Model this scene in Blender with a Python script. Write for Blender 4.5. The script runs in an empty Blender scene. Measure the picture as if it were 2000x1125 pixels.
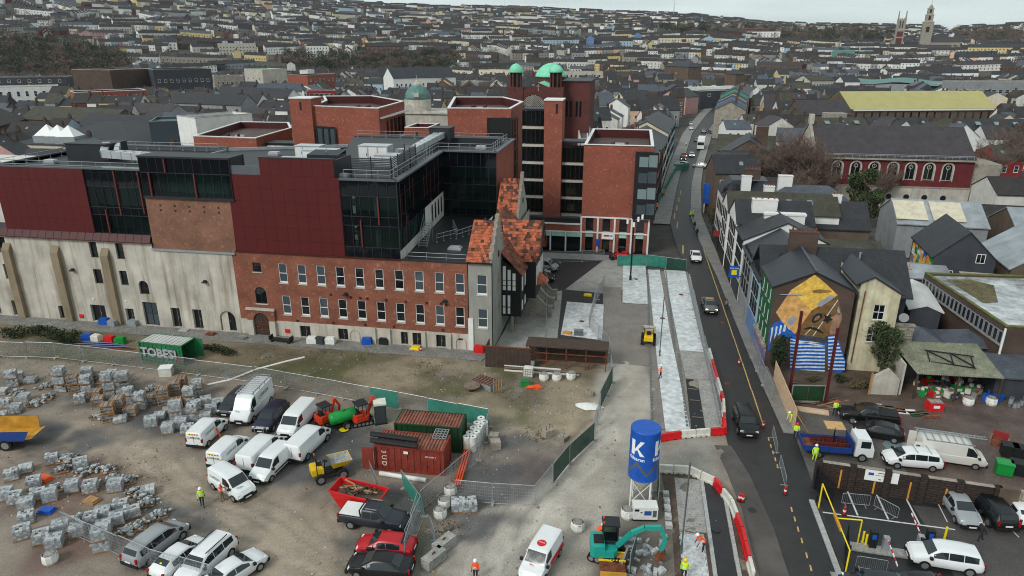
import bpy, bmesh, math, random, bisect
import numpy as np
from math import cos,sin,atan2,pi,hypot
from mathutils import Matrix, Vector
R=math.radians; random.seed(7); RNG=np.random.default_rng(7)
SC=bpy.context.scene; COL=SC.collection
# camera
CAMH=35.0; FPX=1333.0; PIT=R(19.6); YAW=R(10.0)
cam=bpy.data.cameras.new('camera'); camo=bpy.data.objects.new('camera',cam); COL.objects.link(camo)
camo.location=(0,0,CAMH); camo.rotation_euler=(R(90)-PIT,0,YAW)
cam.sensor_width=36.0; cam.lens=36.0*FPX/2000.0; cam.clip_start=0.5; cam.clip_end=30000
SC.camera=camo
# sky, sun, exposure
W=bpy.data.worlds.new('World'); SC.world=W; W.use_nodes=True
nt=W.node_tree; nt.nodes.clear()
def N(t,ty,**k):
 n=t.nodes.new(ty)
 for a,b in k.items(): setattr(n,a,b)
 return n
def I(n,k,v): n.inputs[k].default_value=v
SUN_EL,SUN_AZ=R(38),R(215)
sky=N(nt,'ShaderNodeTexSky',sky_type='NISHITA',sun_disc=False,sun_elevation=SUN_EL,sun_rotation=SUN_AZ,altitude=0,air_density=1.0,dust_density=1.0,ozone_density=1.5)
hs=N(nt,'ShaderNodeHueSaturation'); I(hs,'Saturation',0.28); I(hs,'Value',0.8)
tc=N(nt,'ShaderNodeTexCoord'); mp=N(nt,'ShaderNodeMapping'); I(mp,'Scale',(3.0,3.0,26.0))
cn=N(nt,'ShaderNodeTexNoise'); I(cn,'Scale',1.3); I(cn,'Detail',6)
cr=N(nt,'ShaderNodeMapRange'); I(cr,'From Min',.3); I(cr,'From Max',.72); I(cr,'To Min',.84); I(cr,'To Max',1.08)
mul=N(nt,'ShaderNodeMix',data_type='RGBA',blend_type='MULTIPLY'); I(mul,0,1)
tint=N(nt,'ShaderNodeMix',data_type='RGBA',blend_type='MULTIPLY'); I(tint,0,1); I(tint,7,(.93,1.0,1.0,1))
bg=N(nt,'ShaderNodeBackground'); I(bg,"Strength",0.15)
wo=N(nt,'ShaderNodeOutputWorld')
L=nt.links.new
L(sky.outputs[0],hs.inputs['Color']); L(tc.outputs['Generated'],mp.inputs['Vector']); L(mp.outputs[0],cn.inputs['Vector'])
ovc=N(nt,'ShaderNodeMix',data_type='RGBA'); I(ovc,0,.78); I(ovc,7,(3.5,3.75,3.8,1))
L(cn.outputs['Fac'],cr.inputs['Value']); L(hs.outputs[0],ovc.inputs[6]); L(ovc.outputs[2],mul.inputs[6]); L(cr.outputs[0],mul.inputs[7])
L(mul.outputs[2],tint.inputs[6]); L(tint.outputs[2],bg.inputs['Color']); L(bg.outputs[0],wo.inputs['Surface'])
sl=bpy.data.lights.new('sun','SUN'); sl.energy=1.35; sl.angle=R(16); sl.color=(1.0,.97,.93)
so=bpy.data.objects.new('sun',sl); COL.objects.link(so); so.location=(0,0,200)
so.rotation_euler=(R(90)-SUN_EL,0,-SUN_AZ+pi)
SC.view_settings.view_transform='Standard'; SC.view_settings.look='None'; SC.view_settings.gamma=1; SC.view_settings.exposure=0.5
SC.cycles.use_denoising=True; SC.cycles.max_bounces=6; SC.cycles.diffuse_bounces=3; SC.cycles.glossy_bounces=2; SC.cycles.transmission_bounces=2; SC.cycles.transparent_max_bounces=10
SC.cycles.filter_width=1.05; SC.cycles.caustics_reflective=False; SC.cycles.caustics_refractive=False; SC.cycles.sample_clamp_indirect=4
# pixel of the photograph -> point on a plane
_f=Vector((-sin(YAW)*cos(PIT),cos(YAW)*cos(PIT),-sin(PIT)))
_r=Vector((cos(YAW),sin(YAW),0)); _u=_r.cross(_f); _c=Vector((0,0,CAMH))
def ray(x,y): return _f*FPX+_r*(x-1000)-_u*(y-562.5)
def G(x,y,z=0.0):
 d=ray(x,y); return _c+d*((z-CAMH)/d.z)
def FY(x,y,Y):
 d=ray(x,y); return _c+d*(Y/d.y)
# materials
def lin(c):
 return tuple((v/12.92 if v<=.04045 else ((v+.055)/1.055)**2.4) for v in [x/255.0 for x in c])
MT={}
def mat(name,col,rough=.8,var=.12,scale=2.0,bump=0.0,metal=0.0,spec=.4,emit=0.0,fine=None,bscale=None,streak=0.0,scol=(70,62,48),alpha=1.0):
 if name in MT: return MT[name]
 m=bpy.data.materials.new(name); m.use_nodes=True; t=m.node_tree; b=t.nodes['Principled BSDF']
 c=lin(col); l=t.links.new
 I(b,'Roughness',rough); I(b,'Metallic',metal); I(b,'Specular IOR Level',spec)
 m.diffuse_color=(*c,1)
 geo=N(t,'ShaderNodeNewGeometry')
 out=None
 if var>0:
  n1=N(t,'ShaderNodeTexNoise'); I(n1,'Scale',scale); I(n1,'Detail',5); I(n1,'Roughness',.6)
  l(geo.outputs['Position'],n1.inputs['Vector'])
  r=N(t,'ShaderNodeValToRGB'); r.color_ramp.elements[0].position=.3; r.color_ramp.elements[1].position=.7
  r.color_ramp.elements[0].color=(*[v*(1-var*1.6) for v in c],1); r.color_ramp.elements[1].color=(*[min(1,v*(1+var*1.6)) for v in c],1)
  l(n1.outputs['Fac'],r.inputs[0]); out=r.outputs[0]
  if fine:
   n2=N(t,'ShaderNodeTexNoise'); I(n2,'Scale',fine); I(n2,'Detail',3)
   l(geo.outputs['Position'],n2.inputs['Vector'])
   mr=N(t,'ShaderNodeMapRange'); I(mr,'From Min',.3); I(mr,'From Max',.7); I(mr,'To Min',.72); I(mr,'To Max',1.28)
   l(n2.outputs['Fac'],mr.inputs['Value'])
   mx=N(t,'ShaderNodeMix',data_type='RGBA',blend_type='MULTIPLY'); I(mx,0,1)
   l(out,mx.inputs[6]); l(mr.outputs[0],mx.inputs[7]); out=mx.outputs[2]
  if streak:
   mp=N(t,'ShaderNodeMapping'); I(mp,'Scale',(1.1,1.1,.09))
   n3=N(t,'ShaderNodeTexNoise'); I(n3,'Scale',1.0); I(n3,'Detail',6); I(n3,'Roughness',.65)
   l(geo.outputs['Position'],mp.inputs['Vector']); l(mp.outputs[0],n3.inputs['Vector'])
   mr=N(t,'ShaderNodeMapRange'); I(mr,'From Min',.48); I(mr,'From Max',.72); I(mr,'To Max',streak)
   l(n3.outputs['Fac'],mr.inputs['Value'])
   mx=N(t,'ShaderNodeMix',data_type='RGBA'); I(mx,7,(*lin(scol),1))
   l(mr.outputs[0],mx.inputs[0]); l(out,mx.inputs[6]); out=mx.outputs[2]
  l(out,b.inputs['Base Color'])
 else: I(b,'Base Color',(*c,1))
 if bump:
  n4=N(t,'ShaderNodeTexNoise'); I(n4,'Scale',bscale or 12); I(n4,'Detail',4)
  l(geo.outputs['Position'],n4.inputs['Vector'])
  bp=N(t,'ShaderNodeBump'); I(bp,'Strength',bump); I(bp,'Distance',.05)
  l(n4.outputs['Fac'],bp.inputs['Height']); l(bp.outputs[0],b.inputs['Normal'])
 if emit: I(b,'Emission Color',(*c,1)); I(b,'Emission Strength',emit)
 if alpha<1: I(b,'Alpha',alpha)
 MT[name]=m; return m
def brickmat(name,c1,c2,mortar,scale=1.0,var=.25,streak=0,rough=.85):
 m=bpy.data.materials.new(name); m.use_nodes=True; t=m.node_tree; b=t.nodes['Principled BSDF']; l=t.links.new
 geo=N(t,'ShaderNodeNewGeometry'); sp=N(t,'ShaderNodeSeparateXYZ'); cb=N(t,'ShaderNodeCombineXYZ'); ad=N(t,'ShaderNodeMath',operation='ADD')
 l(geo.outputs['Position'],sp.inputs[0]); l(sp.outputs[0],ad.inputs[0]); l(sp.outputs[1],ad.inputs[1]); l(ad.outputs[0],cb.inputs[0]); l(sp.outputs[2],cb.inputs[1])
 br=N(t,'ShaderNodeTexBrick'); I(br,'Scale',scale); I(br,'Mortar Size',.012); I(br,'Brick Width',.225); I(br,'Row Height',.075)
 I(br,'Color1',(*lin(c1),1)); I(br,'Color2',(*lin(c2),1)); I(br,'Mortar',(*lin(mortar),1))
 l(cb.outputs[0],br.inputs['Vector'])
 n1=N(t,'ShaderNodeTexNoise'); I(n1,'Scale',.35); I(n1,'Detail',7); I(n1,'Roughness',.62)
 mp=N(t,'ShaderNodeMapping'); I(mp,'Scale',(1,1,1.6)); l(geo.outputs['Position'],mp.inputs['Vector']); l(mp.outputs[0],n1.inputs['Vector'])
 mr=N(t,'ShaderNodeMapRange'); I(mr,'From Min',.3); I(mr,'From Max',.7); I(mr,'To Min',1-var); I(mr,'To Max',1+var)
 l(n1.outputs['Fac'],mr.inputs['Value'])
 mx=N(t,'ShaderNodeMix',data_type='RGBA',blend_type='MULTIPLY'); I(mx,0,1); l(br.outputs['Color'],mx.inputs[6]); l(mr.outputs[0],mx.inputs[7]); out=mx.outputs[2]
 n2=N(t,'ShaderNodeTexNoise'); I(n2,'Scale',2.2); I(n2,'Detail',4); l(geo.outputs['Position'],n2.inputs['Vector'])
 m2=N(t,'ShaderNodeMapRange'); I(m2,'From Min',.58); I(m2,'From Max',.8); I(m2,'To Max',.35 if streak else .12)
 l(n2.outputs['Fac'],m2.inputs['Value'])
 mx2=N(t,'ShaderNodeMix',data_type='RGBA'); I(mx2,7,(*lin((205,185,172) if streak!=2 else (60,52,46)),1)); l(m2.outputs[0],mx2.inputs[0]); l(out,mx2.inputs[6])
 l(mx2.outputs[2],b.inputs['Base Color']); I(b,'Roughness',rough); I(b,'Specular IOR Level',.3)
 bp=N(t,'ShaderNodeBump'); I(bp,'Strength',.25); I(bp,'Distance',.02); l(br.outputs['Fac'],bp.inputs['Height']); bp.invert=True; l(bp.outputs[0],b.inputs['Normal'])
 m.diffuse_color=(*lin(c1),1); MT[name]=m; return m
def glassmat(name,col,trans=.0,rough=.04,spec=.6,tintc=(120,150,148)):
 m=bpy.data.materials.new(name); m.use_nodes=True; t=m.node_tree; b=t.nodes['Principled BSDF']; l=t.links.new
 I(b,'Base Color',(*lin(col),1)); I(b,'Roughness',rough); I(b,'Specular IOR Level',spec)
 geo=N(t,'ShaderNodeNewGeometry'); n1=N(t,'ShaderNodeTexNoise'); I(n1,'Scale',.9); I(n1,'Detail',1); l(geo.outputs['Position'],n1.inputs['Vector'])
 bp=N(t,'ShaderNodeBump'); I(bp,'Strength',.06); I(bp,'Distance',.1); l(n1.outputs['Fac'],bp.inputs['Height']); l(bp.outputs[0],b.inputs['Normal'])
 if trans>0:
  tr=N(t,'ShaderNodeBsdfTransparent'); I(tr,0,(*lin(tintc),1)); mx=N(t,'ShaderNodeMixShader'); I(mx,0,trans)
  l(b.outputs[0],mx.inputs[1]); l(tr.outputs[0],mx.inputs[2]); l(mx.outputs[0],t.nodes['Material Output'].inputs['Surface'])
 m.diffuse_color=(*lin(col),1); MT[name]=m; return m
# mesh and object helpers
class MB:
 def __init__(s): s.v=[]; s.f=[]; s.m=[]; s.M=None
 def _a(s,pts):
  n=len(s.v)
  if s.M is not None: pts=[tuple(s.M@Vector(p)) for p in pts]
  s.v.extend([tuple(p) for p in pts]); return n
 def poly(s,pts,m=0): n=s._a(pts); s.f.append(tuple(range(n,n+len(pts)))); s.m.append(m); return s
 def box(s,x0,y0,z0,x1,y1,z1,m=0):
  n=s._a([(x0,y0,z0),(x1,y0,z0),(x1,y1,z0),(x0,y1,z0),(x0,y0,z1),(x1,y0,z1),(x1,y1,z1),(x0,y1,z1)])
  for q in ((0,3,2,1),(4,5,6,7),(0,1,5,4),(1,2,6,5),(2,3,7,6),(3,0,4,7)): s.f.append(tuple(n+i for i in q)); s.m.append(m)
  return s
 def prism(s,poly,z0,z1,m=0,mt=None):
  k=len(poly); a=sum(poly[i][0]*poly[(i+1)%k][1]-poly[(i+1)%k][0]*poly[i][1] for i in range(k))
  if a<0: poly=poly[::-1]
  n=s._a([(p[0],p[1],z0) for p in poly]+[(p[0],p[1],z1) for p in poly])
  for i in range(k): s.f.append((n+i,n+(i+1)%k,n+k+(i+1)%k,n+k+i)); s.m.append(m)
  s.f.append(tuple(n+k+i for i in range(k))); s.m.append(m if mt is None else mt)
  s.f.append(tuple(n+k-1-i for i in range(k))); s.m.append(m); return s
 def tube(s,p0,p1,r0,r1=None,n=6,m=0,caps=True):
  p0=Vector(p0); p1=Vector(p1); r1=r0 if r1 is None else r1; d=(p1-p0)
  if d.length<1e-6: return s
  d.normalize(); a=d.cross(Vector((0,0,1)) if abs(d.z)<.9 else Vector((1,0,0))).normalized(); b=d.cross(a)
  ring=[(cos(2*pi*i/n),sin(2*pi*i/n)) for i in range(n)]
  k=s._a([p0+(a*c+b*e)*r0 for c,e in ring]+[p1+(a*c+b*e)*r1 for c,e in ring])
  for i in range(n): s.f.append((k+i,k+n+i,k+n+(i+1)%n,k+(i+1)%n)); s.m.append(m)
  if caps: s.f.append(tuple(k+i for i in range(n))); s.m.append(m); s.f.append(tuple(k+2*n-1-i for i in range(n))); s.m.append(m)
  return s
 def path(s,pts,r,n=5,m=0):
  for a,b in zip(pts,pts[1:]): s.tube(a,b,r,n=n,m=m)
  return s
 def bar(s,p0,p1,w,h,m=0):
  p0=Vector(p0); p1=Vector(p1); d=(p1-p0).normalized(); a=d.cross(Vector((0,0,1)) if abs(d.z)<.95 else Vector((1,0,0))).normalized()*(w/2); b=a.cross(d).normalized()*(h/2)
  k=s._a([p0-a-b,p0+a-b,p0+a+b,p0-a+b,p1-a-b,p1+a-b,p1+a+b,p1-a+b])
  for q in ((0,1,2,3),(7,6,5,4),(4,5,1,0),(5,6,2,1),(6,7,3,2),(7,4,0,3)): s.f.append(tuple(k+i for i in q)); s.m.append(m)
  return s
 def lathe(s,prof,n=16,c=(0,0,0),m=0,ms=None,a0=0,a1=2*pi,caps=True):
  full=abs(a1-a0-2*pi)<1e-6; nn_=n if full else n+1
  k=s._a([(c[0]+r*cos(a0+(a1-a0)*i/n),c[1]+r*sin(a0+(a1-a0)*i/n),c[2]+z) for r,z in prof for i in range(nn_)])
  for j in range(len(prof)-1):
   for i in range(n):
    i2=(i+1)%nn_; s.f.append((k+j*nn_+i,k+j*nn_+i2,k+(j+1)*nn_+i2,k+(j+1)*nn_+i)); s.m.append(m if ms is None else ms[j])
  if full and caps:
   if prof[0][0]>1e-4: s.f.append(tuple(k+nn_-1-i for i in range(nn_))); s.m.append(m if ms is None else ms[0])
   if prof[-1][0]>1e-4: s.f.append(tuple(k+(len(prof)-1)*nn_+i for i in range(nn_))); s.m.append(m if ms is None else ms[-1])
  return s
 def blob(s,c,r,seed=0,m=0,n=7,jit=.25,flat=1.0):
  rg=random.Random(seed); k=s._a([(c[0],c[1],c[2]-r[2]*flat)]+[(c[0]+r[0]*sin(pi*j/4)*cos(2*pi*i/n)*(1+rg.uniform(-jit,jit)),c[1]+r[1]*sin(pi*j/4)*sin(2*pi*i/n)*(1+rg.uniform(-jit,jit)),c[2]-r[2]*cos(pi*j/4)*(flat if j<2 else 1)*(1+rg.uniform(-jit,jit)*.5)) for j in (1,2,3) for i in range(n)]+[(c[0],c[1],c[2]+r[2])])
  for i in range(n):
   i2=(i+1)%n; s.f.append((k,k+1+i2,k+1+i)); s.m.append(m)
   for j in (0,1): s.f.append((k+1+j*n+i,k+1+j*n+i2,k+1+(j+1)*n+i2,k+1+(j+1)*n+i)); s.m.append(m)
   s.f.append((k+1+2*n+i,k+1+2*n+i2,k+1+3*n)); s.m.append(m)
  return s
 def mesh(s,name,mats,smooth=False):
  me=bpy.data.meshes.new(name); me.from_pydata(s.v,[],s.f)
  for q in (mats if isinstance(mats,(list,tuple)) else [mats]): me.materials.append(MT[q] if isinstance(q,str) else q)
  if s.m and max(s.m)>0: me.polygons.foreach_set('material_index',s.m)
  if smooth: me.polygons.foreach_set('use_smooth',[True]*len(s.f))
  me.update(); return me
 def bd(s,name,mats,parent=None,loc=(0,0,0),rz=0,smooth=False): return link(name,s.mesh(name,mats,smooth),parent,loc,rz)
def link(name,me,parent=None,loc=(0,0,0),rz=0,sc=None,rot=None):
 o=bpy.data.objects.new(name,me); COL.objects.link(o); o.location=loc
 o.rotation_euler=rot if rot else (0,0,rz)
 if sc: o.scale=sc
 if parent is not None: o.parent=parent
 return o
def tag(o,label=None,cat=None,group=None,kind=None):
 if label: o['label']=label
 if cat: o['category']=cat
 if group: o['group']=group
 if kind: o['kind']=kind
 return o
def thing(name,label,cat,loc=(0,0,0),rz=0,group=None): return tag(link(name,None,None,loc,rz),label,cat,group)
def struct(o): o['kind']='structure'; return o
MC={}
def boxmesh(m):
 m=MT[m] if isinstance(m,str) else m
 k=('box',m.name)
 if k not in MC: MC[k]=MB().box(-.5,-.5,-.5,.5,.5,.5).mesh('box',m)
 return MC[k]
def pbox(name,m,parent,x0,y0,z0,x1,y1,z1,rz=0):
 return link(name,boxmesh(m),parent,((x0+x1)/2,(y0+y1)/2,(z0+z1)/2),rz,(x1-x0,y1-y0,z1-z0))
# the materials used
mat('asphalt',(50,47,47),.55,.12,.6,.15,fine=9,bscale=30)
mat('asphalt_new',(43,43,45),.5,.12,.8,.12,fine=14,bscale=40)
mat('concrete',(150,148,143),.6,.13,.7,.06,fine=6)
mat('concrete_wet',(200,203,203),.3,.1,.25,.03,fine=1.5,spec=.55)
mat('kerbstone',(168,168,166),.6,.1,2,.05,fine=14)
mat('slab',(188,190,190),.42,.07,.8,.03,fine=5)
mat('paving',(128,126,122),.6,.14,.6,.08,fine=7)
mat('white_line',(205,204,198),.7,.1,4)
mat('yellow_line',(190,160,95),.75,.15,4)
mat('earth',(86,72,62),.9,.2,.6,.3,fine=8)
mat('render_white',(186,180,168),.85,.17,.3,.05,streak=.8,scol=(116,98,74))
mat('render_pier',(136,122,100),.85,.14,.3,.06,streak=.5,scol=(92,78,58))
mat('render_grey',(150,150,142),.85,.08,.6,.06,streak=.3,scol=(96,92,82))
mat('plinth',(190,182,168),.85,.1,.6,.1,streak=.55,scol=(110,96,76))
brickmat('brick_old',(138,66,42),(112,54,38),(140,105,88),1,.3,1)
brickmat('brick_buff',(132,82,60),(110,72,56),(138,110,94),1,.28,1)
brickmat('brick_new',(150,74,56),(130,62,48),(146,96,80),1,.16,1)
brickmat('brick_dark',(92,42,38),(78,36,34),(100,66,60),1,.18)
brickmat('brick_brown',(84,64,56),(70,54,48),(92,80,72),1,.25,2)
brickmat('block_wall',(66,54,48),(56,46,42),(40,34,32),.33,.2,2)
mat('red_clad',(84,21,20),.5,.06,.4,spec=.35); mat('red_trim',(70,20,20),.55,.08,1)
mat('red_fin',(98,42,38),.6,.1,1)
mat('dark_metal',(38,40,44),.5,.1,1); mat('black_metal',(22,23,25),.5,.1,1); mat('louvre',(88,92,96),.5,.08,1)
mat('roof_felt',(34,35,38),.5,.13,.35,.05,fine=4); mat('roof_grey',(92,92,94),.6,.13,.3,.05,fine=3)
mat('roof_brown',(84,66,62),.7,.15,.4,fine=3)
mat('galv',(158,163,166),.4,.1,2,metal=.35); mat('duct',(190,194,196),.35,.06,1,metal=.3)
mat('white_paint',(222,222,218),.6,.04,2); mat('white_upvc',(226,226,224),.4,.02,2)
mat('cream',(204,195,172),.8,.08,.8,streak=.25); mat('offwhite',(206,204,196),.8,.08,.6,streak=.3,scol=(120,112,98))
mat('white_wall',(224,224,220),.8,.06,.5,streak=.2,scol=(140,134,124))
mat('stone',(150,142,130),.85,.16,.7,.15,fine=5,streak=.3); mat('stone_pale',(184,178,166),.8,.12,.6,.08,streak=.3)
mat('blue_wall',(96,126,168),.8,.08,.6); mat('paleblue_wall',(158,178,190),.8,.08,.6); mat('teal_wall',(80,138,128),.8,.08,.6)
mat('pink_wall',(190,150,146),.8,.08,.6); mat('peach_wall',(214,176,150),.8,.08,.6); mat('yellow_wall',(206,186,132),.8,.08,.6)
mat('red_wall',(140,40,40),.8,.1,.6); mat('orange_wall',(206,140,50),.8,.1,.6); mat('green_wall',(16,84,50),.8,.12,.6); mat('mint_wall',(136,178,158),.8,.08,.6)
mat('grey_wall',(140,142,144),.8,.1,.6,streak=.25); mat('dark_wall',(58,60,66),.75,.12,.6); mat('brown_wall',(96,82,70),.85,.15,.6,streak=.3)
mat('purple_wall',(120,108,150),.8,.1,.6)
mat('slate',(44,45,49),.55,.16,.7,.25,fine=5,bscale=7); mat('slate_brown',(47,43,41),.7,.2,.7,.25,fine=5,bscale=7); mat('slate_moss',(64,63,52),.75,.2,.6,.25,fine=5,bscale=7)
mat('slate_new',(40,43,50),.45,.06,.5,.1,fine=9); mat('slate_blue',(74,79,88),.5,.14,.7,.2,fine=5); mat('slate_purple',(60,54,57),.6,.16,.6,.2,fine=5)
mat('tile_orange',(172,92,62),.75,.3,1.6,.15,fine=11); mat('tile_brown',(122,70,52),.8,.25,1.2,.15,fine=9); mat('tile_moss',(70,52,44),.9,.3,3)
mat('copper',(126,206,172),.6,.1,.6); mat('copper_dark',(88,124,118),.6,.22,.8)
mat('yellow_roof',(170,162,106),.6,.05,.3); mat('metal_roof',(150,156,160),.35,.16,.5,metal=.2); mat('tin_roof',(120,122,104),.55,.2,.8,fine=4)
mat('membrane',(206,206,202),.5,.1,.4)
mat('timber',(168,128,88),.8,.15,2,fine=20); mat('timber_pale',(206,176,146),.75,.1,2); mat('timber_dark',(70,56,48),.85,.18,1.5,fine=12); mat('timber_old',(120,104,90),.85,.18,2,fine=14); mat('plywood',(200,158,110),.7,.1,1.4)
mat('rust',(112,62,40),.85,.3,2,.1,fine=8); mat('rust_red',(128,50,38),.75,.14,.8,fine=6,streak=.25,scol=(86,46,36)); mat('rust_roof',(132,82,66),.75,.28,.8,fine=5)
mat('cont_green',(34,116,72),.6,.14,.8,streak=.3,scol=(90,70,50)); mat('cont_dkgreen',(26,60,34),.6,.14,.8)
mat('teal_net',(40,130,112),.8,.15,1.5,alpha=.86); mat('green_net',(26,70,56),.85,.15,1.5,alpha=.9); mat('wire',(136,140,142),.5,.05,2,alpha=.16)
mat('orange_plastic',(230,84,30),.5,.08,2); mat('red_plastic',(206,30,34),.45,.1,2); mat('white_plastic',(214,212,200),.5,.12,1.6); mat('blue_plastic',(24,84,176),.45,.1,2); mat('green_plastic',(20,140,60),.4,.1,2); mat('yellow_plastic',(236,210,30),.45,.06,2); mat('black_plastic',(26,27,28),.55,.1,2)
mat('hivis_yellow',(200,240,30),.7,.06,3); mat('hivis_orange',(250,90,30),.7,.06,3); mat('skin',(196,146,120),.6,.06,4); mat('dark_cloth',(38,40,48),.9,.1,4); mat('tan_cloth',(120,110,90),.9,.1,4); mat('helmet_white',(235,235,232),.35,.02,3); mat('helmet_red',(220,40,30),.35,.02,3); mat('helmet_yellow',(240,200,40),.35,.02,3); mat('hair',(60,46,38),.9,.1,5)
mat('rubber',(24,24,25),.85,.12,3); mat('rim',(150,152,154),.35,.05,3,metal=.5); mat('plate',(225,225,220),.5,.02,3); mat('headlight',(226,230,232),.12,.02,3,spec=.8); mat('lit_headlight',(255,240,200),.2,.0,emit=4); mat('taillight',(150,20,22),.25,.05,3)
mat('pallet_wood',(150,116,84),.85,.2,3,fine=20); mat('sett',(140,144,147),.7,.16,3,.1,fine=12); mat('sett_pale',(178,180,180),.65,.14,3,.08,fine=12); mat('sett_dark',(104,110,112),.75,.18,3,.1,fine=12); mat('wrap',(206,212,216),.3,.08,2,alpha=.2);
mat('bag_white',(222,222,216),.8,.08,3); mat('rubble',(140,136,130),.9,.22,3,.2,fine=8); mat('brick_rubble',(140,86,66),.9,.25,3,fine=8)
mat('foliage',(58,72,38),.8,.35,.7,fine=3); mat('foliage_dark',(36,52,32),.85,.35,.7,fine=3); mat('foliage_far',(62,66,50),.9,.3,.05,fine=.4); mat('twig',(112,92,84),.9,.25,.5,fine=2); mat('bark',(116,104,92),.9,.2,3); mat('grass',(74,80,44),.9,.3,.6,fine=3); mat('bramble',(52,62,36),.9,.35,1,fine=4); mat('scrub',(96,88,60),.9,.3,1,fine=4)
mat('far_ground',(72,70,66),.9,.2,.03,fine=.3)
glassmat('glass',(20,24,28)); glassmat('glass_dim',(66,76,82),rough=.08); glassmat('glass_pale',(120,136,138),rough=.1); glassmat('glass_far',(40,46,52),rough=.15)
glassmat('curtain',(8,14,20),.6,.05,.45,(200,226,220)); glassmat('curtain_dark',(8,13,20),.1,.05,.4); glassmat('lobby',(20,24,26),.35,.06,.4,(200,205,200)); glassmat('car_glass',(30,38,42),0,.06,.7)
mat('interior_mint',(160,200,188),.8,.1,.6); mat('interior_grey',(120,120,116),.8,.15,.8); mat('interior_lit',(214,206,170),.8,.1,.6,emit=.25); mat('shop_red',(190,40,44),.7,.1,1); mat('shop_blue',(40,80,150),.7,.1,1)
# walls, windows, buildings
def wall(parent,name,mats,o,ang,W_,z0,z1,ops=(),dep=.22,m=0,mr=None,extra=None):
 b=MB(); us=sorted({0,W_}|{q for p in ops for q in p[:2]}); zs=sorted({z0,z1}|{q for p in ops for q in p[2:4]})
 for i in range(len(us)-1):
  for j in range(len(zs)-1):
   cu=(us[i]+us[i+1])/2; cz=(zs[j]+zs[j+1])/2
   if not any(p[0]<cu<p[1] and p[2]<cz<p[3] for p in ops):
    b.poly([(us[i],0,zs[j]),(us[i+1],0,zs[j]),(us[i+1],0,zs[j+1]),(us[i],0,zs[j+1])],m)
 mr=m if mr is None else mr
 for p in ops:
  u0,u1,a,c=p[:4]; h=(u1-u0)/2
  if len(p)>4 and p[4]:
   s=c-h; cc=(u0+u1)/2; N=6; arc=[(cc+h*cos(pi*k/(2*N)),s+h*sin(pi*k/(2*N))) for k in range(N+1)]
   for sg in (1,-1):
    q=[(cc+sg*(x-cc),0,z) for x,z in arc]; cor=(cc+sg*h,0,c)
    for k in range(N):
     t=[q[k],q[k+1],cor]; b.poly(t if sg<0 else t[::-1],m)
     w=[q[k],q[k+1],(q[k+1][0],dep,q[k+1][2]),(q[k][0],dep,q[k][2])]; b.poly(w if sg>0 else w[::-1],mr)
   top=s
  else:
   top=c; b.poly([(u0,0,c),(u1,0,c),(u1,dep,c),(u0,dep,c)],mr)
  b.poly([(u0,0,a),(u0,0,top),(u0,dep,top),(u0,dep,a)],mr); b.poly([(u1,0,top),(u1,0,a),(u1,dep,a),(u1,dep,top)],mr)
  b.poly([(u0,dep,a),(u1,dep,a),(u1,0,a),(u0,0,a)],mr)
 if extra: extra(b)
 return b.bd(name,mats,parent,(o[0],o[1],0),ang)
def archpts(w,h,r=0.0,N=10):
 R_=w/2-r; s=h-w/2; return [(r,r),(w-r,r)]+[(w/2+R_*cos(pi*k/N),s+R_*sin(pi*k/N)) for k in range(N+1)]
def winmeshes(kind,w,h,fm,gm):
 k=(kind,round(w,2),round(h,2),fm.name,gm.name)
 if k in MC: return MC[k]
 f=MB(); g=MB(); t=.075
 if kind=='arch':
  a=archpts(w,h); b_=archpts(w,h,t); n=len(a)
  for i in range(n):
   j=(i+1)%n; f.poly([(a[i][0],.1,a[i][1]),(a[j][0],.1,a[j][1]),(b_[j][0],.1,b_[j][1]),(b_[i][0],.1,b_[i][1])])
  g.poly([(x,.13,z) for x,z in b_])
  f.box(w/2-.03,.09,0,w/2+.03,.12,h-.02)
 elif kind=='door':
  f.box(0,.1,0,w,.16,h); g.box(w/2-.015,.085,0.05,w/2+.015,.1,h-.05); g.box(w/2+.08,.06,h*.42,w/2+.12,.1,h*.52)
 else:
  f.box(0,.06,0,t,.14,h); f.box(w-t,.06,0,w,.14,h); f.box(t,.06,h-t,w-t,.14,h); f.box(t,.06,0,w-t,.14,t*(2.6 if kind=='sash' else 1))
  if kind in('sash','grid'): f.box(t,.065,h*.5-.035,w-t,.13,h*.5+.035)
  if kind in('grid','pair'): f.box(w/2-.025,.07,t,w/2+.025,.125,h-t)
  g.poly([(t*.5,.12,t*.5),(w-t*.5,.12,t*.5),(w-t*.5,.12,h-t*.5),(t*.5,.12,h-t*.5)])
 s=MB().box(-.09,-.09,-.13,w+.09,.1,-.005)
 MC[k]=(f.mesh('window',fm),g.mesh('pane',gm),s.mesh('sill',MT['stone_pale'])); return MC[k]
def window(parent,o,ang,u,z,w,h,kind='sash',fm='white_upvc',gm='glass',sill=True,off=0.0,name='window'):
 a,b,c=winmeshes(kind,w,h,MT[fm],MT[gm]); ca,sa=cos(ang),sin(ang)
 q=link(name,a,parent,(o[0]+ca*u-sa*off,o[1]+sa*u+ca*off,z),ang)
 link('pane' if kind!='door' else 'handle',b,q)
 if sill: link('sill',c,q)
 return q
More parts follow.
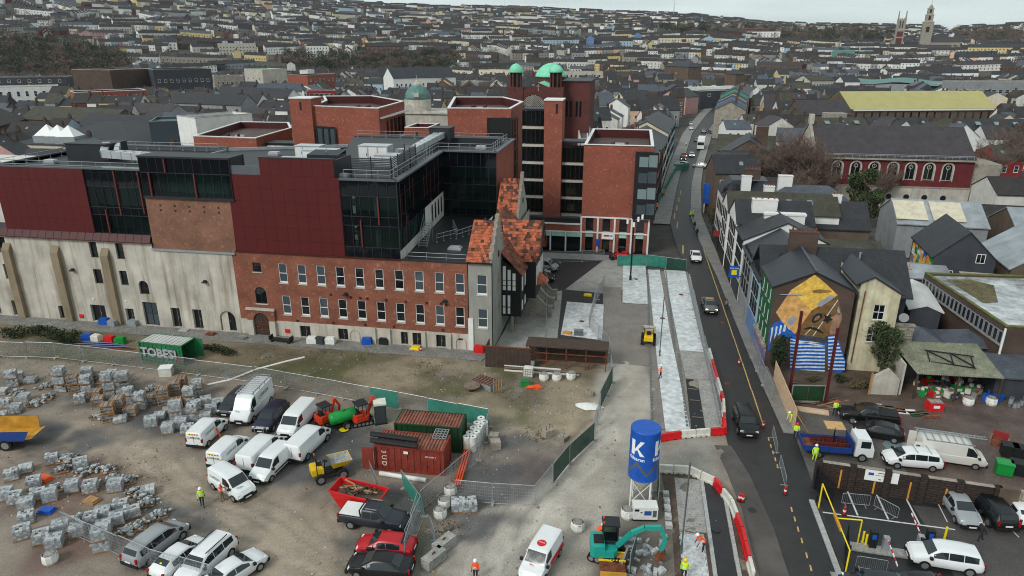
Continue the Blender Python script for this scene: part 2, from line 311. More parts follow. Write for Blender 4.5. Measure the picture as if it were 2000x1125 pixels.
def offset_poly(poly,t):
 k=len(poly); a=sum(poly[i][0]*poly[(i+1)%k][1]-poly[(i+1)%k][0]*poly[i][1] for i in range(k))
 if a<0: poly=poly[::-1]
 out=[]
 for i in range(k):
  p0,p1,p2=[Vector((q[0],q[1])) for q in (poly[i-1],poly[i],poly[(i+1)%k])]
  d1=(p1-p0).normalized(); d2=(p2-p1).normalized(); n1=Vector((-d1.y,d1.x)); n2=Vector((-d2.y,d2.x)); m=(n1+n2); m=m/max(.3,m.dot(n1)) if m.length>1e-6 else n1
  out.append((p1.x+m.x*t,p1.y+m.y*t))
 return [tuple(q[:2]) for q in poly],out
def flatblock(parent,poly,z0,h,wm,rm,cap=None,par=.9,t=.35,capw=.06,wname='wall'):
 a,b=offset_poly(poly,t); k=len(a); w=MB()
 for i in range(k):
  j=(i+1)%k; w.poly([(*a[i],z0),(*a[j],z0),(*a[j],h),(*a[i],h)]); w.poly([(*b[j],h-par),(*b[i],h-par),(*b[i],h),(*b[j],h)],1)
 w.bd(wname,[wm,MT['red_trim'] if wm.name=='brick_new' else wm],parent)
 c=MB(); a2,_=offset_poly(a,-capw); _,b2=offset_poly(b,capw*.5)
 for i in range(k):
  j=(i+1)%k; c.poly([(*a2[i],h+.12),(*a2[j],h+.12),(*b2[j],h+.12),(*b2[i],h+.12)]); c.poly([(*a2[i],h-.1),(*a2[j],h-.1),(*a2[j],h+.12),(*a2[i],h+.12)]); c.poly([(*b2[j],h-.02),(*b2[i],h-.02),(*b2[i],h+.12),(*b2[j],h+.12)]); c.poly([(*a2[j],h-.1),(*a2[i],h-.1),(*a[i],h-.1),(*a[j],h-.1)])
 c.bd('coping',cap or MT['stone_pale'],parent)
 MB().poly([(*p,h-par) for p in b]).bd('roof',rm,parent)
def farwin(w,h,fm='white_upvc',gm='glass_far',kind=''):
 k=('far',round(w,1),round(h,1),fm,gm,kind)
 if k not in MC:
  b=MB(); t=.09 if w<3 else .12; b.box(-t,-.07,-t,0,0.0,h+t); b.box(w,-.07,-t,w+t,0,h+t); b.box(0,-.07,h,w,0,h+t); b.box(-.1,-.12,-t-.06,w+.1,0,-.0)
  if h>1.3 and kind!='strip': b.box(0,-.06,h*.5-.03,w,0,h*.5+.03)
  if w>2.2:
   for i in range(1,int(w/1.1)): x=i*w/int(w/1.1); b.box(x-.04,-.055,0,x+.04,-.005,h)
  b.poly([(0,-.025,0),(w,-.025,0),(w,-.025,h),(0,-.025,h)],1)
  MC[k]=b.mesh('window',[MT[fm],MT[gm]])
 return MC[k]
def addwins(parent,side,w,d,n,rows,ww,wh,z0,dz,fm='white_upvc',gm='glass_far',x0=None,x1=None):
 Ls=w if side in 'FB' else d; a=-Ls/2+.9 if x0 is None else x0; c=Ls/2-.9 if x1 is None else x1
 for r in range(rows):
  for i in range(n):
   u=a+(c-a)*(i+.5)/n-ww/2
   if side=='F': loc,an=(u,-d/2,z0+r*dz),0
   elif side=='R': loc,an=(w/2,u,z0+r*dz),R(90)
   elif side=='L': loc,an=(-w/2,-u,z0+r*dz),R(-90)
   else: loc,an=(-u,d/2,z0+r*dz),R(180)
   link('window',farwin(ww,wh,fm,gm),parent,loc,an)
def gable_parts(w,d,h,rh,ridge='x',over=.3,thick=.18):
 wl=MB(); wl.box(-w/2,-d/2,0,w/2,d/2,h); rf=MB()
 if ridge=='x':
  for s in (-1,1): p=[(s*w/2,-d/2,h),(s*w/2,d/2,h),(s*w/2,0,h+rh)]; wl.poly(p if s>0 else p[::-1])
  k=rh/(d/2); e=d/2+over; z=h-over*k
  for s in (-1,1):
   a=[(-w/2-over*.5,s*e,z),(w/2+over*.5,s*e,z),(w/2+over*.5,0,h+rh),(-w/2-over*.5,0,h+rh)]; a=a if s<0 else a[::-1]
   t=[(x,y,zz+thick) for x,y,zz in a]; rf.poly(t); rf.poly(a[::-1])
   for i in range(4): j=(i+1)%4; rf.poly([a[i],a[j],t[j],t[i]])
 else:
  for s in (-1,1): p=[(-w/2,s*d/2,h),(w/2,s*d/2,h),(0,s*d/2,h+rh)]; wl.poly(p if s<0 else p[::-1])
  k=rh/(w/2); e=w/2+over; z=h-over*k
  for s in (-1,1):
   a=[(s*e,d/2+over*.5,z),(s*e,-d/2-over*.5,z),(0,-d/2-over*.5,h+rh),(0,d/2+over*.5,h+rh)]; a=a if s<0 else a[::-1]
   t=[(x,y,zz+thick) for x,y,zz in a]; rf.poly(t); rf.poly(a[::-1])
   for i in range(4): j=(i+1)%4; rf.poly([a[i],a[j],t[j],t[i]])
 return wl,rf
def hip_parts(w,d,h,rh,over=.35):
 wl=MB().box(-w/2,-d/2,0,w/2,d/2,h); rf=MB(); a,c=w/2+over,d/2+over; z=h-.05
 if w>=d: r1,r2=(-(w-d)/2-.01,0,h+rh),((w-d)/2+.01,0,h+rh)
 else: r1,r2=(0,-(d-w)/2-.01,h+rh),(0,(d-w)/2+.01,h+rh)
 p=[(-a,-c,z),(a,-c,z),(a,c,z),(-a,c,z)]; q=[(x,y,zz+.15) for x,y,zz in p]
 rf.poly(p[::-1])
 for i in range(4): rf.poly([p[i],p[(i+1)%4],q[(i+1)%4],q[i]])
 if w>=d: rf.poly([q[0],q[1],r2,r1]); rf.poly([q[2],q[3],r1,r2]); rf.poly([q[1],q[2],r2]); rf.poly([q[3],q[0],r1])
 else: rf.poly([q[0],q[1],r1]); rf.poly([q[2],q[3],r2]); rf.poly([q[1],q[2],r2,r1]); rf.poly([q[3],q[0],r1,r2])
 return wl,rf
def chimney(parent,x,y,z0,z1,w=.9,d=.6,m='brick_brown',pots=3):
 b=MB(); b.box(x-w/2,y-d/2,z0,x+w/2,y+d/2,z1); b.box(x-w/2-.06,y-d/2-.06,z1,x+w/2+.06,y+d/2+.06,z1+.14)
 c=b.bd('chimney',MT[m],parent)
 if pots:
  p=MB()
  for i in range(pots): p.tube((x-w/2+w*(i+.5)/pots,y,z1+.14),(x-w/2+w*(i+.5)/pots,y,z1+.55),.12,.1,6)
  p.bd('chimney_pots','tile_brown',c)['kind']='stuff'
 return c
def skylight(parent,x,y,z,sx,sy,tilt,dirx=0):
 o=link('skylight',boxmesh(MT['glass_pale']),parent,(x,y,z)); o.scale=(sx,sy,.12); o.rotation_euler=(tilt,dirx,0); return o
def bld(name,label,loc,rz,w,d,h,roof='gable',rh=3,wm='white_wall',rm='slate',wins=(),chim=(),cat='building',group=None,ridge='x',cap=None,par=.6):
 t=thing(name,label,cat,loc,rz,group)
 if roof=='flat':
  flatblock(t,[(-w/2,-d/2),(w/2,-d/2),(w/2,d/2),(-w/2,d/2)],0,h,MT[wm],MT[rm],MT[cap] if cap else None,par)
 else:
  wl,rf=gable_parts(w,d,h,rh,ridge) if roof=='gable' else hip_parts(w,d,h,rh)
  wl.bd('wall',MT[wm],t); rf.bd('roof',MT[rm],t)
 for q in wins: addwins(t,q[0],w,d,*q[1:])
 for c in chim: chimney(t,*c)
 return t
def bpx(name,label,pa,pb,z,d,roof='gable',rh=3,wm='white_wall',rm='slate',wins=(),chim=(),cat='building',group=None,ridge='x',cap=None,par=.6,base=0.0,dirx=None):
 a=G(*pa,z+base); b=G(*pb,z+base); v=b-a; ang=atan2(v.y,v.x) if dirx is None else dirx
 w=v.length if dirx is None else abs(v.x*cos(ang)+v.y*sin(ang))
 m=(a+b)/2; c=(m.x-sin(ang)*d/2,m.y+cos(ang)*d/2,base)
 OCC.append((c[0],c[1],w/2+.5,d/2+.5,ang))
 return bld(name,label,c,ang,w,d,z,roof,rh,wm,rm,wins,chim,cat,group,ridge,cap,par)
OCC=[]
def occupied(x,y,r=4.0):
 for cx,cy,hw,hd,a in OCC:
  dx,dy=x-cx,y-cy; u=dx*cos(a)+dy*sin(a); v=-dx*sin(a)+dy*cos(a)
  if abs(u)<hw+r and abs(v)<hd+r: return True
 return False
# ground, hills, streets
SKYX=[-600,-200,0,200,500,750,900,1000,1100,1250,1350,1450,1600,1750,1850,2000,2600]
SKYY=[-40,-22,-14,-6,11,18,21,23,27,32,37,47,58,60,63,60,60]
def pxaz(x,y):
 v=np.array(x)*cos(YAW)+np.array(y)*sin(YAW); w=-np.array(x)*sin(YAW)+np.array(y)*cos(YAW)
 return 1000+1415*v/np.maximum(w,1)
def terrain(x,y):
 x=np.asarray(x,float); y=np.asarray(y,float); d=np.hypot(x,y); p=pxaz(x,y)
 hm=35+1800*(87-np.interp(p,SKYX,SKYY))/1415
 t=np.clip((d-640)/1160,0,1); s=np.where(t<.12,t*t/.24,t-.06)/.94
 z=hm*s+ (np.sin(x*.006+1)*np.cos(y*.0047)*5+np.sin(x*.017)*2.2)*np.clip((d-700)/300,0,1)*np.clip((2000-d)/500,0,1)
 z=z-np.clip(d-1850,0,1e5)*.03
 return np.where(d<640,0,z)
def tzs(x,y):
 d=hypot(x,y)
 if d<640: return 0.0
 v=x*cos(YAW)+y*sin(YAW); w=max(1.0,-x*sin(YAW)+y*cos(YAW)); p=1000+1415*v/w
 if p<=SKYX[0]: ys=SKYY[0]
 elif p>=SKYX[-1]: ys=SKYY[-1]
 else:
  k=bisect.bisect_right(SKYX,p)-1; ys=SKYY[k]+(SKYY[k+1]-SKYY[k])*(p-SKYX[k])/(SKYX[k+1]-SKYX[k])
 hm=35+1800*(87-ys)/1415; t=min(1,max(0,(d-640)/1160)); s=(t*t/.24 if t<.12 else t-.06)/.94
 z=hm*s+(sin(x*.006+1)*cos(y*.0047)*5+sin(x*.017)*2.2)*min(1,max(0,(d-700)/300))*min(1,max(0,(2000-d)/500))
 return z-max(0,d-1850)*.03
rings=[0,40,90,140,200,280,380,480,560,620,660]+list(np.arange(700,1900,25))+[1950,2050,2300,3000,5000,9000]
NA=150; b=MB(); vv=[]
for d in rings:
 for i in range(NA+1):
  a=R(-75+150*i/NA)-YAW; x=d*sin(a); y=d*cos(a)-30*(d<1); vv.append((x,y))
vv=np.array(vv); zz=terrain(vv[:,0],vv[:,1])-.16
# a step behind the camera too, so that the sheet goes on round it
b.v=[(float(x),float(y),float(z)) for (x,y),z in zip(vv,zz)]
for j in range(len(rings)-1):
 for i in range(NA): k=j*(NA+1)+i; b.f.append((k,k+1,k+NA+2,k+NA+1)); b.m.append(0)
n0=len(b.v); b.v+= [(-9000,-9000,-.16),(9000,-9000,-.16)]
b.f.append((n0,n0+1,(len(rings)-1)*(NA+1)+NA,0)); b.m.append(0); b.f.append((n0,NA*0,(len(rings)-1)*(NA+1))); b.m.append(0)
m=MT['far_ground']; struct(b.bd('ground',m,smooth=True))
# the construction yard: a fine sheet whose real soil colours are stored per vertex
X0,X1,Y0,Y1,ST=-97.0,10.5,20.0,75.4,.3
gx=np.arange(X0,X1+.01,ST); gy=np.arange(Y0,Y1+.01,ST); XX,YY=np.meshgrid(gx,gy)
def vnoise(sc,seed,amp=1.0):
 rg=np.random.default_rng(seed); n=400; t=rg.random((n,n))
 u=(XX/sc)%n; v=(YY/sc)%n; iu=u.astype(int); iv=v.astype(int); fu=u-iu; fv=v-iv; fu=fu*fu*(3-2*fu); fv=fv*fv*(3-2*fv)
 a=t[iv%n,iu%n]; b_=t[iv%n,(iu+1)%n]; c=t[(iv+1)%n,iu%n]; d=t[(iv+1)%n,(iu+1)%n]
 return ((a*(1-fu)+b_*fu)*(1-fv)+(c*(1-fu)+d*fu)*fv-.5)*2*amp
def fbm(sc,seed): return vnoise(sc,seed)+.5*vnoise(sc/2.1,seed+1)+.25*vnoise(sc/4.3,seed+2)+.12*vnoise(sc/8,seed+3)
def pmask(poly,warp=1.0,blur=3,seed=1):
 wx=XX+fbm(4,seed)*warp; wy=YY+fbm(4,seed+9)*warp; ins=np.zeros(XX.shape,bool); k=len(poly)
 for i in range(k):
  x1,y1=poly[i]; x2,y2=poly[(i+1)%k]; c=((y1>wy)!=(y2>wy)); ins^= c&(wx<(x2-x1)*(wy-y1)/((y2-y1) if y2!=y1 else 1e-9)+x1)
 q=ins.astype(float)
 for _ in range(blur):
  p=np.pad(q,1,mode='edge'); q=(p[:-2,1:-1]+p[2:,1:-1]+p[1:-1,:-2]+p[1:-1,2:]+2*q)/6
 return q
def pg(l): return [tuple(G(*p)[:2]) for p in l]
colr=np.array(lin((134,122,109)))[None,None,:]*np.ones((*XX.shape,1))
def paint(poly,c,k=1.0,warp=1.0,blur=3,seed=1,tex=None):
 global colr
 q=pmask(poly,warp,blur,seed)*k
 if tex is not None: q=q*tex
 colr=colr*(1-q[...,None])+np.array(lin(c))[None,None,:]*q[...,None]
def patch(sc,seed,lo,hi): return np.clip((fbm(sc,seed)-lo)/(hi-lo),0,1)
FIELD=[(-97,70.6),(-97,62.4),(-73,62.4),(-54,62.6),(-39.6,61.7),(-22.3,59.4),(-12.5,57.7),(-7,57),(-3,57),(-2,64),(-2,75.4),(-17,75.4),(-17,71)]
paint(FIELD,(106,96,76),1,.6,4,3); paint(FIELD,(82,83,50),.9,.6,4,4,patch(5,31,-.4,.4)); paint(FIELD,(132,116,96),.8,.6,4,5,patch(6,41,.05,.8)); paint(FIELD,(126,120,112),.6,.6,3,5,patch(2.2,61,.45,.9))
paint(pg([(700,700),(950,705),(1000,760),(1180,700),(1190,800),(1150,850),(960,830),(760,790),(640,760)]),(150,136,114),.75,1.5,5,7,patch(5,77,-.5,.4))
# pale dusty track from the plaza down to the bottom of the picture
paint(pg([(1180,555),(1265,600),(1275,850),(1240,990),(1180,1125),(760,1125),(930,1010),(1090,930),(1160,850),(1195,760)]),(168,160,148),.9,.8,5,8)
paint(pg([(1180,600),(1225,600),(1215,760),(1190,850),(1120,960),(980,1125),(900,1125),(1060,970),(1150,860)]),(182,175,164),.6,.5,4,9)
# the yard's centre: dry tan where lorries drive, darker where they do not
paint(pg([(0,860),(150,830),(420,900),(600,960),(700,1000),(640,1125),(450,1125),(300,960),(0,900)]),(154,140,122),.75,1.5,6,11)
paint([(-97,20),(10,20),(10,58),(-97,62)],(104,98,92),.6,.5,3,12,patch(4,101,.15,.8))
for k,poly in enumerate(([(905,860),(1000,850),(1108,868),(1100,905),(1045,985),(960,990),(880,985),(880,930)],[(820,985),(1040,985),(930,1070),(860,1080),(800,1125),(690,1125),(650,1060),(690,985),(780,940)],[(520,880),(720,780),(760,850),(720,930),(640,930),(560,960)],[(110,740),(230,740),(320,760),(400,840),(330,860),(200,830),(60,790)],[(250,950),(330,990),(430,1060),(380,1090),(230,1010)],[(590,800),(700,820),(690,900),(560,900)],[(0,820),(150,830),(230,870),(120,900),(0,880)])):
 paint(pg(poly),(82,81,82),.9,1.4,4,20+k,patch(3.5,120+k,-.7,.15))
paint(pg([(0,900),(230,890),(330,980),(210,1090),(0,1125)]),(108,82,70),.75,1.2,4,33,patch(4,140,-.4,.5))
paint(pg([(880,860),(930,820),(960,840),(900,1000),(840,1010),(790,1080),(770,1125),(850,1125),(880,1040)]),(92,92,54),.6,1,4,35,patch(2.5,150,-.3,.4))
paint(pg([(990,870),(1080,890),(1080,930),(1000,950)]),(96,84,78),.7,1,4,37)
# pale trodden edge of concrete near the mixer and grey dust on the access
paint(pg([(1290,850),(1390,850),(1400,930),(1290,920),(1230,1000),(1190,1000),(1210,860)]),(142,138,130),.8,.8,4,39)
paint(pg([(1200,985),(1330,930),(1345,1125),(1190,1125)]),(96,88,80),.8,.7,3,43)
tr=0
for k,(p,q) in enumerate((((560,1125),(120,840)),((720,1100),(330,900)),((1000,1125),(1190,800)),((950,1110),(1170,800)),((860,1125),(1220,740)),((300,1010),(0,880)),((620,1125),(250,880)),((700,1090),(640,960)),((680,1125),(420,985)),((520,1050),(60,850)),((900,1125),(1120,900)))):
 a=G(*p); c=G(*q); dd=(c-a); L_=dd.length; dd/=L_; t=(XX-a.x)*dd.x+(YY-a.y)*dd.y; e=-(XX-a.x)*dd.y+(YY-a.y)*dd.x+fbm(9,200+k)*1.2
 mk=(np.exp(-((e-.85)/.22)**2)+np.exp(-((e+.85)/.22)**2))*((t>0)&(t<L_)); tr=tr+mk
 colr=colr*(1-.24*np.clip(mk,0,1)[...,None]*(1 if k%2 else -0.7))
colr*= (1+.16*fbm(2.4,300)+.1*fbm(.8,310))[...,None]; colr=np.clip(colr,.01,.8)
zz=fbm(3,400)*.045+fbm(.9,410)*.018-.03*np.clip(tr,0,1)
heap=lambda cx,cy,r,h: h*np.exp(-(((XX-cx)/r)**2+((YY-cy)/r)**2))
zz+=heap(*G(930,760)[:2],1.2,.3)
fade=np.clip(np.minimum.reduce([XX-X0,X1-XX,Y1-YY])/1.0,0,1); zz=zz*fade+.004
b=MB(); ny,nx=XX.shape; me=bpy.data.meshes.new('yard_ground')
me.from_pydata(np.stack([XX.ravel(),YY.ravel(),zz.ravel()],1).tolist(),[],[(j*nx+i,j*nx+i+1,(j+1)*nx+i+1,(j+1)*nx+i) for j in range(ny-1) for i in range(nx-1)])
at=me.color_attributes.new('soil','FLOAT_COLOR','POINT'); at.data.foreach_set('color',np.concatenate([colr.reshape(-1,3),np.ones((nx*ny,1))],1).astype(np.float32).ravel())
m=bpy.data.materials.new('yard_soil'); m.use_nodes=True; t=m.node_tree; l=t.links.new; bs=t.nodes['Principled BSDF']
at_=N(t,'ShaderNodeVertexColor',layer_name='soil'); ge=N(t,'ShaderNodeNewGeometry'); n1=N(t,'ShaderNodeTexNoise'); I(n1,'Scale',7); I(n1,'Detail',6); I(n1,'Roughness',.75)
l(ge.outputs['Position'],n1.inputs['Vector']); mr=N(t,'ShaderNodeMapRange'); I(mr,'From Min',.28); I(mr,'From Max',.72); I(mr,'To Min',.66); I(mr,'To Max',1.34); l(n1.outputs['Fac'],mr.inputs['Value'])
mx=N(t,'ShaderNodeMix',data_type='RGBA',blend_type='MULTIPLY'); I(mx,0,1); l(at_.outputs[0],mx.inputs[6]); l(mr.outputs[0],mx.inputs[7]); l(mx.outputs[2],bs.inputs['Base Color'])
n2=N(t,'ShaderNodeTexNoise'); I(n2,'Scale',.5); I(n2,'Detail',3); l(ge.outputs['Position'],n2.inputs['Vector']); m2=N(t,'ShaderNodeMapRange'); I(m2,'From Min',.35); I(m2,'From Max',.65); I(m2,'To Min',.5); I(m2,'To Max',.95); l(n2.outputs['Fac'],m2.inputs['Value']); l(m2.outputs[0],bs.inputs['Roughness'])
bp=N(t,'ShaderNodeBump'); I(bp,'Strength',.5); I(bp,'Distance',.05); l(n1.outputs['Fac'],bp.inputs['Height']); l(bp.outputs[0],bs.inputs['Normal'])
me.materials.append(m); me.polygons.foreach_set('use_smooth',[True]*len(me.polygons)); struct(link('yard_ground',me))
# loose stones and grass over the yard: nobody could count them
rg=random.Random(3); sb=MB(); gb=MB()
for i in range(4200):
 x=rg.uniform(-70,8); y=rg.uniform(34,70); s=rg.choice((.03,.04,.05,.07,.1))
 if rg.random()<.5: x,y=[(q+rg.gauss(0,2.5)) for q in rg.choice((G(130,960),G(200,1000),G(270,930),G(560,740),G(820,715),G(920,740),G(860,960),G(960,860),G(1080,800),G(40,690),G(270,690)))[:2]]
 if y>70.3 or x>9: continue
 n=len(sb.v); a=rg.uniform(0,6.28); c,sn=cos(a)*s,sin(a)*s
 sb.v+=[(x+c,y+sn,0),(x-sn,y+c,0),(x-c,y-sn,0),(x+sn,y-c,0),(x+rg.uniform(-.3,.3)*s,y,s*rg.uniform(.6,1.2)+.02)]
 k=rg.choice((0,0,0,0,1,2)); sb.f+=[(n,n+1,n+4),(n+1,n+2,n+4),(n+2,n+3,n+4),(n+3,n,n+4)]; sb.m+=[k]*4
tag(sb.bd('loose_stones',[MT['rubble'],MT['sett_pale'],MT['brick_rubble']]),'loose stones and broken rubble scattered over the yard','stones',kind='stuff')
def tufts(b,x,y,n,r,h,rg,m=0):
 for i in range(n):
  a=rg.uniform(0,6.28); q=r*math.sqrt(rg.random()); px,py=x+cos(a)*q,y+sin(a)*q; t=rg.uniform(0,3.14); hh=h*rg.uniform(.5,1.2); w=hh*.35
  b.poly([(px-w*cos(t),py-w*sin(t),0),(px+w*cos(t),py+w*sin(t),0),(px+rg.uniform(-.3,.3)*hh,py+rg.uniform(-.3,.3)*hh,hh)],m)
for i in range(900):
 x=rg.uniform(-85,-4); y=rg.uniform(58.5,70.2)
 tufts(gb,x,y,3,.5,.12,rg,rg.choice((0,0,1)))
for px,py,n in ((900,830,40),(930,830,40),(880,900,30),(870,1030,40),(850,1040,30),(1060,850,30),(830,720,30),(990,770,20),(1050,850,30),(640,690,40),(720,690,40),(530,690,30),(1160,705,20),(300,1095,30),(170,760,20)):
 for k in range(n): p=G(px+rg.gauss(0,18),py+rg.gauss(0,8)); tufts(gb,p.x,p.y,3,.3,.16,rg,rg.choice((0,1)))
tag(gb.bd('grass',[MT['grass'],MT['scrub']]),'sparse rough grass growing over the waste ground','grass',kind='stuff')
# sheets: street, footpaths, plaza
def sheet(name,m,poly,z): return struct(MB().poly([(x,y,z) for x,y in (poly if sum(poly[i][0]*poly[(i+1)%len(poly)][1]-poly[(i+1)%len(poly)][0]*poly[i][1] for i in range(len(poly)))>0 else poly[::-1])]).bd(name,MT[m]))
SL=[(10.6,15),(10.4,41),(10.2,59.5),(10.0,78),(9.9,108),(8.7,128),(8.4,141),(10.4,165),(12.3,186),(15.5,220),(24,300),(38,390),(62,520),(90,640)]
SR=[(16.0,15),(15.9,54),(14.9,80),(14.3,108),(13.2,129),(12.9,150),(15.7,186),(19.2,220),(29.2,300),(44,390),(69,520),(98,640)]
sheet('road','asphalt',SL+SR[::-1],.02)
mat('asphalt_dust',(84,79,75),.7,.22,.3); road_patch=MB().poly([(10.5,36,.025),(12.6,36,.025),(12.3,46,.025),(11.5,53,.025),(10.5,57.4,.025),(9,57.2,.025),(9.6,53,.025),(10.2,48,.025)]).bd('dusty_road','asphalt_dust'); struct(road_patch)
sheet('footpath','asphalt_new',[(14.3,15),(14.3,60.5),(16.6,60.5),(16.6,51),(16.1,49.5),(16.1,15)],.028)
FR=[(16.9,60.5),(16.6,80),(16.2,108),(15.6,129),(15.4,150),(18.2,186),(21.7,220),(32,300),(47,390),(73,520)]
fp=MB(); fp.prism([(15.7,60.5),(14.95,80),(14.35,108),(13.25,129),(12.95,150),(15.75,186),(19.3,220),(29.4,300),(44.3,390),(69.3,520)]+FR[::-1],0,.13); struct(fp.bd('footpath','paving'))
fp=MB().prism([(8.3,141),(10.3,165),(12.2,186),(15.4,220),(23.8,300),(37.8,390),(61.6,520),(57,520),(33.5,390),(20,300),(11.5,220),(8.5,186),(6.8,165),(4.9,141)],0,.12); struct(fp.bd('footpath','paving'))
# dashed yellow line
for y0 in [59.4,58.2,57.1,56.0,54.9]+[48.9,47.7,46.5,45.2,43.6,42.3,40.9,39.5]: struct(MB().poly([(14.04,y0-.55,.034),(14.16,y0-.55,.034),(14.2,y0+.05,.034),(14.08,y0+.05,.034)]).bd('road_marking','yellow_line'))
for y0 in range(62,128,7): struct(MB().poly([(14.0-(y0-60)*.008,y0,.034),(14.12-(y0-60)*.008,y0,.034),(14.1-(y0-60)*.008,y0+6.9,.034),(13.98-(y0-60)*.008,y0+6.9,.034)]).bd('road_marking','yellow_line'))
for y0,x0 in ((138,9.5),(146,9.3),(154,10.2),(163,11.1),(172,12.0),(120,9.6)): struct(MB().poly([(x0,y0,.034),(x0+.25,y0,.034),(x0+.6,y0+5.5,.034),(x0+.35,y0+5.5,.034)]).bd('road_marking','yellow_line'))
# pavement in front of the long building, of separate slabs
pv=struct(sheet('pavement','paving',[(-97,70.7),(-48,70.9),(-16.2,71.3),(-14.6,73.6),(-97,73.75)],.035))
pk=MB()
for i in range(120):
 for j in range(5):
  x=-97+i*.68+(j%2)*.3; y=70.95+j*.55
  if x<-16.5: pk.box(x,y,.02,x+.64,y+.51,.05+random.random()*.012)
tag(pk.bd('paving_slabs','paving',pv),kind='stuff')
# plaza in front of the gabled house
sheet('plaza_tarmac','asphalt',[(-16,75),(3.3,75.6),(3.3,118),(-16.5,116.8)],.022)
mat('plaza_dry',(126,119,112),.7,.12,.4,.1,fine=6)
sheet('plaza_gravel','plaza_dry',[(-2.4,73),(4.0,73),(3.5,93),(-.4,93),(-.6,100),(-3.4,99.8),(-3,92)],.03)
sheet('plaza_concrete','concrete',[(-15.4,74),(-7.8,74.6),(-9.0,92),(-9.4,97),(-15.2,92),(-15.2,80)],.026)
sheet('plaza_concrete','concrete',[(-9,97.5),(-1,96.5),(3.2,112),(3.2,117),(-16,116.4),(-14,113),(-4,113.5)],.026)
def pad(name,poly,z,m='concrete_wet',n=1):
 o=struct(MB().prism(poly,0,z).bd(name,MT[m])); return o
pad('concrete_pad',[(-.6,111.3),(3.1,111.3),(3.4,93.2),(-.3,93.2)],.12); pad('concrete_pad',[(-8.2,92.2),(-2.9,91.9),(-2.5,79.4),(-7.8,80.2)],.1)
pad('concrete_pad',[(3.5,109.3),(5.4,109.6),(6.0,84),(4.0,84)],.1); pad('concrete_pad',[(4.0,83.8),(6.0,83.8),(6.95,59.2),(4.6,58.8),(4.2,73)],.1)
pad('concrete_pad',[(6.1,109.7),(9.5,109.7),(9.6,92),(6.6,92)],.1); pad('concrete_pad',[(6.6,91.8),(9.6,91.8),(9.75,78),(6.95,78)],.1); pad('concrete_pad',[(6.95,77.8),(9.75,77.8),(9.9,70.6),(8.5,70.6),(7.2,70.6)],.1,'concrete'); pad('concrete_pad',[(8.5,70.4),(9.9,70.4),(9.95,60.3),(8.45,59.4)],.09,'concrete')
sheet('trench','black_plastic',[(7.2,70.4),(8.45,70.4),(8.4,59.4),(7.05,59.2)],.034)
for y0 in (62,65.5,68): MB().box(7.3,y0,.035,8.3,y0+.12,.08).bd('trench_board','timber_old')
for o in list(COL.objects):
 if o.name.startswith('trench_board'): tag(o,'old timber board lying across the dark open trench','board','boards in the trench')
kb=struct(MB().poly([(3.3,59,.031),(10,60,.031),(9.9,109.6,.031),(3.2,109.2,.031)]).bd('roadbed','plaza_dry'))
# near footway: kerbs, cycle lane, slabs
sheet('bedding','earth',[(4.6,36),(10.2,36),(9.9,46),(9.3,49),(8.3,51.2),(6.2,52.2),(4,52.2),(4.6,46)],.028)
sheet('bedding_concrete','concrete',[(5.15,44.5),(7.2,44.6),(7.2,51.4),(5.1,51.4)],.034)
sheet('cycle_lane','asphalt_new',[(7.55,36),(8.85,36),(8.85,49.9),(8.3,51),(7.5,51.5)],.05)
k1=struct(MB().box(7.22,36,0,7.24,51.6,.06).bd('kerb','kerbstone')); k2=struct(MB().box(8.9,36,0,8.92,49.9,.06).bd('kerb','kerbstone'))
for kk,x0,ya,yb in ((k1,7.24,36,51.6),(k2,8.92,36,50)):
 y=ya
 while y<yb-.5: pbox('kerbstone','kerbstone',kk,x0,y,0,x0+.27,y+.905,.11); y+=.915
sl_=struct(MB().poly([(5.15,36,.04),(6.95,36,.04),(6.95,44.4,.04),(5.15,44.4,.04)]).bd('slab_bed','concrete'))
for j in range(26):
 for i in range(4):
  x=5.2+i*.43-(j%2)*.1; y=36+j*.325
  if y<44.0 and not(y>43.2 and i>2): pbox('slab','slab',sl_,x,y,.02,min(x+.42,6.95),y+.315,.1+.006*random.random())
# kerb stones along the street work strips
for x0,ya,yb in ((3.25,60,109),(6.25,78,109),(9.95,61,108),(6.6,60,77)):
 kk=struct(MB().box(x0+.02,ya,0,x0+.04,yb,.05).bd('kerb','kerbstone')); y=ya
 while y<yb: pbox('kerbstone','sett_dark' if x0<9 else MT['kerbstone'],kk,x0,y,0,x0+.2,y+.5,.13); y+=.75
# the builders' yard and the car park on the right of the street
mat('yard_gravel',(92,88,84),.7,.16,.5,.35,fine=8); mat('wet_mud',(92,78,72),.5,.22,.35,.3,fine=5)
sheet('car_yard','yard_gravel',[(16.6,52.5),(25,52),(25.5,68),(16.8,72)],.02); sheet('car_yard','wet_mud',[(25,52),(60,52),(60,78),(25.5,74)],.02)
sheet('car_yard_earth','earth',[(16.8,66.3),(25.5,66.3),(27,69),(60,72),(60,80),(16.8,76)],.028)
sheet('puddle','glass_pale',[(24.6,59.0),(25.8,59.3),(26.8,60.2),(26.4,61.4),(25.2,61.2),(24.4,60.2)],.026)
sheet('car_park','asphalt_new',[(16.2,15),(60,15),(60,52.4),(16.6,52.4)],.022)
mat('asphalt_worn',(74,70,68),.6,.14,.4,.1,fine=8); sheet('car_park_worn','asphalt_worn',[(23.8,50.9),(60,50.6),(60,30),(22.5,30),(24,45)],.027)
for a,c in (((1651,950),(1675,1007)),((1707,956),(1735,1015)),((1764,963),(1796,1025))):
 p,q=G(*a),G(*c); struct(MB().bar((p.x,p.y,.03),(q.x,q.y,.03),.13,.012).bd('bay_marking','white_line'))
p,q=G(1607,1001),G(1865,1035); struct(MB().bar((p.x,p.y,.03),(q.x,q.y,.03),.13,.012).bd('bay_marking','white_line'))
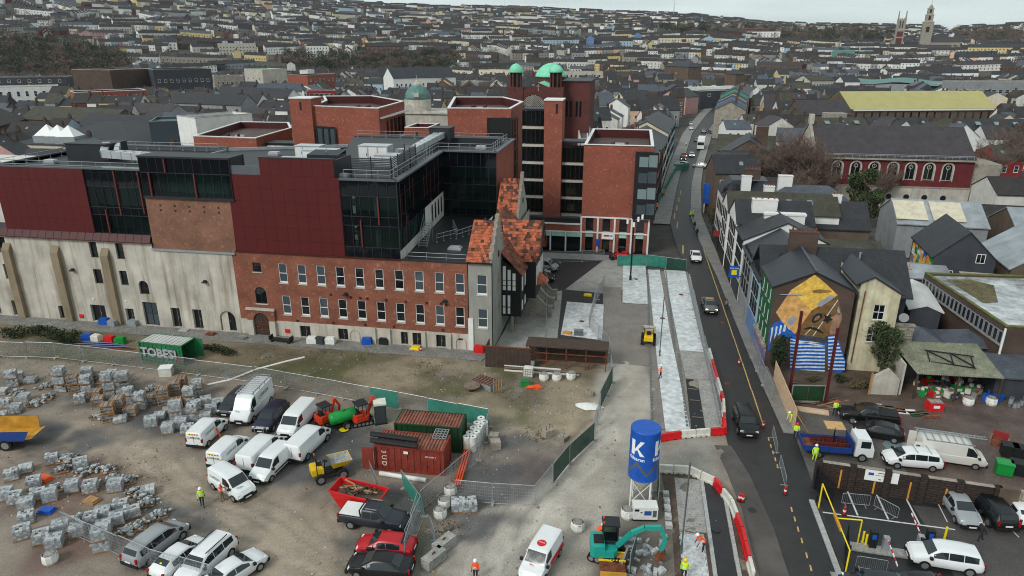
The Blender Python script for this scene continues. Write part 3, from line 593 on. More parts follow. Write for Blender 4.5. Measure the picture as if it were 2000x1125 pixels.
for a,c in (((1825,970),(1850,1020)),((1975,1035),(1990,1050))):
 p,q=G(*a),G(*c); struct(MB().bar((p.x,p.y,.032),(q.x,q.y,.032),.08,.012).bd('bay_marking','white_line'))
ks=struct(MB().box(15.35,15,0,16.15,41.9,.06).bd('kerb','concrete'))
y=28.0
while y<49.3: pbox('kerbstone','kerbstone',ks,15.72-.0*(y),y,.02,16.12,y+.9,.16); y+=.92
for i,(x,y) in enumerate(((12.4,55),(11.6,70),(13,88),(11,48),(12,104),(10.8,120),(7.9,45),(5.2,88),(8.2,98),(1.6,104),(-5.5,85))): struct(MB().tube((x,y,.03),(x,y,.042 if x>10 else .13),.34,n=14).bd('manhole_cover','rust' if i%3 else 'dark_metal'))
# the long building on the left
FYL=73.7
def railing(parent,pts,h=1.1,sp=2.0,r=.035,name='railing',m='galv'):
 b=MB()
 for (p,q) in zip(pts,pts[1:]):
  p=Vector(p); q=Vector(q); L_=(q-p).length; n=max(1,round(L_/sp))
  for i in range(n+1): c=p.lerp(q,i/n); b.tube(c,c+Vector((0,0,h)),r,n=4); b.box(c.x-.12,c.y-.12,c.z,c.x+.12,c.y+.12,c.z+.07)
  for k in (.55,1.0): b.tube(p+Vector((0,0,h*k)),q+Vector((0,0,h*k)),r,n=4)
 return b.bd(name,MT[m],parent)
def tileroof(parent,name,el,er,rr,rl,mats,tile=(.3,.34),seed=1,thick=.05,w=(6,3,1)):
 rg=random.Random(seed); el,er,rr,rl=[Vector(p) for p in (el,er,rr,rl)]; n=(er-el).cross(rl-el).normalized()
 if n.z<0: n=-n
 L_=max((er-el).length,(rr-rl).length); S=(rl-el).length; rows=max(2,int(S/tile[1])); b=MB()
 b.poly([el,er,rr,rl] if (er-el).cross(rl-el).z>0 else [rl,rr,er,el],0)
 for j in range(rows):
  a0=el.lerp(rl,j/rows); a1=er.lerp(rr,j/rows); c0=el.lerp(rl,(j+1.15)/rows); c1=er.lerp(rr,(j+1.15)/rows); cols=max(2,int((a1-a0).length/tile[0]))
  for i in range(cols):
   u0=(i+(.5 if j%2 else 0))/cols; u1=min(1,u0+.94/cols)
   if u0>=1: continue
   k=rg.choices((0,1,2),w)[0]; up=n*(thick*rg.uniform(.8,1.6)); dn=n*.012
   p=[a0.lerp(a1,u0)+up,a0.lerp(a1,u1)+up,c0.lerp(c1,u1)+dn,c0.lerp(c1,u0)+dn]
   b.poly(p,k); b.poly([p[0]-up,p[1]-up,p[1],p[0]],k)
 o=b.bd(name,mats,parent); o['kind']='stuff'; return o
ORG=[MT['tile_orange'],MT['tile_brown'],MT['tile_moss']]
def curtain(parent,o,ang,u0,u1,rows,pw=1.13,fins=(),dep=.1,finm='red_fin'):
 n=max(1,round((u1-u0)/pw)); w=(u1-u0)/n; ca,sa=cos(ang),sin(ang)
 P_=lambda u,y: (o[0]+ca*u-sa*y,o[1]+sa*u+ca*y)
 for (a,c,gm) in rows:
  for i in range(n):
   x,y=P_(u0+(i+.5)*w,dep); link('pane',boxmesh(MT[gm]),parent,(x,y,(a+c)/2),ang,(w-.05,.05,c-a-.05))
 z0=rows[0][0]; z1=rows[-1][1]; b=MB()
 for i in range(n+1): b.box(u0+i*w-.025,.02,z0,u0+i*w+.025,dep+.02,z1)
 for (a,c,gm) in rows: b.box(u0,.03,a-.04,u1,dep+.01,a+.04)
 b.box(u0,.03,z1-.04,u1,dep+.02,z1+.04); b.bd('mullions','dark_metal',parent,(o[0],o[1],0),ang)
 for (u,a,c) in fins:
  x,y=P_(u,-.06); link('fin',boxmesh(MT[finm]),parent,(x,y,(a+c)/2),ang,(.16,.2,c-a))
def panels(parent,m,x0,x1,z0,z1,nx_,nz_,y=FYL-.09,gap=.018):
 w=(x1-x0)/nx_; h=(z1-z0)/nz_
 for i in range(nx_):
  for j in range(nz_): pbox('cladding_panel',m,parent,x0+i*w+gap/2,y,z0+j*h+gap/2,x0+(i+1)*w-gap/2,y+.06,z0+(j+1)*h-gap/2)
def lampbox(parent,x,z,m='dark_metal',s=.28):
 b=MB(); b.box(x-s,FYL-.5,z,x+s,FYL,z+.12); b.box(x-s*.6,FYL-.3,z+.12,x+s*.6,FYL,z+.3); return b.bd('wall_lamp',MT[m],parent)
# rendered warehouse
T=thing('rendered_warehouse','stained white rendered warehouse with dark red cladding and glass upper storeys','building',(0,0,0))
xo=-97.0
W1=[(-81.9,-80.7,9.1,11.25,0),(-68.2,-67.1,9.1,11.25,0),(-64.4,-63.3,9.1,11.25,0),(-82.0,-80.9,5.4,7.5,0),(-68.4,-67.2,5.55,7.55,0),(-64.6,-63.5,5.55,7.55,0),(-62.1,-60.7,4.45,6.35,1)]
D1=[(-85.4,-84.2,.15,2.4,0),(-82.2,-80.9,.15,2.3,0),(-75.0,-74.0,.15,2.0,0),(-70.0,-67.8,.15,2.5,0),(-64.8,-63.6,.15,2.3,0),(-62.1,-60.0,.15,3.4,0)]
ops=[(a-xo,b_-xo,c,d,e) for a,b_,c,d,e in W1+D1]
wall(T,'wall',MT['render_white'],(xo,FYL),0,-59.1-xo,0,11.6,ops,.4)
for a,b_,c,d,e in W1: window(T,(xo,FYL),0,a-xo,c,b_-a,d-c,'arch' if e else 'plain','dark_metal','glass',True,.18)
for i,(a,b_,c,d,e) in enumerate(D1):
 if i==5: window(T,(xo,FYL),0,a-xo,c,b_-a,d-c,'grid','dark_metal','glass_dim',False,.2,'glass_door')
 else: window(T,(xo,FYL),0,a-xo,c,b_-a,d-c,'door','black_metal','galv',False,.28,'door')
MB().box(-97,FYL+.45,0,-59.15,FYL+.5,11.5).bd('inner_wall','interior_grey',T)
for x in (-80.5,-73.2,-65.9):
 b=MB(); x0,x1=x-.55,x+.55; b.box(x0,FYL-.55,0,x1,FYL-.004,9.6); b.poly([(x0,FYL-.55,9.6),(x1,FYL-.55,9.6),(x1,FYL-.004,10.5),(x0,FYL-.004,10.5)]); b.poly([(x0,FYL-.55,9.6),(x0,FYL-.004,10.5),(x0,FYL-.004,9.6)]); b.poly([(x1,FYL-.55,9.6),(x1,FYL-.004,9.6),(x1,FYL-.004,10.5)])
 b.bd('buttress','render_pier',T)
b=MB(); b.poly([(-97,FYL-.45,11.6),(-59.0,FYL-.45,11.6),(-59.0,FYL-.03,12.5),(-97,FYL-.03,12.5)]); b.poly([(-97,FYL-.45,11.5),(-59,FYL-.45,11.5),(-59,FYL-.45,11.6),(-97,FYL-.45,11.6)]); b.poly([(-97,FYL-.45,11.5),(-97,FYL,11.5),(-59,FYL,11.5),(-59,FYL-.45,11.5)][::-1]); b.poly([(-59.0,FYL-.45,11.5),(-59.0,FYL,11.5),(-59.0,FYL-.03,12.5),(-59.0,FYL-.45,11.6)]); b.bd('flashing','red_trim',T)
for i in range(33): x=-97+i*1.15; MB().bar((x,FYL-.455,11.6),(x,FYL-.04,12.5),.05,.06).bd('seam','red_clad',T)
panels(T,MT['red_clad'],-79.8,-66.8,12.5,20.7,10,5)
MB().box(-79.8,FYL-.02,12.45,-66.8,FYL+.2,20.6).bd('upper_wall','black_metal',T)
MB().box(-79.85,FYL+.2,11,-79.6,93,20.6).bd('side_wall','red_clad',T)
curtain(T,(-66.8,FYL),0,0,7.9,[(12.5,14.9,'curtain'),(14.9,15.9,'curtain_dark'),(15.9,18.5,'curtain'),(18.5,20.6,'curtain_dark')],1.13,[(4.3,14.9,20.5),(7.6,15.3,20.5),(2.2,12.6,15.6)])
b=MB(); b.box(-66.8,FYL+3.2,12.4,-59.1,FYL+3.3,20.4); b.bd('inner_partition','interior_mint',T); MB().box(-66.8,FYL+.2,15.0,-59.1,FYL+3.2,15.4).bd('floor_slab','interior_grey',T); MB().box(-66.8,FYL+.3,12.2,-59.1,FYL+3.2,12.4).bd('floor_slab','interior_grey',T)
b=MB(); b.box(-97,FYL+.5,11.3,-59,92.8,11.5); b.bd('lower_roof','roof_felt',T)
b=MB(); b.poly([(-79.7,FYL,20.25),(-59,FYL,20.25),(-59,92.8,20.25),(-79.7,92.8,20.25)]); b.bd('roof','roof_felt',T)
b=MB(); b.box(-79.9,FYL-.1,20.6,-58.8,FYL+.3,20.78); b.box(-79.9,92.5,20.2,-58.8,92.9,20.9); b.box(-79.9,FYL+.3,20.2,-79.6,92.5,20.78); b.bd('coping','louvre',T)
MB().box(-79.6,92.6,0,-59,92.8,20.2).bd('back_wall','dark_wall',T)
railing(T,[(-79.3,FYL+.7,20.25),(-59.4,FYL+.7,20.25)]); railing(T,[(-79.3,FYL+.9,20.25),(-79.3,92.2,20.25),(-60,92.2,20.25)])
for x,z in ((-71.3,7.2),): lampbox(T,x,z)
pbox('fire_box','red_plastic',T,-71.9,FYL-.12,.5,-71.3,FYL,1.0)
b=MB(); b.box(-97,FYL+6,11.5,-80.6,90,19.2); b.bd('set_back_block','offwhite',T)
for i in range(3): pbox('bulkhead_lamp','helmet_white',T,(-73.6,-69.2,-64.4)[i]-.12,FYL-.1,3.3,(-73.6,-69.2,-64.4)[i]+.12,FYL,3.45)
# middle block: bare brick with a glass box on top
T=thing('brick_and_glass_block','block with bare brick band, glass box above and pale rendered wall with black doors below','building')
D2=[(-58.1,-56.8,.15,2.85,0),(-55.0,-53.7,.15,2.85,0),(-51.2,-49.0,.15,2.9,1)]
wall(T,'wall',MT['render_white'],(-59.1,FYL),0,10.9,0,10.65,[(a+59.1,b_+59.1,c,d,e) for a,b_,c,d,e in D2],.4)
for a,b_,c,d,e in D2: window(T,(-59.1,FYL),0,a+59.1,c,b_-a,d-c,'door','black_metal','galv',False,.28,'door')
pbox('doorway_fill','plinth',T,-51.1,FYL+.2,.1,-50.1,FYL+.28,2.85)
MB().box(-59.1,FYL-.2,10.6,-47.7,FYL+.1,10.85).bd('ledge','galv',T)
b=MB(); b.poly([(-58.9,FYL-.03,10.85),(-47.5,FYL-.03,10.85),(-47.4,FYL-.03,17.5),(-58.8,FYL-.03,17.5)]); b.bd('brick_wall','brick_buff',T)
for i in range(6): pbox('joist_hole','black_metal',T,-57+i*1.95,FYL-.04,16.3,-56.75+i*1.95,FYL+.1,16.55); pbox('joist_hole','black_metal',T,-57+i*1.95,FYL-.04,15.7,-56.75+i*1.95,FYL+.1,15.95)
curtain(T,(-58.7,FYL-.25),0,0,11.9,[(17.6,20.5,'curtain'),(20.5,22.3,'curtain_dark')],1.19,[(1.2,17.6,20.5),(3.5,20.5,22.2),(7.2,17.6,20.5)])
MB().box(-58.8,FYL-.3,17.35,-46.7,FYL+.1,17.6).bd('sill_beam','dark_metal',T); MB().box(-58.7,FYL+2.5,17.6,-46.8,FYL+2.6,22).bd('inner_partition','interior_mint',T); MB().box(-58.7,FYL,17.4,-46.8,FYL+2.5,17.6).bd('floor_slab','interior_grey',T)
b=MB(); b.box(-58.8,FYL-.32,22.3,-46.7,FYL+3,22.5); b.box(-58.75,FYL,17.6,-58.65,FYL+3,22.3); b.box(-46.85,FYL,17.6,-46.75,FYL+3,22.3); b.box(-58.8,FYL+2.7,20,-46.7,FYL+3,22.4); b.bd('glass_box_roof','dark_metal',T)
b=MB(); b.poly([(-59,FYL+3,20.3),(-43,FYL+3,20.3),(-43,100,20.3),(-59,92.8,20.3)]); b.bd('roof','roof_felt',T)
b=MB(); b.bar((-59,92.8,20.45),(-43,99.5,20.45),.4,.5); b.bar((-59,FYL+3,20.4),(-59,92.8,20.4),.3,.3); b.bd('coping','galv',T); MB().poly([(-59,92.8,0),(-43,99.5,0),(-43,99.5,20.3),(-59,92.8,20.3)][::-1]).bd('back_wall','dark_wall',T)
b=MB(); b.box(-47.9,FYL-.02,20,-42.9,FYL+.3,21.6); b.bd('link_wall','louvre',T)
for i,x in enumerate((-52.4,)): lampbox(T,x,6.7)
# brick wing with red cladding and the glass corner
T=thing('brick_wing','old red brick wing with white sash windows under dark red cladding and glass corner','building')
xo=-48.2
ups=[(-42.2+2.49*i,-41.1+2.49*i,7.25,9.75,0) for i in range(10)]; los=[(-42.2+2.48*i,-41.1+2.48*i,3.05,5.55,0) for i in range(10)]
oth=[(-45.6,-44.5,8.5,9.7,0),(-45.75,-44.25,4.3,6.5,1)]
wall(T,'wall',[MT['brick_old'],MT['stone_pale']],(xo,FYL),0,30.0,2.05,11.0,[(a-xo,b_-xo,c,d,e) for a,b_,c,d,e in ups+los+oth if True],.16)
for i,(a,b_,c,d,e) in enumerate(ups): window(T,(xo,FYL),0,a-xo,c,b_-a,d-c,'sash','white_upvc','glass_dim' if i in(0,1,2,7,8,9) else 'glass')
for i,(a,b_,c,d,e) in enumerate(los): window(T,(xo,FYL),0,a-xo,c,b_-a,d-c,'sash','white_upvc','glass_dim' if i in(0,2,8) else 'glass')
window(T,(xo,FYL),0,-45.6-xo,8.5,1.1,1.2,'plain','dark_metal','glass'); window(T,(xo,FYL),0,-45.75-xo,4.3,1.5,2.2,'arch','dark_metal','glass')
D3=[(-40.2,-38.8,.12,1.65,0),(-35.1,-33.8,.12,1.65,0),(-26.9,-26.0,.12,1.8,0),(-25.4,-24.3,.12,1.8,0),(-22.4,-21.2,.12,1.75,0),(-19.6,-19.0,1.2,1.6,0)]
wall(T,'plinth',MT['plinth'],(xo,FYL-.05),0,30.0,0,2.05,[(a-xo,b_-xo,c,d,0) for a,b_,c,d,e in D3]+[(-46.3-xo,-44.2-xo,.05,2.04,0)],.3)
MB().box(xo,FYL-.05,2.05,-18.2,FYL+.02,2.09).bd('plinth_ledge','plinth',T)
for a,b_,c,d,e in D3: window(T,(xo,FYL),0,a-xo,c,b_-a,d-c,'door','black_metal','galv',False,.12,'door')
# arched gateway with stone surround
b=MB(); x0,x1=-47.2,-43.3; b.box(x0,FYL-.35,3.45,x1,FYL-.01,3.7)
for a in ((-47.15,-46.35),(-44.15,-43.35)): b.box(a[0],FYL-.42,0,a[1],FYL-.06,2.05)
b.bd('gate_surround','stone_pale',T)
b=MB(); cc=-45.25; h=1.05
for k in range(12):
 a0,a1=pi*k/12,pi*(k+1)/12
 q=[(cc+r*cos(a),FYL-.3,2.05+r*sin(a)) for r,a in ((h,a0),(1.45,a0),(1.45,a1),(h,a1))]; b.poly(q); b.poly([(q[3][0],FYL,q[3][2]),(q[0][0],FYL,q[0][2]),q[0],q[3]][::-1])
for s in (-1,1): b.poly([(cc+s*1.45,FYL-.29,2.05),(cc+s*1.9,FYL-.29,2.05),(cc+s*1.9,FYL-.29,3.45),(cc,FYL-.29,3.45),(cc+s*.7,FYL-.29,3.3),(cc+s*1.25,FYL-.29,2.8)][::s])
b.box(cc-1.9,FYL-.28,2.05,cc-1.85,FYL,3.45); b.box(cc+1.85,FYL-.28,2.05,cc+1.9,FYL,3.45); b.bd('gate_arch','brick_old',T)
g=MB(); g.poly([(cc-1.05,FYL-.12,.05),(cc+1.05,FYL-.12,.05)]+[(cc+1.05*cos(pi*k/10),FYL-.12,2.05+1.05*sin(pi*k/10)) for k in range(11)]); gg=g.bd('gate','rust',T); gg.data.materials[0]=mat('gate_brown',(58,44,40),.7,.15,2)
b=MB()
for s in (-.52,.52):
 for k in range(14): a0,a1=2*pi*k/14,2*pi*(k+1)/14; b.bar((cc+s+.36*cos(a0),FYL-.15,1.5+.36*sin(a0)),(cc+s+.36*cos(a1),FYL-.15,1.5+.36*sin(a1)),.06,.05)
for z in (.5,.75,1.5): b.box(cc-1,FYL-.17,z,cc+1,FYL-.125,z+.06)
b.box(cc-.04,FYL-.18,.05,cc+.04,FYL-.12,2.9); b.bd('gate_rings','rust',gg)
for x in (-30.3,-28.4,-24.0+.1,-20.7): b=MB().box(x-.22,FYL-.3,0,x+.22,FYL-.05,2.1 if x<-29 or x>-28.6 else 2.1); b.bd('pilaster','stone_pale',T)
for x in (-32.9,-19.3):
 b=MB();
 for k in range(8): a0,a1=pi*k/8,pi*(k+1)/8; b.bar((x+.62*cos(a0),FYL-.08,1.0+.62*sin(a0)),(x+.62*cos(a1),FYL-.08,1.0+.62*sin(a1)),.1,.12)
 b.box(x-.67,FYL-.13,0,x-.57,FYL-.05,1); b.box(x+.57,FYL-.13,0,x+.67,FYL-.05,1); b.bd('blind_arch','stone_pale',T)
for i,(x,z) in enumerate(((-35.6,6.1),(-33,5.9),(-31.8,5.9),(-30.9,5.9),(-28.5,5.85),(-26,5.8),(-23.4,5.8),(-21.6,5.85),(-40.4,2.3),(-35.6,2.35),(-31.4,2.4),(-27.7,2.4),(-21.5,2.4),(-21,5.7))):
 b=MB(); b.tube((x,FYL-.06,z),(x,FYL,z),.17,n=8); b.bd('tie_plate','red_trim',T)
lampbox(T,-33.6,6.2); lampbox(T,-21.1,6.1)
pbox('fire_box','red_plastic',T,-42.2,FYL-.15,.55,-41.6,FYL-.05,1.05)
MB().box(xo,FYL+.4,0,-18.3,FYL+.5,11).bd('inner_wall','interior_grey',T)
MB().box(-47.6,FYL-.16,10.98,-26.4,FYL+.05,11.14).bd('string_course','red_trim',T)
panels(T,MT['red_clad'],-47.4,-33.25,11.14,20.6,10,6); panels(T,MT['red_clad'],-43.0,-33.75,20.6,22.6,7,1)
MB().box(-47.4,FYL-.02,11.1,-33.2,FYL+.15,20.55).bd('upper_wall','black_metal',T); b=MB(); b.box(-43,FYL-.02,20.5,-33.75,FYL+.3,22.6); b.box(-43.05,FYL-.12,22.6,-33.7,FYL+.35,22.72); b.box(-33.95,FYL+.3,20.3,-33.75,FYL+5,22.5); b.bd('high_parapet','dark_metal',T)
RW=[(11.1,12.4,'curtain_dark'),(12.4,15.0,'curtain'),(15.0,16.1,'curtain_dark'),(16.1,18.5,'curtain'),(18.5,20.35,'curtain_dark')]
curtain(T,(-33.2,FYL-.02),0,0,6.8,RW,1.13,[(2.25,12.4,15.7),(4.5,15.2,18.5)])
SA=atan2(97.4-FYL,-27.6+26.4); SL_=hypot(97.4-FYL,1.2)
wall(T,'terrace_wall',[MT['offwhite']],(-26.4,FYL+.05),SA,SL_,10.8,14.6,[],.2);
for u in (16.0,17.9,19.8,21.7): window(T,(-26.4,FYL+.05),SA,u,11.7,.85,2.4,'arch','dark_metal','glass',False,-.16)
curtain(T,(-26.4,FYL+.0),SA,0,12,[(12.2,14.6,'curtain'),(14.6,16.2,'curtain_dark'),(16.2,18.6,'curtain'),(18.6,20.35,'curtain_dark')],1.2,[(.8,14.8,20),(2.9,14.4,19.4),(2.4,12.2,14.6),(6.5,15.6,19.6),(5.0,17.4,20.2)],dep=-.12)
curtain(T,(-26.4,FYL+.0),SA,12,SL_,[(14.6,16.2,'curtain_dark'),(16.2,18.6,'curtain'),(18.6,20.35,'curtain_dark')],1.2,[(13.5,16.0,20.2),(15.6,14.7,19.0),(18,15.2,20.2),(20.3,14.7,20),(9.0+3,16,19)],dep=-.12)
curtain(T,(-27.6,97.4),0,0,8.1,[(11.0,13.2,'curtain'),(13.2,15.6,'curtain'),(15.6,18.2,'curtain'),(18.2,20.35,'curtain_dark')],1.16)
MB().box(-27.4,101.5,11,-19.8,101.6,20.2).bd('inner_partition','interior_mint',T)
for z in (13.1,15.5,18.1): MB().box(-27.5,97.7,z,-19.6,101.5,z+.3).bd('floor_slab','interior_grey',T)
for z in (11.0,15.0): b=MB().box(-33,FYL+.3,z,-27.0,FYL+4,z+.25); b.bd('floor_slab','interior_grey',T)
MB().box(-33.2,FYL+4,11,-27.2,FYL+4.1,20.2).bd('inner_partition','interior_mint',T);
for x,y in ((-29.4,FYL+1.2),):
 for z in (11.3,15.3): MB().tube((x,y,z),(x,y,z+3.6),.3,n=10).bd('column','white_paint',T)
b=MB(); b.poly([(-19.5,97.4,0),(-19.5,112,0),(-19.5,112,20.35),(-19.5,97.4,20.35)]); b.bd('side_wall','brick_new',T)
RP=[(-43.5,FYL+.1),(-26.4,FYL+.1),(-27.6,97.4),(-19.5,97.4),(-19.5,112),(-47,112),(-43.5,99.5)]
b=MB(); b.poly([(x,y,20.3) for x,y in RP]); b.bd('roof','roof_felt',T)
b=MB()
for p,q,w in (((-33.2,FYL),(-26.4,FYL),.5),((-26.4,FYL-.1),(-27.6,97.4),.8),((-27.6,97.4),(-19.5,97.4),.7),((-19.5,97.2),(-19.5,112),.7),((-19.5,112),(-47,112),.4)): b.bar((*p,20.45),(*q,20.45),w,.22)
b.bd('coping','louvre',T); MB().poly([(-47,111.9,0),(-19.5,111.9,0),(-19.5,111.9,20.4),(-47,111.9,20.4)][::-1]).bd('back_wall','dark_wall',T)
railing(T,[(-33,FYL+.8,20.3),(-27.4,FYL+.8,20.3),(-28.4,96.6,20.3),(-28.4,98.4,20.3),(-20.4,98.4,20.3),(-20.4,111,20.3)],1.1,1.6); railing(T,[(-46,110.9,20.3),(-21,110.9,20.3)],1.1,2.6)
# terrace roof behind the brick front
b=MB(); b.poly([(-26.4,FYL+.3,10.7),(-18.3,FYL+.3,10.7),(-18.3,97.4,10.7),(-27.6,97.4,10.7)]); b.bd('terrace_roof','roof_felt',T); MB().box(-26.3,FYL-.05,10.98,-18.0,FYL+.35,11.15).bd('terrace_coping','dark_metal',T)
railing(T,[(-25.9,FYL+.9,10.7),(-18.6,FYL+.9,10.7)],1.1,2.2)
railing(T,[(-22.5,85,10.7),(-20.2,90,10.7),(-20.2,93,10.7)],1.1,1.5); railing(T,[(-24.6,83,10.7),(-22.6,86,10.7),(-24.5,91,10.7)],1.1,1.3)
b=MB(); a=Vector((-25.3,78.6,10.7));
for i in range(10): z=10.7+i*.26; b.box(-26.2,80.4-0+i*.27,z+.2,-25.2,80.65+i*.27,z+.24)
for s in (-26.25,-25.15): b.bar((s,80.3,10.8),(s,83.2,13.4),.05,.2); b.bar((s,80.3,11.8),(s,83.2,14.4),.05,.05); b.tube((s,80.3,10.7),(s,80.3,11.8),.03,n=4); b.tube((s,83.1,10.7),(s,83.1,14.4),.03,n=4); b.tube((s,81.7,12),(s,81.7,13.1),.03,n=4)
b.bd('roof_stair','galv',T)
b=MB(); b.box(-22.3,79.8,10.7,-20.6,80.9,10.95); b.box(-22.1,79.95,10.95,-20.8,80.75,11.1); b.bd('roof_hatch','duct',T)
b=MB(); b.poly([(-20.6,84.6,10.8),(-18.4,84.6,10.8),(-18.4,89.5,13.0)]); b.poly([(-20.6,84.6,10.8),(-18.4,89.5,13.0),(-20.8,89.5,10.8)]); b.bd('glass_lantern','glass_pale',T)
# plant on the roof
def ahu(x,y,z,w,d,h,label,m='duct',doors=3):
 t=thing('air_handling_unit',label,'roof plant',(x,y,z)); b=MB().box(-w/2,-d/2,.15,w/2,d/2,h); b.box(-w/2-.05,-d/2-.05,h,w/2+.05,d/2+.05,h+.08); b.bd('casing',MT[m],t)
 MB().box(-w/2+.1,-d/2+.1,0,w/2-.1,d/2-.1,.15).bd('base_frame','dark_metal',t)
 for i in range(doors):
  u=-w/2+w*(i+.5)/doors; q=pbox('access_door','white_paint',t,u-w/doors*.42,-d/2-.03,.3,u+w/doors*.42,-d/2,h-.15); pbox('latch','blue_plastic',t,u+w/doors*.3,-d/2-.06,h*.45,u+w/doors*.36,-d/2-.03,h*.62)
ahu(-39.3,82.5,20.3,4.2,2.2,2.1,'long pale air handling unit behind the highest red parapet'); ahu(-33.4,86.2,20.3,4.0,2.2,2.3,'pale air handling unit with white doors behind louvre screen'); ahu(-41.8,79.5,20.3,3.4,2.0,1.4,'low pale roof unit on the red parapet side'); ahu(-30.5,83.2,20.3,3.2,2.2,1.6,'square pale roof unit enclosed by the louvre screen'); ahu(-43.5,88,20.3,3.6,2,1.8,'pale unit behind the long roof units near the duct bend')
t=thing('plant_box','charcoal box housing with sloped top on the red clad roof','roof plant',(-36.6,78.2,20.3)); b=MB(); b.prism([(-2.0,-1.2),(2.0,-1.2),(2.0,1.2),(-2.0,1.2)],0,2.3); b.poly([(-2,-1.2,2.31),(2,-1.2,2.31),(2,1.2,2.6),(-2,1.2,2.6)]); b.poly([(-2,1.2,2.3),(-2,1.2,2.6),(2,1.2,2.6),(2,1.2,2.3)]); b.bd('casing','dark_metal',t); MB().tube((0,0,2.4),(0,0,2.9),.08,n=6).bd('vent_pipe','galv',t)
t=thing('louvre_screen','grey louvred plant screen standing on the glass corner roof','screen',(0,0,20.3))
for (p,q) in (((-32.9,76.6),(-27.9,76.6)),((-27.9,76.6),(-28.4,87.5)),((-28.4,87.5),(-29.9,87.5))):
 L_=hypot(q[0]-p[0],q[1]-p[1]); a=atan2(q[1]-p[1],q[0]-p[0])
 for i in range(10): link('slat',boxmesh(MT['louvre']),t,((p[0]+q[0])/2,(p[1]+q[1])/2,.3+i*.2),0,(L_,.06,.16),rot=(R(25),0,a))
 n=max(1,round(L_/2.5))
 for i in range(n+1): u=i/n; pbox('post','dark_metal',t,p[0]+(q[0]-p[0])*u-.06,p[1]+(q[1]-p[1])*u-.06,0,p[0]+(q[0]-p[0])*u+.06,p[1]+(q[1]-p[1])*u+.06,2.35)
def duct(pts,w,h,label,z0=20.3):
 t=thing('roof_duct',label,'duct'); b=MB()
 for p,q in zip(pts,pts[1:]): b.bar(p,q,w,h)
 b.bd('casing','duct',t)
 f=MB()
 for p,q in zip(pts,pts[1:]):
  p=Vector(p); q=Vector(q); n=max(2,int((q-p).length/1.6))
  for i in range(n+1): c=p.lerp(q,i/n); d=(q-p).normalized()*.03; f.bar(c-d,c+d,w+.08,h+.08)
 f.bd('flange','galv',t)
 s=MB()
 for p,q in zip(pts,pts[1:]):
  c=(Vector(p)+Vector(q))/2; s.tube((c.x,c.y,z0),(c.x,c.y,c.z),.08,n=4)
 s.bd('support','dark_metal',t)
duct([(-31.8,90,21.2),(-30.2,92,21.2),(-29.2,103.5,21.9)],.8,.8,'bright twin duct rising to the charcoal box by the back roof'); duct([(-30.7,91,21.1),(-30.2,103.5,21.9)],.7,.7,'bright duct running alongside its twin across the back roof')
t=thing('plant_box','charcoal box at the top end of the twin ducts','roof plant',(-29.6,105.0,20.3)); MB().prism([(-1.6,-1.5),(1.6,-1.5),(1.6,1.5),(-1.6,1.5)],0,2.6).bd('casing','dark_metal',t); MB().box(-1.7,-1.6,2.6,1.7,1.6,2.7).bd('lid','dark_metal',t)
t=thing('plant_box','long low charcoal casing on the back roof edge','roof plant',(-24.6,106.0,20.3)); MB().box(-4,-1,0,4,1,1.0).bd('casing','dark_metal',t); MB().box(-4.05,-1.05,1.0,4.05,1.05,1.06).bd('lid','roof_felt',t)
duct([(-71.5,84,22.0),(-70,81.5,21.2),(-59.5,79.5,21.2)],.9,.9,'bright bent duct on the flat roof of the rendered warehouse'); duct([(-70.2,84.6,22.0),(-69,82.6,21.3),(-59.5,80.9,21.3)],.6,.6,'second bright duct beside the bent one on the warehouse roof')
t=thing('plant_box','long charcoal housing at the start of the warehouse roof ducts','roof plant',(-73.5,84.5,20.25)); MB().box(-3.2,-2,0,3.2,2,2.0).bd('casing','dark_metal',t); MB().box(-3.3,-2.1,2,3.3,2.1,2.1).bd('lid','roof_felt',t)
for i,(x,y) in enumerate(((-75.6,78.5),(-22.8,108.3),(-22.5,101.0),(-33.6,75.3),(-41,76.2),(-46,92),(-50,90))):
 t=thing('roof_vent','low pale roof vent cowl on a dark flat roof','vent',(x,y,20.3),0,'vent cowls on the flat roofs'); MB().box(-.8,-.5,0,.8,.5,.25).bd('upstand','galv',t); MB().box(-.7,-.42,.25,.7,.42,.5).bd('cowl','duct',t)
# gabled house at the end
T=thing('gabled_house','grey rendered house with orange tiled roof, stepped gable and half timbered jetty','house')
GX0,GX1=-18.3,-15.4
gw=[(-17.2,-15.95,7.25,9.75),(-17.15,-15.95,3.0,5.5)]
wall(T,'front_wall',MT['render_grey'],(GX0,FYL),0,GX1-GX0,0,11.5,[(a-GX0,b_-GX0,c,d,0) for a,b_,c,d in gw],.16)
for a,b_,c,d in gw: window(T,(GX0,FYL),0,a-GX0,c,b_-a,d-c,'sash','white_upvc','glass_dim')
MB().box(GX0,FYL-.14,0,GX0+.6,FYL,4.2).bd('pier','white_paint',T)
b=MB(); b.poly([(GX1,FYL,0),(GX1,82,0),(GX1,82,9.2),(GX1,78.0,15.3),(GX1,FYL,11.5)]); b.poly([(GX0,FYL,11),(GX0,FYL,11.5),(GX0,78,15),(GX0,82,11.5),(GX0,82,11)]); b.bd('gable_wall','render_grey',T)
b=MB()
for k,(y,z) in enumerate(((74.3,12.2),(75.1,13),(75.9,13.75),(76.7,14.5),(77.5,15.2))): b.box(GX1-.35,y-.42,z-.7,GX1+.08,y+.42,z+.15)
b.box(GX1-.35,77.6,14.8,GX1+.1,78.4,16.0);
for k in range(6): b.box(GX1-.3,78.3+k*.62,14.6-k*.98,GX1+.06,79.0+k*.62,15.2-k*.98)
b.bd('gable_coping','stone',T)['kind']='stuff'
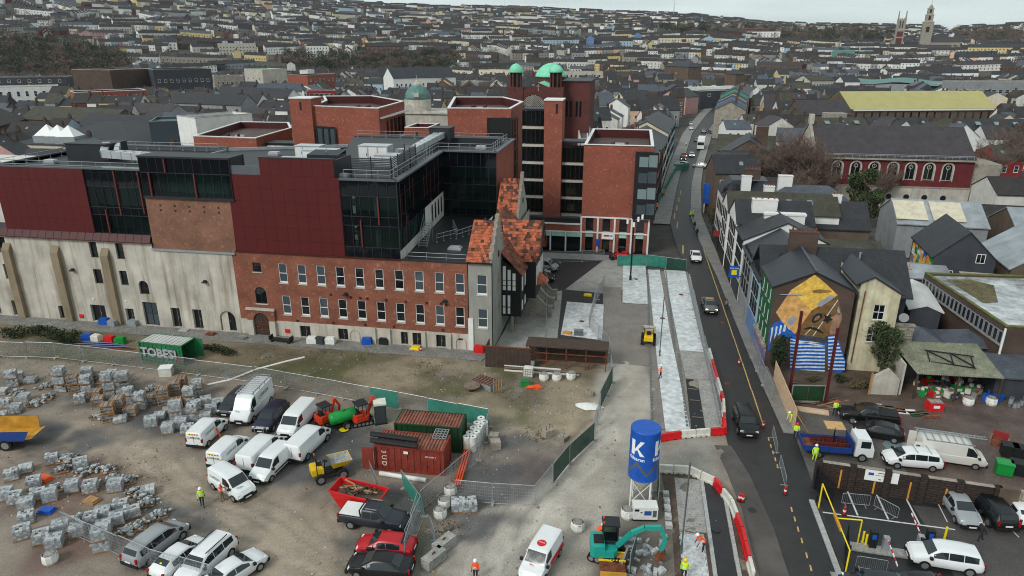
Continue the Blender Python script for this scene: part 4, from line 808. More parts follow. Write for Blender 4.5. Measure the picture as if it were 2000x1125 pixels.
tileroof(T,'tiled_roof',(GX0-.1,FYL-.3,11.3),(GX1-.3,FYL-.3,11.3),(GX1-.3,78,15.2),(GX0-.1,78,15.2),ORG,(.34,.4),3,w=(7,2,1)); tileroof(T,'tiled_roof',(GX1-.3,82.4,11.3),(GX0-.1,82.4,11.3),(GX0-.1,78,15.2),(GX1-.3,78,15.2),ORG,(.34,.4),4)
MB().tube((GX1+.06,FYL-.08,0),(GX1+.06,FYL-.08,11.3),.06,n=6).bd('downpipe','black_metal',T); MB().box(GX0,FYL-.35,11.15,GX1,FYL-.2,11.3).bd('gutter','black_metal',T)
for y,z,h in ((77.6,6.6,2.4),(77.4,3.0,1.8)): pbox('blocked_window','stone',T,GX1-.02,y,z,GX1+.04,y+.9,z+h)
b=MB(); b.tube((GX1-.02,77.9,11.2),(GX1+.05,77.9,11.2),.45,n=12); b.bd('round_window','glass',T)
# timber jetty: dark frame with white panels
JX=-12.9
b=MB(); b.poly([(GX1,79.6,2.4),(JX,79.6,2.4),(JX,79.6,8.2),(GX1,79.6,9.9)]); b.poly([(JX,79.6,2.4),(JX,94.5,2.4),(JX,94.5,8.2),(JX,79.6,8.2)]); b.poly([(GX1,79.6,2.4),(GX1,94.5,2.4),(JX,94.5,2.4),(JX,79.6,2.4)]); b.bd('jetty','black_metal',T)
for i in range(3):
 x=GX1+.2+i*.62
 pbox('white_panel','white_paint',T,x,79.54,7.25,x+.38,79.6,9.2-.45*i-.15); pbox('white_panel','white_paint',T,x,79.54,6.55,x+.38,79.6,7.15); pbox('white_panel','white_paint',T,x,79.54,5.9,x+.38,79.6,6.45)
 if i<2: pbox('white_panel','white_paint',T,x,79.54,3.7,x+.32,79.6,5.2); pbox('white_panel','white_paint',T,x,79.54,2.7,x+.32,79.6,3.55)
for i in range(6):
 y=80.3+i*2.2; pbox('white_panel','white_paint',T,JX,y,5.6,JX+.05,y+.8,7.6); pbox('white_panel','white_paint',T,JX,y,3.0,JX+.05,y+.8,4.2)
for y in (79.9,83,86): pbox('jetty_post','stone',T,-14.2,y,0,-13.9,y+.3,2.4)
MB().poly([(GX1,82,0),(GX1,103,0),(GX1,103,11),(GX1,82,11)]).bd('side_wall','render_grey',T)
tileroof(T,'tiled_roof',(JX+.3,79.3,7.9),(JX+.3,94.6,7.9),(-17.6,94.6,13.2),(-17.6,79.3,13.2),[MT['tile_brown'],MT['tile_orange'],MT['tile_moss']],(.5,.45),5,w=(9,1,2))
MB().poly([(-17.6,79.3,13.2),(-17.6,94.6,13.2),(-19.4,94.6,10.7),(-19.4,79.3,10.7)][::-1]).bd('back_slope','tile_brown',T)
tileroof(T,'tiled_roof',(-15.7,83.2,8.6),(-11.2,83.2,8.6),(-11.2,87,13.2),(-16.6,87,13.2),ORG,(.4,.42),6,w=(4,4,2)); tileroof(T,'tiled_roof',(-11.2,90.8,8.6),(-15.7,90.8,8.6),(-16.6,87,13.2),(-11.2,87,13.2),ORG,(.4,.42),7,w=(4,4,2))
b=MB(); b.poly([(-11.6,83.6,3.5),(-11.6,90.4,3.5),(-11.6,90.4,8.6),(-11.6,87,12.8),(-11.6,83.6,8.6)]); b.poly([(-15.4,83.6,3.5),(-11.6,83.6,3.5),(-11.6,83.6,8.6),(-15.4,83.6,8.6)]); b.bd('porch_wall','black_metal',T)
for y in (84.0,85.2,86.5,87.9,89.2): pbox('white_panel','white_paint',T,-11.6,y,5.2,-11.55,y+.8,7.8)
b=MB(); b.bar((-11.1,83.3,8.9),(-11.1,87,13.3),.1,.35); b.bar((-11.1,90.7,8.9),(-11.1,87,13.3),.1,.35); b.bd('barge_board','black_metal',T)
b=MB(); b.poly([(-11.5,84.6,6.2),(-10.2,84.9,5.2),(-10.2,86.7,5.2),(-11.5,87,6.2)]); b.poly([(-11.5,84.6,6.2),(-11.5,84.6,5.1),(-10.2,84.9,5.2)]); b.bd('awning','tile_orange',T)
# the matching gable further back
b=MB(); b.box(GX0-.7,95,0,GX1-.4,103,11.6); b.poly([(GX1-.4,95,11.6),(GX1-.4,103,11.6),(GX1-.4,99,16.6)]); b.poly([(GX0-.7,103,11.6),(GX0-.7,95,11.6),(GX0-.7,99,16.4)]); b.bd('rear_gable_wall','render_grey',T)
tileroof(T,'tiled_roof',(GX0-.8,94.7,11.4),(GX1-.7,94.7,11.4),(GX1-.7,99,16.4),(GX0-.8,99,16.4),ORG,(.36,.42),8,w=(6,3,2)); tileroof(T,'tiled_roof',(GX1-.7,103.3,11.4),(GX0-.8,103.3,11.4),(GX0-.8,99,16.4),(GX1-.7,99,16.4),ORG,(.36,.42),9)
b=MB()
for k in range(6): b.box(GX1-.75,95+k*.68,11.6+k*.82,GX1-.36,95.7+k*.68,12.5+k*.82)
b.box(GX1-.75,98.6,16.2,GX1-.3,99.4,17.4); b.bd('gable_coping','stone',T)['kind']='stuff'
b=MB(); b.tube((GX1-.42,99,13.2),(GX1-.36,99,13.2),.45,n=12); b.bd('round_window','glass',T)
# outside stair with stone balustrades
T=thing('stone_stair','grey stone outside stair with two sloping balustrades by the half timbered house','stair',(0,0,0))
b=MB(); b.box(-14.9,86.4,0,-12.6,93.2,2.6)
for i in range(10): b.box(-12.6+i*.24,87.0,0,-12.36+i*.24,92.6,2.6-i*.26)
b.bd('steps','concrete',T)
for y in (86.2,89.4,92.7):
 b=MB(); P2=[(-14.9,0),(-10.1,0),(-10.1,1.1),(-12.6,3.6),(-14.9,3.6)]
 k=len(P2); b.poly([(x,y-.14,z) for x,z in P2]); b.poly([(x,y+.14,z) for x,z in P2][::-1])
 for i in range(k): j=(i+1)%k; b.poly([(P2[j][0],y-.14,P2[j][1]),(P2[i][0],y-.14,P2[i][1]),(P2[i][0],y+.14,P2[i][1]),(P2[j][0],y+.14,P2[j][1])])
 b.bar((-10.1,y,1.2),(-12.6,y,3.7),.4,.14); b.bar((-12.6,y,3.7),(-14.9,y,3.7),.4,.14); b.bd('balustrade','stone',T)
 b=MB(); b.box(-10.2,y-.25,0,-9.7,y+.25,1.5); b.box(-10.28,y-.33,1.5,-9.62,y+.33,1.65); b.box(-12.75,y-.25,0,-12.25,y+.25,4.0); b.box(-12.82,y-.32,4.0,-12.18,y+.32,4.15); b.bd('newel','stone',T)
OCC+= [(-68,86,32,14,0),(-38,93,22,20,0),(-15,90,6,18,0),(0,75,12,45,0)]
# new brick blocks behind the plaza
BN,RB=MT['brick_new'],MT['roof_brown']
def roofbits(parent,x,y,z,n=2):
 b=MB()
 for i in range(n):
  for k in (-1.2,1.2): b.tube((x+k,y+i*1.6,z),(x+k,y+i*1.6,z+.9),.28,n=8); b.tube((x+k,y+i*1.6,z+.9),(x+k,y+i*1.6,z+1.15),.4,.3,n=8)
 b.bd('roof_vents','red_trim',parent)['kind']='stuff'
 MB().box(x-1.1,y+n*1.6+.6,z,x+1.1,y+n*1.6+1.5,z+.5).bd('roof_unit','duct',parent)
def gridwall(parent,o,ang,W_,z0,z1,nu,nz,fm='black_metal',gm='glass_dim',fw=.35,band=None,bm='white_paint'):
 ops=[]; w=(W_-fw)/nu; h=(z1-z0-fw)/nz
 for i in range(nu):
  for j in range(nz): ops.append((fw+i*w,i*w+w,z0+fw*.8+j*h,z0+j*h+h-.02,0))
 wall(parent,'bay_frame',MT[fm],o,ang,W_,z0,z1,ops,.2)
 ca,sa=cos(ang),sin(ang)
 for u0,u1,a,c,_ in ops: link('pane',boxmesh(MT[gm]),parent,(o[0]+ca*(u0+u1)/2-sa*.17,o[1]+sa*(u0+u1)/2+ca*.17,(a+c)/2),ang,(u1-u0,.03,c-a))
T=thing('brick_block','tall red brick block with black corner bay and glazed shopfront on the plaza','building')
flatblock(T,[(-8.4,118.6),(3.4,118.6),(3.4,142.5),(-8.4,142.5)],6.4,18.9,BN,RB,MT['white_paint'],1.6,.5); roofbits(T,-2.5,126,17.3)
b=MB(); b.box(.4,117.7,6.5,4.3,118.59,18.0); b.bd('bay','black_metal',T); b=MB(); b.box(3.41,118.6,6.5,4.3,124,18.0); b.bd('bay','black_metal',T)
for r in range(4):
 z=7.3+r*2.75
 for u,w,hh in ((.9,1.5,1.7),(2.5,1.4,2.0)): q=pbox('pane',MT['glass_pale' if (r+int(u))%2 else 'glass_dim'],T,u+.2,117.66,z,u+.2+w,117.7,z+hh)
 for v in (119.2,121.4): pbox('pane','glass_dim',T,4.29,v,z,4.33,v+1.8,z+1.9)
SX=[-8.4,-5.45,-2.5,.45,3.4]
b=MB(); b.box(-8.4,118.9,0,3.4,119,6.4); b.bd('shop_wall','interior_grey',T)
for i in range(4):
 x0,x1=SX[i]+.15,SX[i+1]-.15
 for xa,xb in ((x0,x0+.65),(x1-.65,x1)): pbox('brick_pier',BN,T,xa,118.55,.1,xb,118.9,6.2)
 pbox('upper_window','glass',T,x0+.65,118.75,3.9,x1-.65,118.8,6.1); pbox('shop_window','lobby',T,x0+.65,118.7,.1,x1-.65,118.75,2.7); pbox('blind','interior_mint',T,x0+.65,118.66,2.7,x1-.65,118.72,3.4)
 pbox('display',MT[('shop_red','interior_lit','shop_blue','shop_red')[i]],T,x0+.8,118.82,.5,x1-.8,118.88,1.9)
for x in SX: pbox('white_frame','white_paint',T,x-.15,118.4,0,x+.15,118.92,6.35)
for z in (3.45,6.2): pbox('white_frame','white_paint',T,-8.25,118.42,z,3.25,118.9,z+.25)
pbox('shop_sign','helmet_white',T,-4.7,118.2,2.5,-2.6,118.4,3.7); pbox('sign_stripe','shop_red',T,-4.3,118.17,3.0,-3.4,118.21,3.3); pbox('sign_stripe','shop_blue',T,-3.3,118.17,3.05,-2.8,118.21,3.25); pbox('blue_sign','blue_plastic',T,-5.6,118.3,1.1,-5.05,118.4,2.4)
b=MB(); b.poly([(3.4,118.6,0),(3.4,142.5,0),(3.4,142.5,6.4),(3.4,118.6,6.4)]); b.bd('side_wall',BN,T)
for i in range(5): pbox('side_window','glass',T,3.38,120+i*4.3,.6,3.46,123+i*4.3,3.4)
T=thing('shop_podium','low brick shop podium with white framed windows beside the gabled house','building')
b=MB(); b.box(-19.4,118.2,3.7,-8.6,118.4,4.9); b.bd('brick_fascia',BN,T); pbox('coping','white_paint',T,-19.4,118.05,4.9,-8.6,118.45,5.1); b=MB().box(-19.4,118.4,0,-8.55,122.6,4.75); b.bd('roof','roof_felt',T)
for i in range(4):
 x0=-19.2+i*2.75; pbox('shop_window','lobby',T,x0+.1,118.22,.2,x0+2.5,118.26,2.7); pbox('blind','interior_mint',T,x0+.1,118.2,2.7,x0+2.5,118.27,3.5); pbox('white_frame','white_paint',T,x0+2.5,118.1,0,x0+2.75,118.42,3.7)
pbox('white_frame','white_paint',T,-19.3,118.1,3.5,-8.6,118.4,3.72)
b=MB(); b.box(-19.4,122.6,0,-8.6,123,5); b.bd('back_wall','dark_wall',T)
T=thing('glazed_stair_block','glazed stair hall with white floor bands round a plain brick lift tower','building')
MB().box(-15.9,123.0,4.7,-12.7,127.5,25.8).bd('lift_tower',BN,T); b=MB(); b.box(-16,122.9,25.8,-12.6,127.6,26); b.bd('coping','white_paint',T); pbox('slit','black_metal',T,-13.9,122.97,23.6,-13.5,123.05,25.3)
for (x0,x1,zt) in ((-20.0,-15.95,24.0),(-12.65,-8.6,18.4)):
 n=int((zt-5)/3.15)+1; rows=[]
 z=5.0
 while z<zt-1: rows.append((z,min(z+3.15,zt))); z+=3.15
 for a,c in rows:
  k=5; w=(x1-x0)/k
  for i in range(k): pbox('pane','lobby',T,x0+i*w+.03,124.3,a+.55,x0+(i+1)*w-.03,124.34,c-.03)
  pbox('floor_band','stone_pale',T,x0,124.1,a,x1,126,a+.45)
  pbox('back_wall','interior_grey',T,x0,127.2,a+.45,x1,127.3,c)
  pbox('furniture',MT[random.choice(('shop_red','interior_lit','white_paint','dark_wall','interior_mint'))],T,x0+.5+random.random(),126.4,a+.45,x0+2.2+random.random(),126.9,a+1.6)
 for i in range(6): pbox('mullion','black_metal',T,x0+i*(x1-x0)/5-.05,124.15,5,x0+i*(x1-x0)/5+.05,124.36,zt)
 b=MB(); b.box(x0,124.2,zt,x1,128,zt+.3); b.bd('roof','roof_felt',T)
T=thing('brick_block','brick block with black glazed bay behind the glass wing and roof railings','building')
PB2=[(-34.0,124.6),(-22.3,125.6),(-22.6,141.5),(-29,154),(-40.0,152.5)]; flatblock(T,PB2,0,24.1,BN,RB,MT['white_paint'],1.6,.5); roofbits(T,-31,137,22.5)
gridwall(T,(-26.6,125.0),R(4.9),4.4,8,22.4,2,5,'black_metal','glass_dim'); b=MB().box(-26.7,125.05,8,-22.2,126,22.5); b.bd('bay_body','black_metal',T)
gridwall(T,(-22.2,127),R(91),6,8,22.2,3,5,'black_metal','glass')
T=thing('brick_block','brick block with pale banded rows of slot windows and a square stair tower','building')
PB1=[(-64.9,134),(-49.6,130.9),(-50.4,149),(-63.4,164),(-75,161),(-68.5,148)]; flatblock(T,PB1,0,23.3,BN,RB,MT['white_paint'],1.7,.5); roofbits(T,-58,143,21.6)
a=FY(568,192,134); c=FY(610,192,134); b=MB().box(a.x,133.2,0,c.x,138,a.z); b.bd('stair_tower',BN,T); b=MB().box(a.x-.1,133.1,a.z,c.x+.1,138.1,a.z+.2); b.bd('tower_coping','white_paint',T); pbox('slit','black_metal',T,(a.x+c.x)/2-.2,133.15,a.z-2.2,(a.x+c.x)/2+.2,133.25,a.z-.6)
gridwall(T,(-64.5,133.5),R(-11.5),5.0,8,19.4,3,3,'black_metal','glass_dim')
b=MB();
for z in (21.2,16.2,12.2): pbox('band','white_paint',T,-50.3,131.4,z,-49.3,148.8,z+.3)
for r in range(3):
 for i in range(6): q=link('slot_window',boxmesh(MT['glass']),T,(-49.95,133.3+i*2.7,18.7-r*4.2),0,(.3,1.2,3.6))
T=thing('brick_block','low brick block with walled roof terrace below the square stair tower','building')
flatblock(T,[(-91,131.5),(-76.3,130.7),(-77.7,149),(-84,160),(-97,159.5)],0,17,BN,RB,MT['white_paint'],1.5,.5); roofbits(T,-87,140,15.5,1)
for i in range(6): link('window',farwin(1.0,1.6,'dark_metal','glass_far'),T,(-91+i*2.4+.6,131.35-.13*i*1.0,12.5),R(-3))
T=thing('glazed_link','small glazed bridge with white upper panes between two brick blocks','building',(-71.5,133.2,0)); MB().box(-4.4,.3,0,4.4,4,15.6).bd('wall','dark_metal',T)
for i in range(4): pbox('pane',MT['helmet_white'],T,-4.1+i*2.05,.2,13.6,-2.2+i*2.05,.3,15.2); pbox('pane','glass',T,-4.1+i*2.05,.2,10,-2.2+i*2.05,.3,13.4)
MB().box(-4.5,.1,15.6,4.5,4.1,15.8).bd('roof','roof_felt',T)
T=thing('brick_block','narrow brick stair block and link between the tall brick blocks','building',(-42.5,132,0)); flatblock(T,[(-2.4,0),(2.6,0),(2.6,8),(-2.4,8)],0,19.6,BN,RB,MT['white_paint'],.6,.4); pbox('slit','black_metal',T,-.1,-.05,16.5,.3,.05,18.8)
for i in range(4): pbox('pane','helmet_white',T,2.9+i*1.15,.8,14.8,3.95+i*1.15,.9,16.4); pbox('pane','glass',T,2.9+i*1.15,.8,12,3.95+i*1.15,.9,14.7)
b=MB().box(2.7,.9,0,7.6,5,16.5); b.bd('link_wall','dark_metal',T)
OCC+=[(-2.5,130,7,13,0),(-30,138,11,15,0),(-60,147,15,17,0),(-86,145,12,15,0),(-14,123,7,7,0),(-42,136,8,8,0)]
# church with copper domes
CY=186.0
T=thing('domed_church','red brick church with three pale green copper domes and a round lattice window','church')
xl,xr=FY(1003,210,CY).x,FY(1100,210,CY).x; zc=FY(1050,163,CY).z; ze=FY(1050,178,CY).z
cx_=(xl+xr)/2; b=MB(); b.box(xl,CY,0,xr,CY+26,ze-1); b.bd('wall','brick_dark',T)
b=MB(); b.prism([(cx_-5,CY-.05),(cx_+5,CY-.05),(cx_+5,CY+1),(cx_-5,CY+1)],0,ze); b.poly([(cx_-5,CY-.05,ze),(cx_+5,CY-.05,ze),(cx_,CY-.05,zc)]); b.poly([(cx_-5,CY+1,ze),(cx_,CY+1,zc),(cx_+5,CY+1,ze)]); b.bd('front_gable','brick_dark',T)
b=MB(); b.poly([(cx_-5.2,CY-.2,ze),(cx_,CY-.2,zc+.2),(cx_,CY+12,zc+.2),(cx_-5.2,CY+12,ze)][::-1]); b.poly([(cx_+5.2,CY-.2,ze),(cx_,CY-.2,zc+.2),(cx_,CY+12,zc+.2),(cx_+5.2,CY+12,ze)]); b.bd('gable_roof','copper',T)
wz=FY(1042,208,CY).z; ww=3.1
b=MB(); b.poly([(cx_-1.2-ww,CY-.1,wz-2.5),(cx_-1.2+ww,CY-.1,wz-2.5)]+[(cx_-1.2+ww*cos(pi*k/12),CY-.1,wz+ww*sin(pi*k/12)) for k in range(13)]); b.bd('great_window','glass',T)
b=MB()
for k in range(-6,7):
 for s in (-1,1):
  p0=Vector((cx_-1.2+k*.5-s*1.6,CY-.16,wz)); p1=Vector((cx_-1.2+k*.5+s*1.6,CY-.16,wz+3))
  pts=[p0.lerp(p1,t/10) for t in range(11)]; pts=[p for p in pts if (p.x-cx_+1.2)**2+(p.z-wz)**2<ww*ww]
  if len(pts)>1: b.bar(pts[0],pts[-1],.12,.1)
for k in range(7): b.box(cx_-1.2-ww+k*2*ww/6-.12,CY-.2,wz-2.5,cx_-1.2-ww+k*2*ww/6+.12,CY-.1,wz)
b.bd('lattice','stone_pale',T)
MB().box(cx_-.12,CY-.25,ze,cx_+.12,CY-.1,ze+1.9).bd('cross','stone',T); pbox('cross_arm','stone',T,cx_-.5,CY-.25,ze+1.1,cx_+.5,CY-.1,ze+1.35)
for px,r,h,nm in ((1007,1.55,1.3,0),(1085,1.55,1.3,1)):
 c=FY(px,175,CY+1); zt=FY(px,142,CY+1).z; b=MB(); b.box(c.x-2.2,CY-.3,0,c.x+2.2,CY+3.6,ze+1); b.bd('tower_base','brick_dark',T)
 b=MB()
 for k in range(8): a=2*pi*(k+.5)/8; b.tube((c.x+1.45*cos(a),CY+1.6+1.45*sin(a),ze+1),(c.x+1.45*cos(a),CY+1.6+1.45*sin(a),zt),.26,n=5)
 b.bd('lantern_columns','brick_dark',T)['kind']='stuff'; MB().tube((c.x,CY+1.6,ze+1),(c.x,CY+1.6,zt),1.05,n=8).bd('lantern_core','black_metal',T)
 if nm==0: MB().lathe([(1.9,0),(1.95,.25),(1.75,1.0),(1.3,1.7),(.7,2.15),(.05,2.35)],16,(c.x,CY+1.6,zt)).bd('dome','copper',T,smooth=True)
 else: MB().lathe([(1.9,0),(1.95,.25),(1.75,.9),(1.3,1.5),(.7,1.9),(.05,2.1)],16,(c.x,CY+1.6,zt)).bd('dome','copper',T,smooth=True)
c=FY(1076,150,CY+16); zb=c.z; rr=(FY(1107,150,CY+16).x-FY(1046,150,CY+16).x)/2
MB().lathe([(rr,0),(rr*1.01,.3),(rr*.93,1.0),(rr*.75,2.2),(rr*.5,3.1),(rr*.25,3.6),(.05,3.8)],24,(c.x,CY+16,zb)).bd('dome','copper',T,smooth=True)
MB().tube((c.x,CY+16,8),(c.x,CY+16,zb),rr*.92,n=16).bd('drum','brick_dark',T)
xa,xb=FY(1098,200,CY+4).x,FY(1152,200,CY+4).x; zt=FY(1120,160,CY+4).z; b=MB().box(xa,CY+4,0,xb,CY+24,zt); b.bd('side_nave','brick_dark',T); MB().box(xa-.2,CY+3.8,zt,xb+.2,CY+24,zt+.3).bd('side_roof','slate',T)
for k in (.25,.6):
 for s in (-.5,.5): pbox('slot_window','glass',T,xa+(xb-xa)*k+s-.25,CY+3.93,zt-9,xa+(xb-xa)*k+s+.25,CY+4.1,zt-5)
OCC+=[(cx_+3,CY+13,16,15,0)]
# classical building with green dome
T=thing('domed_hall','stone hall with verdigris dome, lantern and classical pediment','building'); DY=205
c=FY(808,195,DY); rr=(FY(832,195,DY).x-FY(784,195,DY).x)/2; zt=FY(808,168,DY).z
MB().lathe([(rr,c.z),(rr*1.01,c.z+.6),(rr*.9,c.z+(zt-c.z)*.5),(rr*.65,c.z+(zt-c.z)*.85),(rr*.35,zt),(.05,zt+.3)],24,(c.x,DY+rr,0)).bd('dome','copper_dark',T,smooth=True)
MB().lathe([(rr*.36,zt),(rr*.33,zt+.5),(rr*.15,zt+1.0),(.08,zt+1.6),(.05,zt+3)],14,(c.x,DY+rr,0)).bd('lantern','stone_pale',T); MB().tube((c.x,DY+rr,0),(c.x,DY+rr,c.z),rr*1.05,n=20).bd('drum','stone_pale',T)
for k in (.1,.9): pbox('dormer','stone_pale',T,c.x+k,DY-.2,c.z+.8,c.x+k+.7,DY+.8,c.z+2)
xa,xb=FY(760,220,DY-6).x,FY(892,220,DY-6).x; z0=FY(800,222,DY-6).z; b=MB(); b.box(xa,DY-6,0,xb,DY+14,z0); b.bd('wall','stone_pale',T); b=MB(); b.box(xa-.4,DY-6.5,z0,xb+.4,DY-5.6,z0+.5); b.poly([(xa+1,DY-6.4,z0+.5),(xb-7,DY-6.4,z0+.5),((xa+xb)/2-4,DY-6.4,z0+2.6)]); b.bd('pediment','stone_pale',T)
OCC+=[(c.x+2,DY+4,13,12,0)]
# other buildings one can point to
def W3(n,rows,ww=1.0,wh=1.5,z0=1.2,dz=3.1,side='F'): return (side,n,rows,ww,wh,z0,dz)
bpx('office_block','white modern office block with tall window slots beside a dark upper floor',(-50,172),(112,168),15,18,'flat',2,'white_wall','roof_grey',[W3(9,3,1.2,2.4,2,4.2)],cat='office')
bpx('office_block','charcoal office block rising behind the white office',(-80,152),(128,150),17,14,'flat',2,'dark_wall','roof_grey',[W3(10,1,1.4,1.5,14)],cat='office')
bpx('brick_office','long orange red brick office with two rows of windows and white roof edge',(145,181),(286,176),14,16,'flat',2,'brick_new','membrane',[W3(10,3,1.1,1.6,2.5,4.0)],cat='office',cap='white_paint')
bpx('brown_brick_hall','windowless brown brick hall with stepped front below the wooded slope',(214,137),(297,134),22,30,'flat',2,'brick_brown','roof_grey',[],cat='building')
bpx('curved_hall','dark blue grey clad hall with scattered windows beside the brown brick hall',(298,136),(412,134),22,26,'flat',2,'dark_wall','roof_grey',[W3(9,2,1.2,1.6,9,6)],cat='building')
bpx('stone_block','grey stone block with small windows beside dark clad hall',(418,149),(475,148),16,18,'flat',2,'stone','roof_grey',[W3(6,3,1,1.5,3,4)])
bpx('stone_block','pale stone corner block with green roof patches',(476,134),(512,136),19,18,'flat',2,'stone_pale','copper',[W3(3,3,1,1.5,4,4)])
bpx('glass_office','glazed office with projecting white roof and terraces',(290,238),(357,236),15,14,'flat',2,'glass_dim','roof_grey',[],cat='office',cap='copper_dark')
bpx('white_clad_block','long white panel clad upper storey with brick end beside glazed office',(381,231),(492,222),17,10,'flat',2,'white_wall','roof_grey',[],cat='building')
T=bpx('market_hall','cream hall with dark hipped slate roof and three white glass pyramids',(24,281),(262,288),9,34,'hip',5,'cream','slate',[W3(14,2,1.6,2.2,1.2,4.2)],cat='hall',dirx=R(-2))
for i,px in enumerate((92,113,134)):
 p=G(px,250+i,14.5); t=thing('glass_pyramid','white glass roof pyramid, one of three on the cream hall roof','skylight',(p.x,p.y,12.5),R(10),'white pyramids on the hall roof'); b=MB(); b.poly([(-2.4,-2.4,.3),(2.4,-2.4,.3),(0,0,3)]); b.poly([(2.4,-2.4,.3),(2.4,2.4,.3),(0,0,3)]); b.poly([(2.4,2.4,.3),(-2.4,2.4,.3),(0,0,3)]); b.poly([(-2.4,2.4,.3),(-2.4,-2.4,.3),(0,0,3)]); b.bd('glazing','helmet_white',t); MB().box(-2.6,-2.6,-1.5,2.6,2.6,.3).bd('upstand','galv',t)
bpx('brick_gable_hall','brick gabled hall with dark brown roof beside the cream hall',(-60,262),(52,232),9,16,'gable',4,'brick_brown','slate_brown',[],cat='hall')
for i,(a,c,z,d,rm,wm) in enumerate((((40,232),(215,240),9,14,'slate_moss','brown_wall'),((150,247),(330,258),8,12,'slate','stone'),((215,222),(325,228),9,12,'slate_purple','grey_wall'),((235,262),(330,272),7,9,'slate','cream'),((330,200),(470,206),10,10,'slate','grey_wall'),((420,185),(560,192),10,10,'slate','white_wall'),((505,180),(590,178),11,12,'slate_blue','white_wall'))):
 bpx('slate_roofed_building',('long mossy slate roof behind the cream hall','long grey slate roof running behind the white pyramids','purple slate roof with rooflights in the old quarter','cream walled annex with slate roof beside the glazed office','slate roofed terrace behind the white clad block','white fronted slate terrace above the low brick block','white gabled house with blue slate roof behind the stair tower')[i],a,c,z,d,'gable',4,wm,rm,[W3(6,2,1,1.4,1,3)],[(-3,1,z+2,z+5)],cat='building')
bpx('red_block','red brick block with white end walls and sawtooth parapet',(600,147),(655,144),17,16,'flat',2,'brick_new','roof_grey',[W3(6,1,1,1.6,13)]); bpx('white_end_wall','tall white rendered end wall beside the red brick block',(585,137),(601,137),19,16,'flat',1,'white_wall','roof_grey',[])
bpx('banded_building','dark red building with white window bands and pale roof',(600,178),(655,177),11,14,'flat',2,'red_wall','metal_roof',[W3(5,2,2.2,1.5,4,4)])
bpx('gabled_hotel','long hotel with dark grey roof, white gables and rooflights',(768,153),(890,150),15,18,'gable',6,'white_wall','slate_new',[W3(14,2,1.1,1.5,6,4)],cat='hotel')
bpx('grey_house','dark grey fronted house with white windows among quay terraces',(743,150),(768,150),12,10,'gable',3,'dark_wall','slate',[W3(3,3,1,1.5,2,3.2)],cat='house'); bpx('cream_house','cream fronted terrace next to dark grey house on the quay',(711,150),(742,150),12,10,'gable',3,'cream','slate',[W3(4,3,1,1.5,2,3.2)],cat='house')
def TP(px,py,d0=300,d1=2400):
 v=ray(px,py); v=v/hypot(v.x,v.y); d=d0
 while d<d1:
  p=_c+v*d
  if p.z<=tzs(p.x,p.y): return p
  d+=4
 return _c+v*d1
def hill(name,label,px0,px1,py,d,h,roof,rh,wm,rm,wins,cat='building',group=None,ridge='x'):
 p=TP((px0+px1)/2,py); D=(Vector((p.x,p.y,0))).length; an=-atan2(p.x,p.y); w=(px1-px0)*D*cos(an-YAW)/1415.0; OCC.append((p.x,p.y+d/2,w/2+2,d/2+2,an))
 return bld(name,label,(p.x-sin(an)*d/2,p.y+cos(an)*d/2,(tzs(p.x,p.y))-1),an,w,d,h,roof,rh,wm,rm,wins,(),cat,group,ridge)
hill('white_villa','large white villa with rows of windows above the wooded bank',600,643,113,12,14,'hip',3,'white_wall','slate_brown',[W3(7,3,1.2,1.9,2,4)],'house')
hill('brick_terrace_block','long dark brick block with white window grid above the trees',714,787,112,12,13,'gable',4,'brick_dark','slate_brown',[W3(14,3,1.5,2.0,2,4)])
bpx('beige_flats','beige flats with brick bays near the copper domes',(935,136),(1000,138),16,14,'flat',2,'cream','roof_grey',[W3(7,4,1.2,1.5,2,3.6)],cat='flats'); bpx('white_flats','white walled flats beside bare trees on the quay',(885,158),(935,160),12,12,'flat',2,'grey_wall','roof_grey',[W3(5,2,1.2,1.5,4,3.6)],cat='flats')
bpx('grey_flats','pale grey flats with dark window pairs behind the copper dome',(1100,140),(1178,140),14,14,'flat',2,'stone_pale','roof_grey',[W3(8,3,1.4,1.9,2,3.8)],cat='flats')
T=None
for i,px in enumerate((1117,1138,1160)): bpx('gabled_flats',('cream gabled apartment house, the end one of three beside the grey flats','cream gabled apartment house, middle of three in a row','cream gabled apartment house, third of three beside the dark terraces')[i],(px,113),(px+21,113),15,14,'gable',7,'cream','slate_brown',[W3(3,3,2.0,1.4,2,4)],ridge='y',cat='flats')
bpx('car_park_tower','brown concrete stair tower with ribbed pyramid roof',(1298,129),(1345,131),20,12,'hip',4,'brown_wall','slate_new',[W3(1,4,1,1,3,4)],cat='tower'); bpx('car_park_deck','brown concrete car park decks with dark openings',(1326,142),(1440,147),14,16,'flat',2,'brown_wall','roof_grey',[('F',6,3,5.0,1.4,2.6,3.8,'stone','black_metal')],cat='car park',cap='stone'); bpx('car_park_tower','smaller brown stair tower with dark pyramid roof at the car park end',(1416,144),(1438,145),16,8,'hip',3,'brown_wall','slate_new',[],cat='tower')
T=bpx('white_roofed_hall','dark hall with two tier bright white roof along the street',(1370,178),(1455,175),10,16,'flat',2,'dark_wall','membrane',[W3(3,1,2.0,1.6,7.0)],cat='hall',cap='white_paint'); MB().box(-18,2,10,18,6,11.6).bd('upper_roof','membrane',T)
bpx('cream_gabled_house','pale cream gable fronted house with slate roof beside church',(1194,196),(1225,200),10,12,'gable',4,'cream','slate',[W3(1,1,1.4,1.5,2)],ridge='y',cat='house'); bpx('cream_gabled_house','second cream gable with dormers next to the flat grey roof',(1226,190),(1268,190),10,12,'gable',3,'cream','slate',[W3(3,1,1.4,1.5,6)],cat='house')
bpx('pink_house','pink house with slate gable beside the street roofs',(1292,187),(1340,190),9,12,'gable',4,'pink_wall','slate',[W3(3,2,1,1.4,1.5)],ridge='y',cat='house')
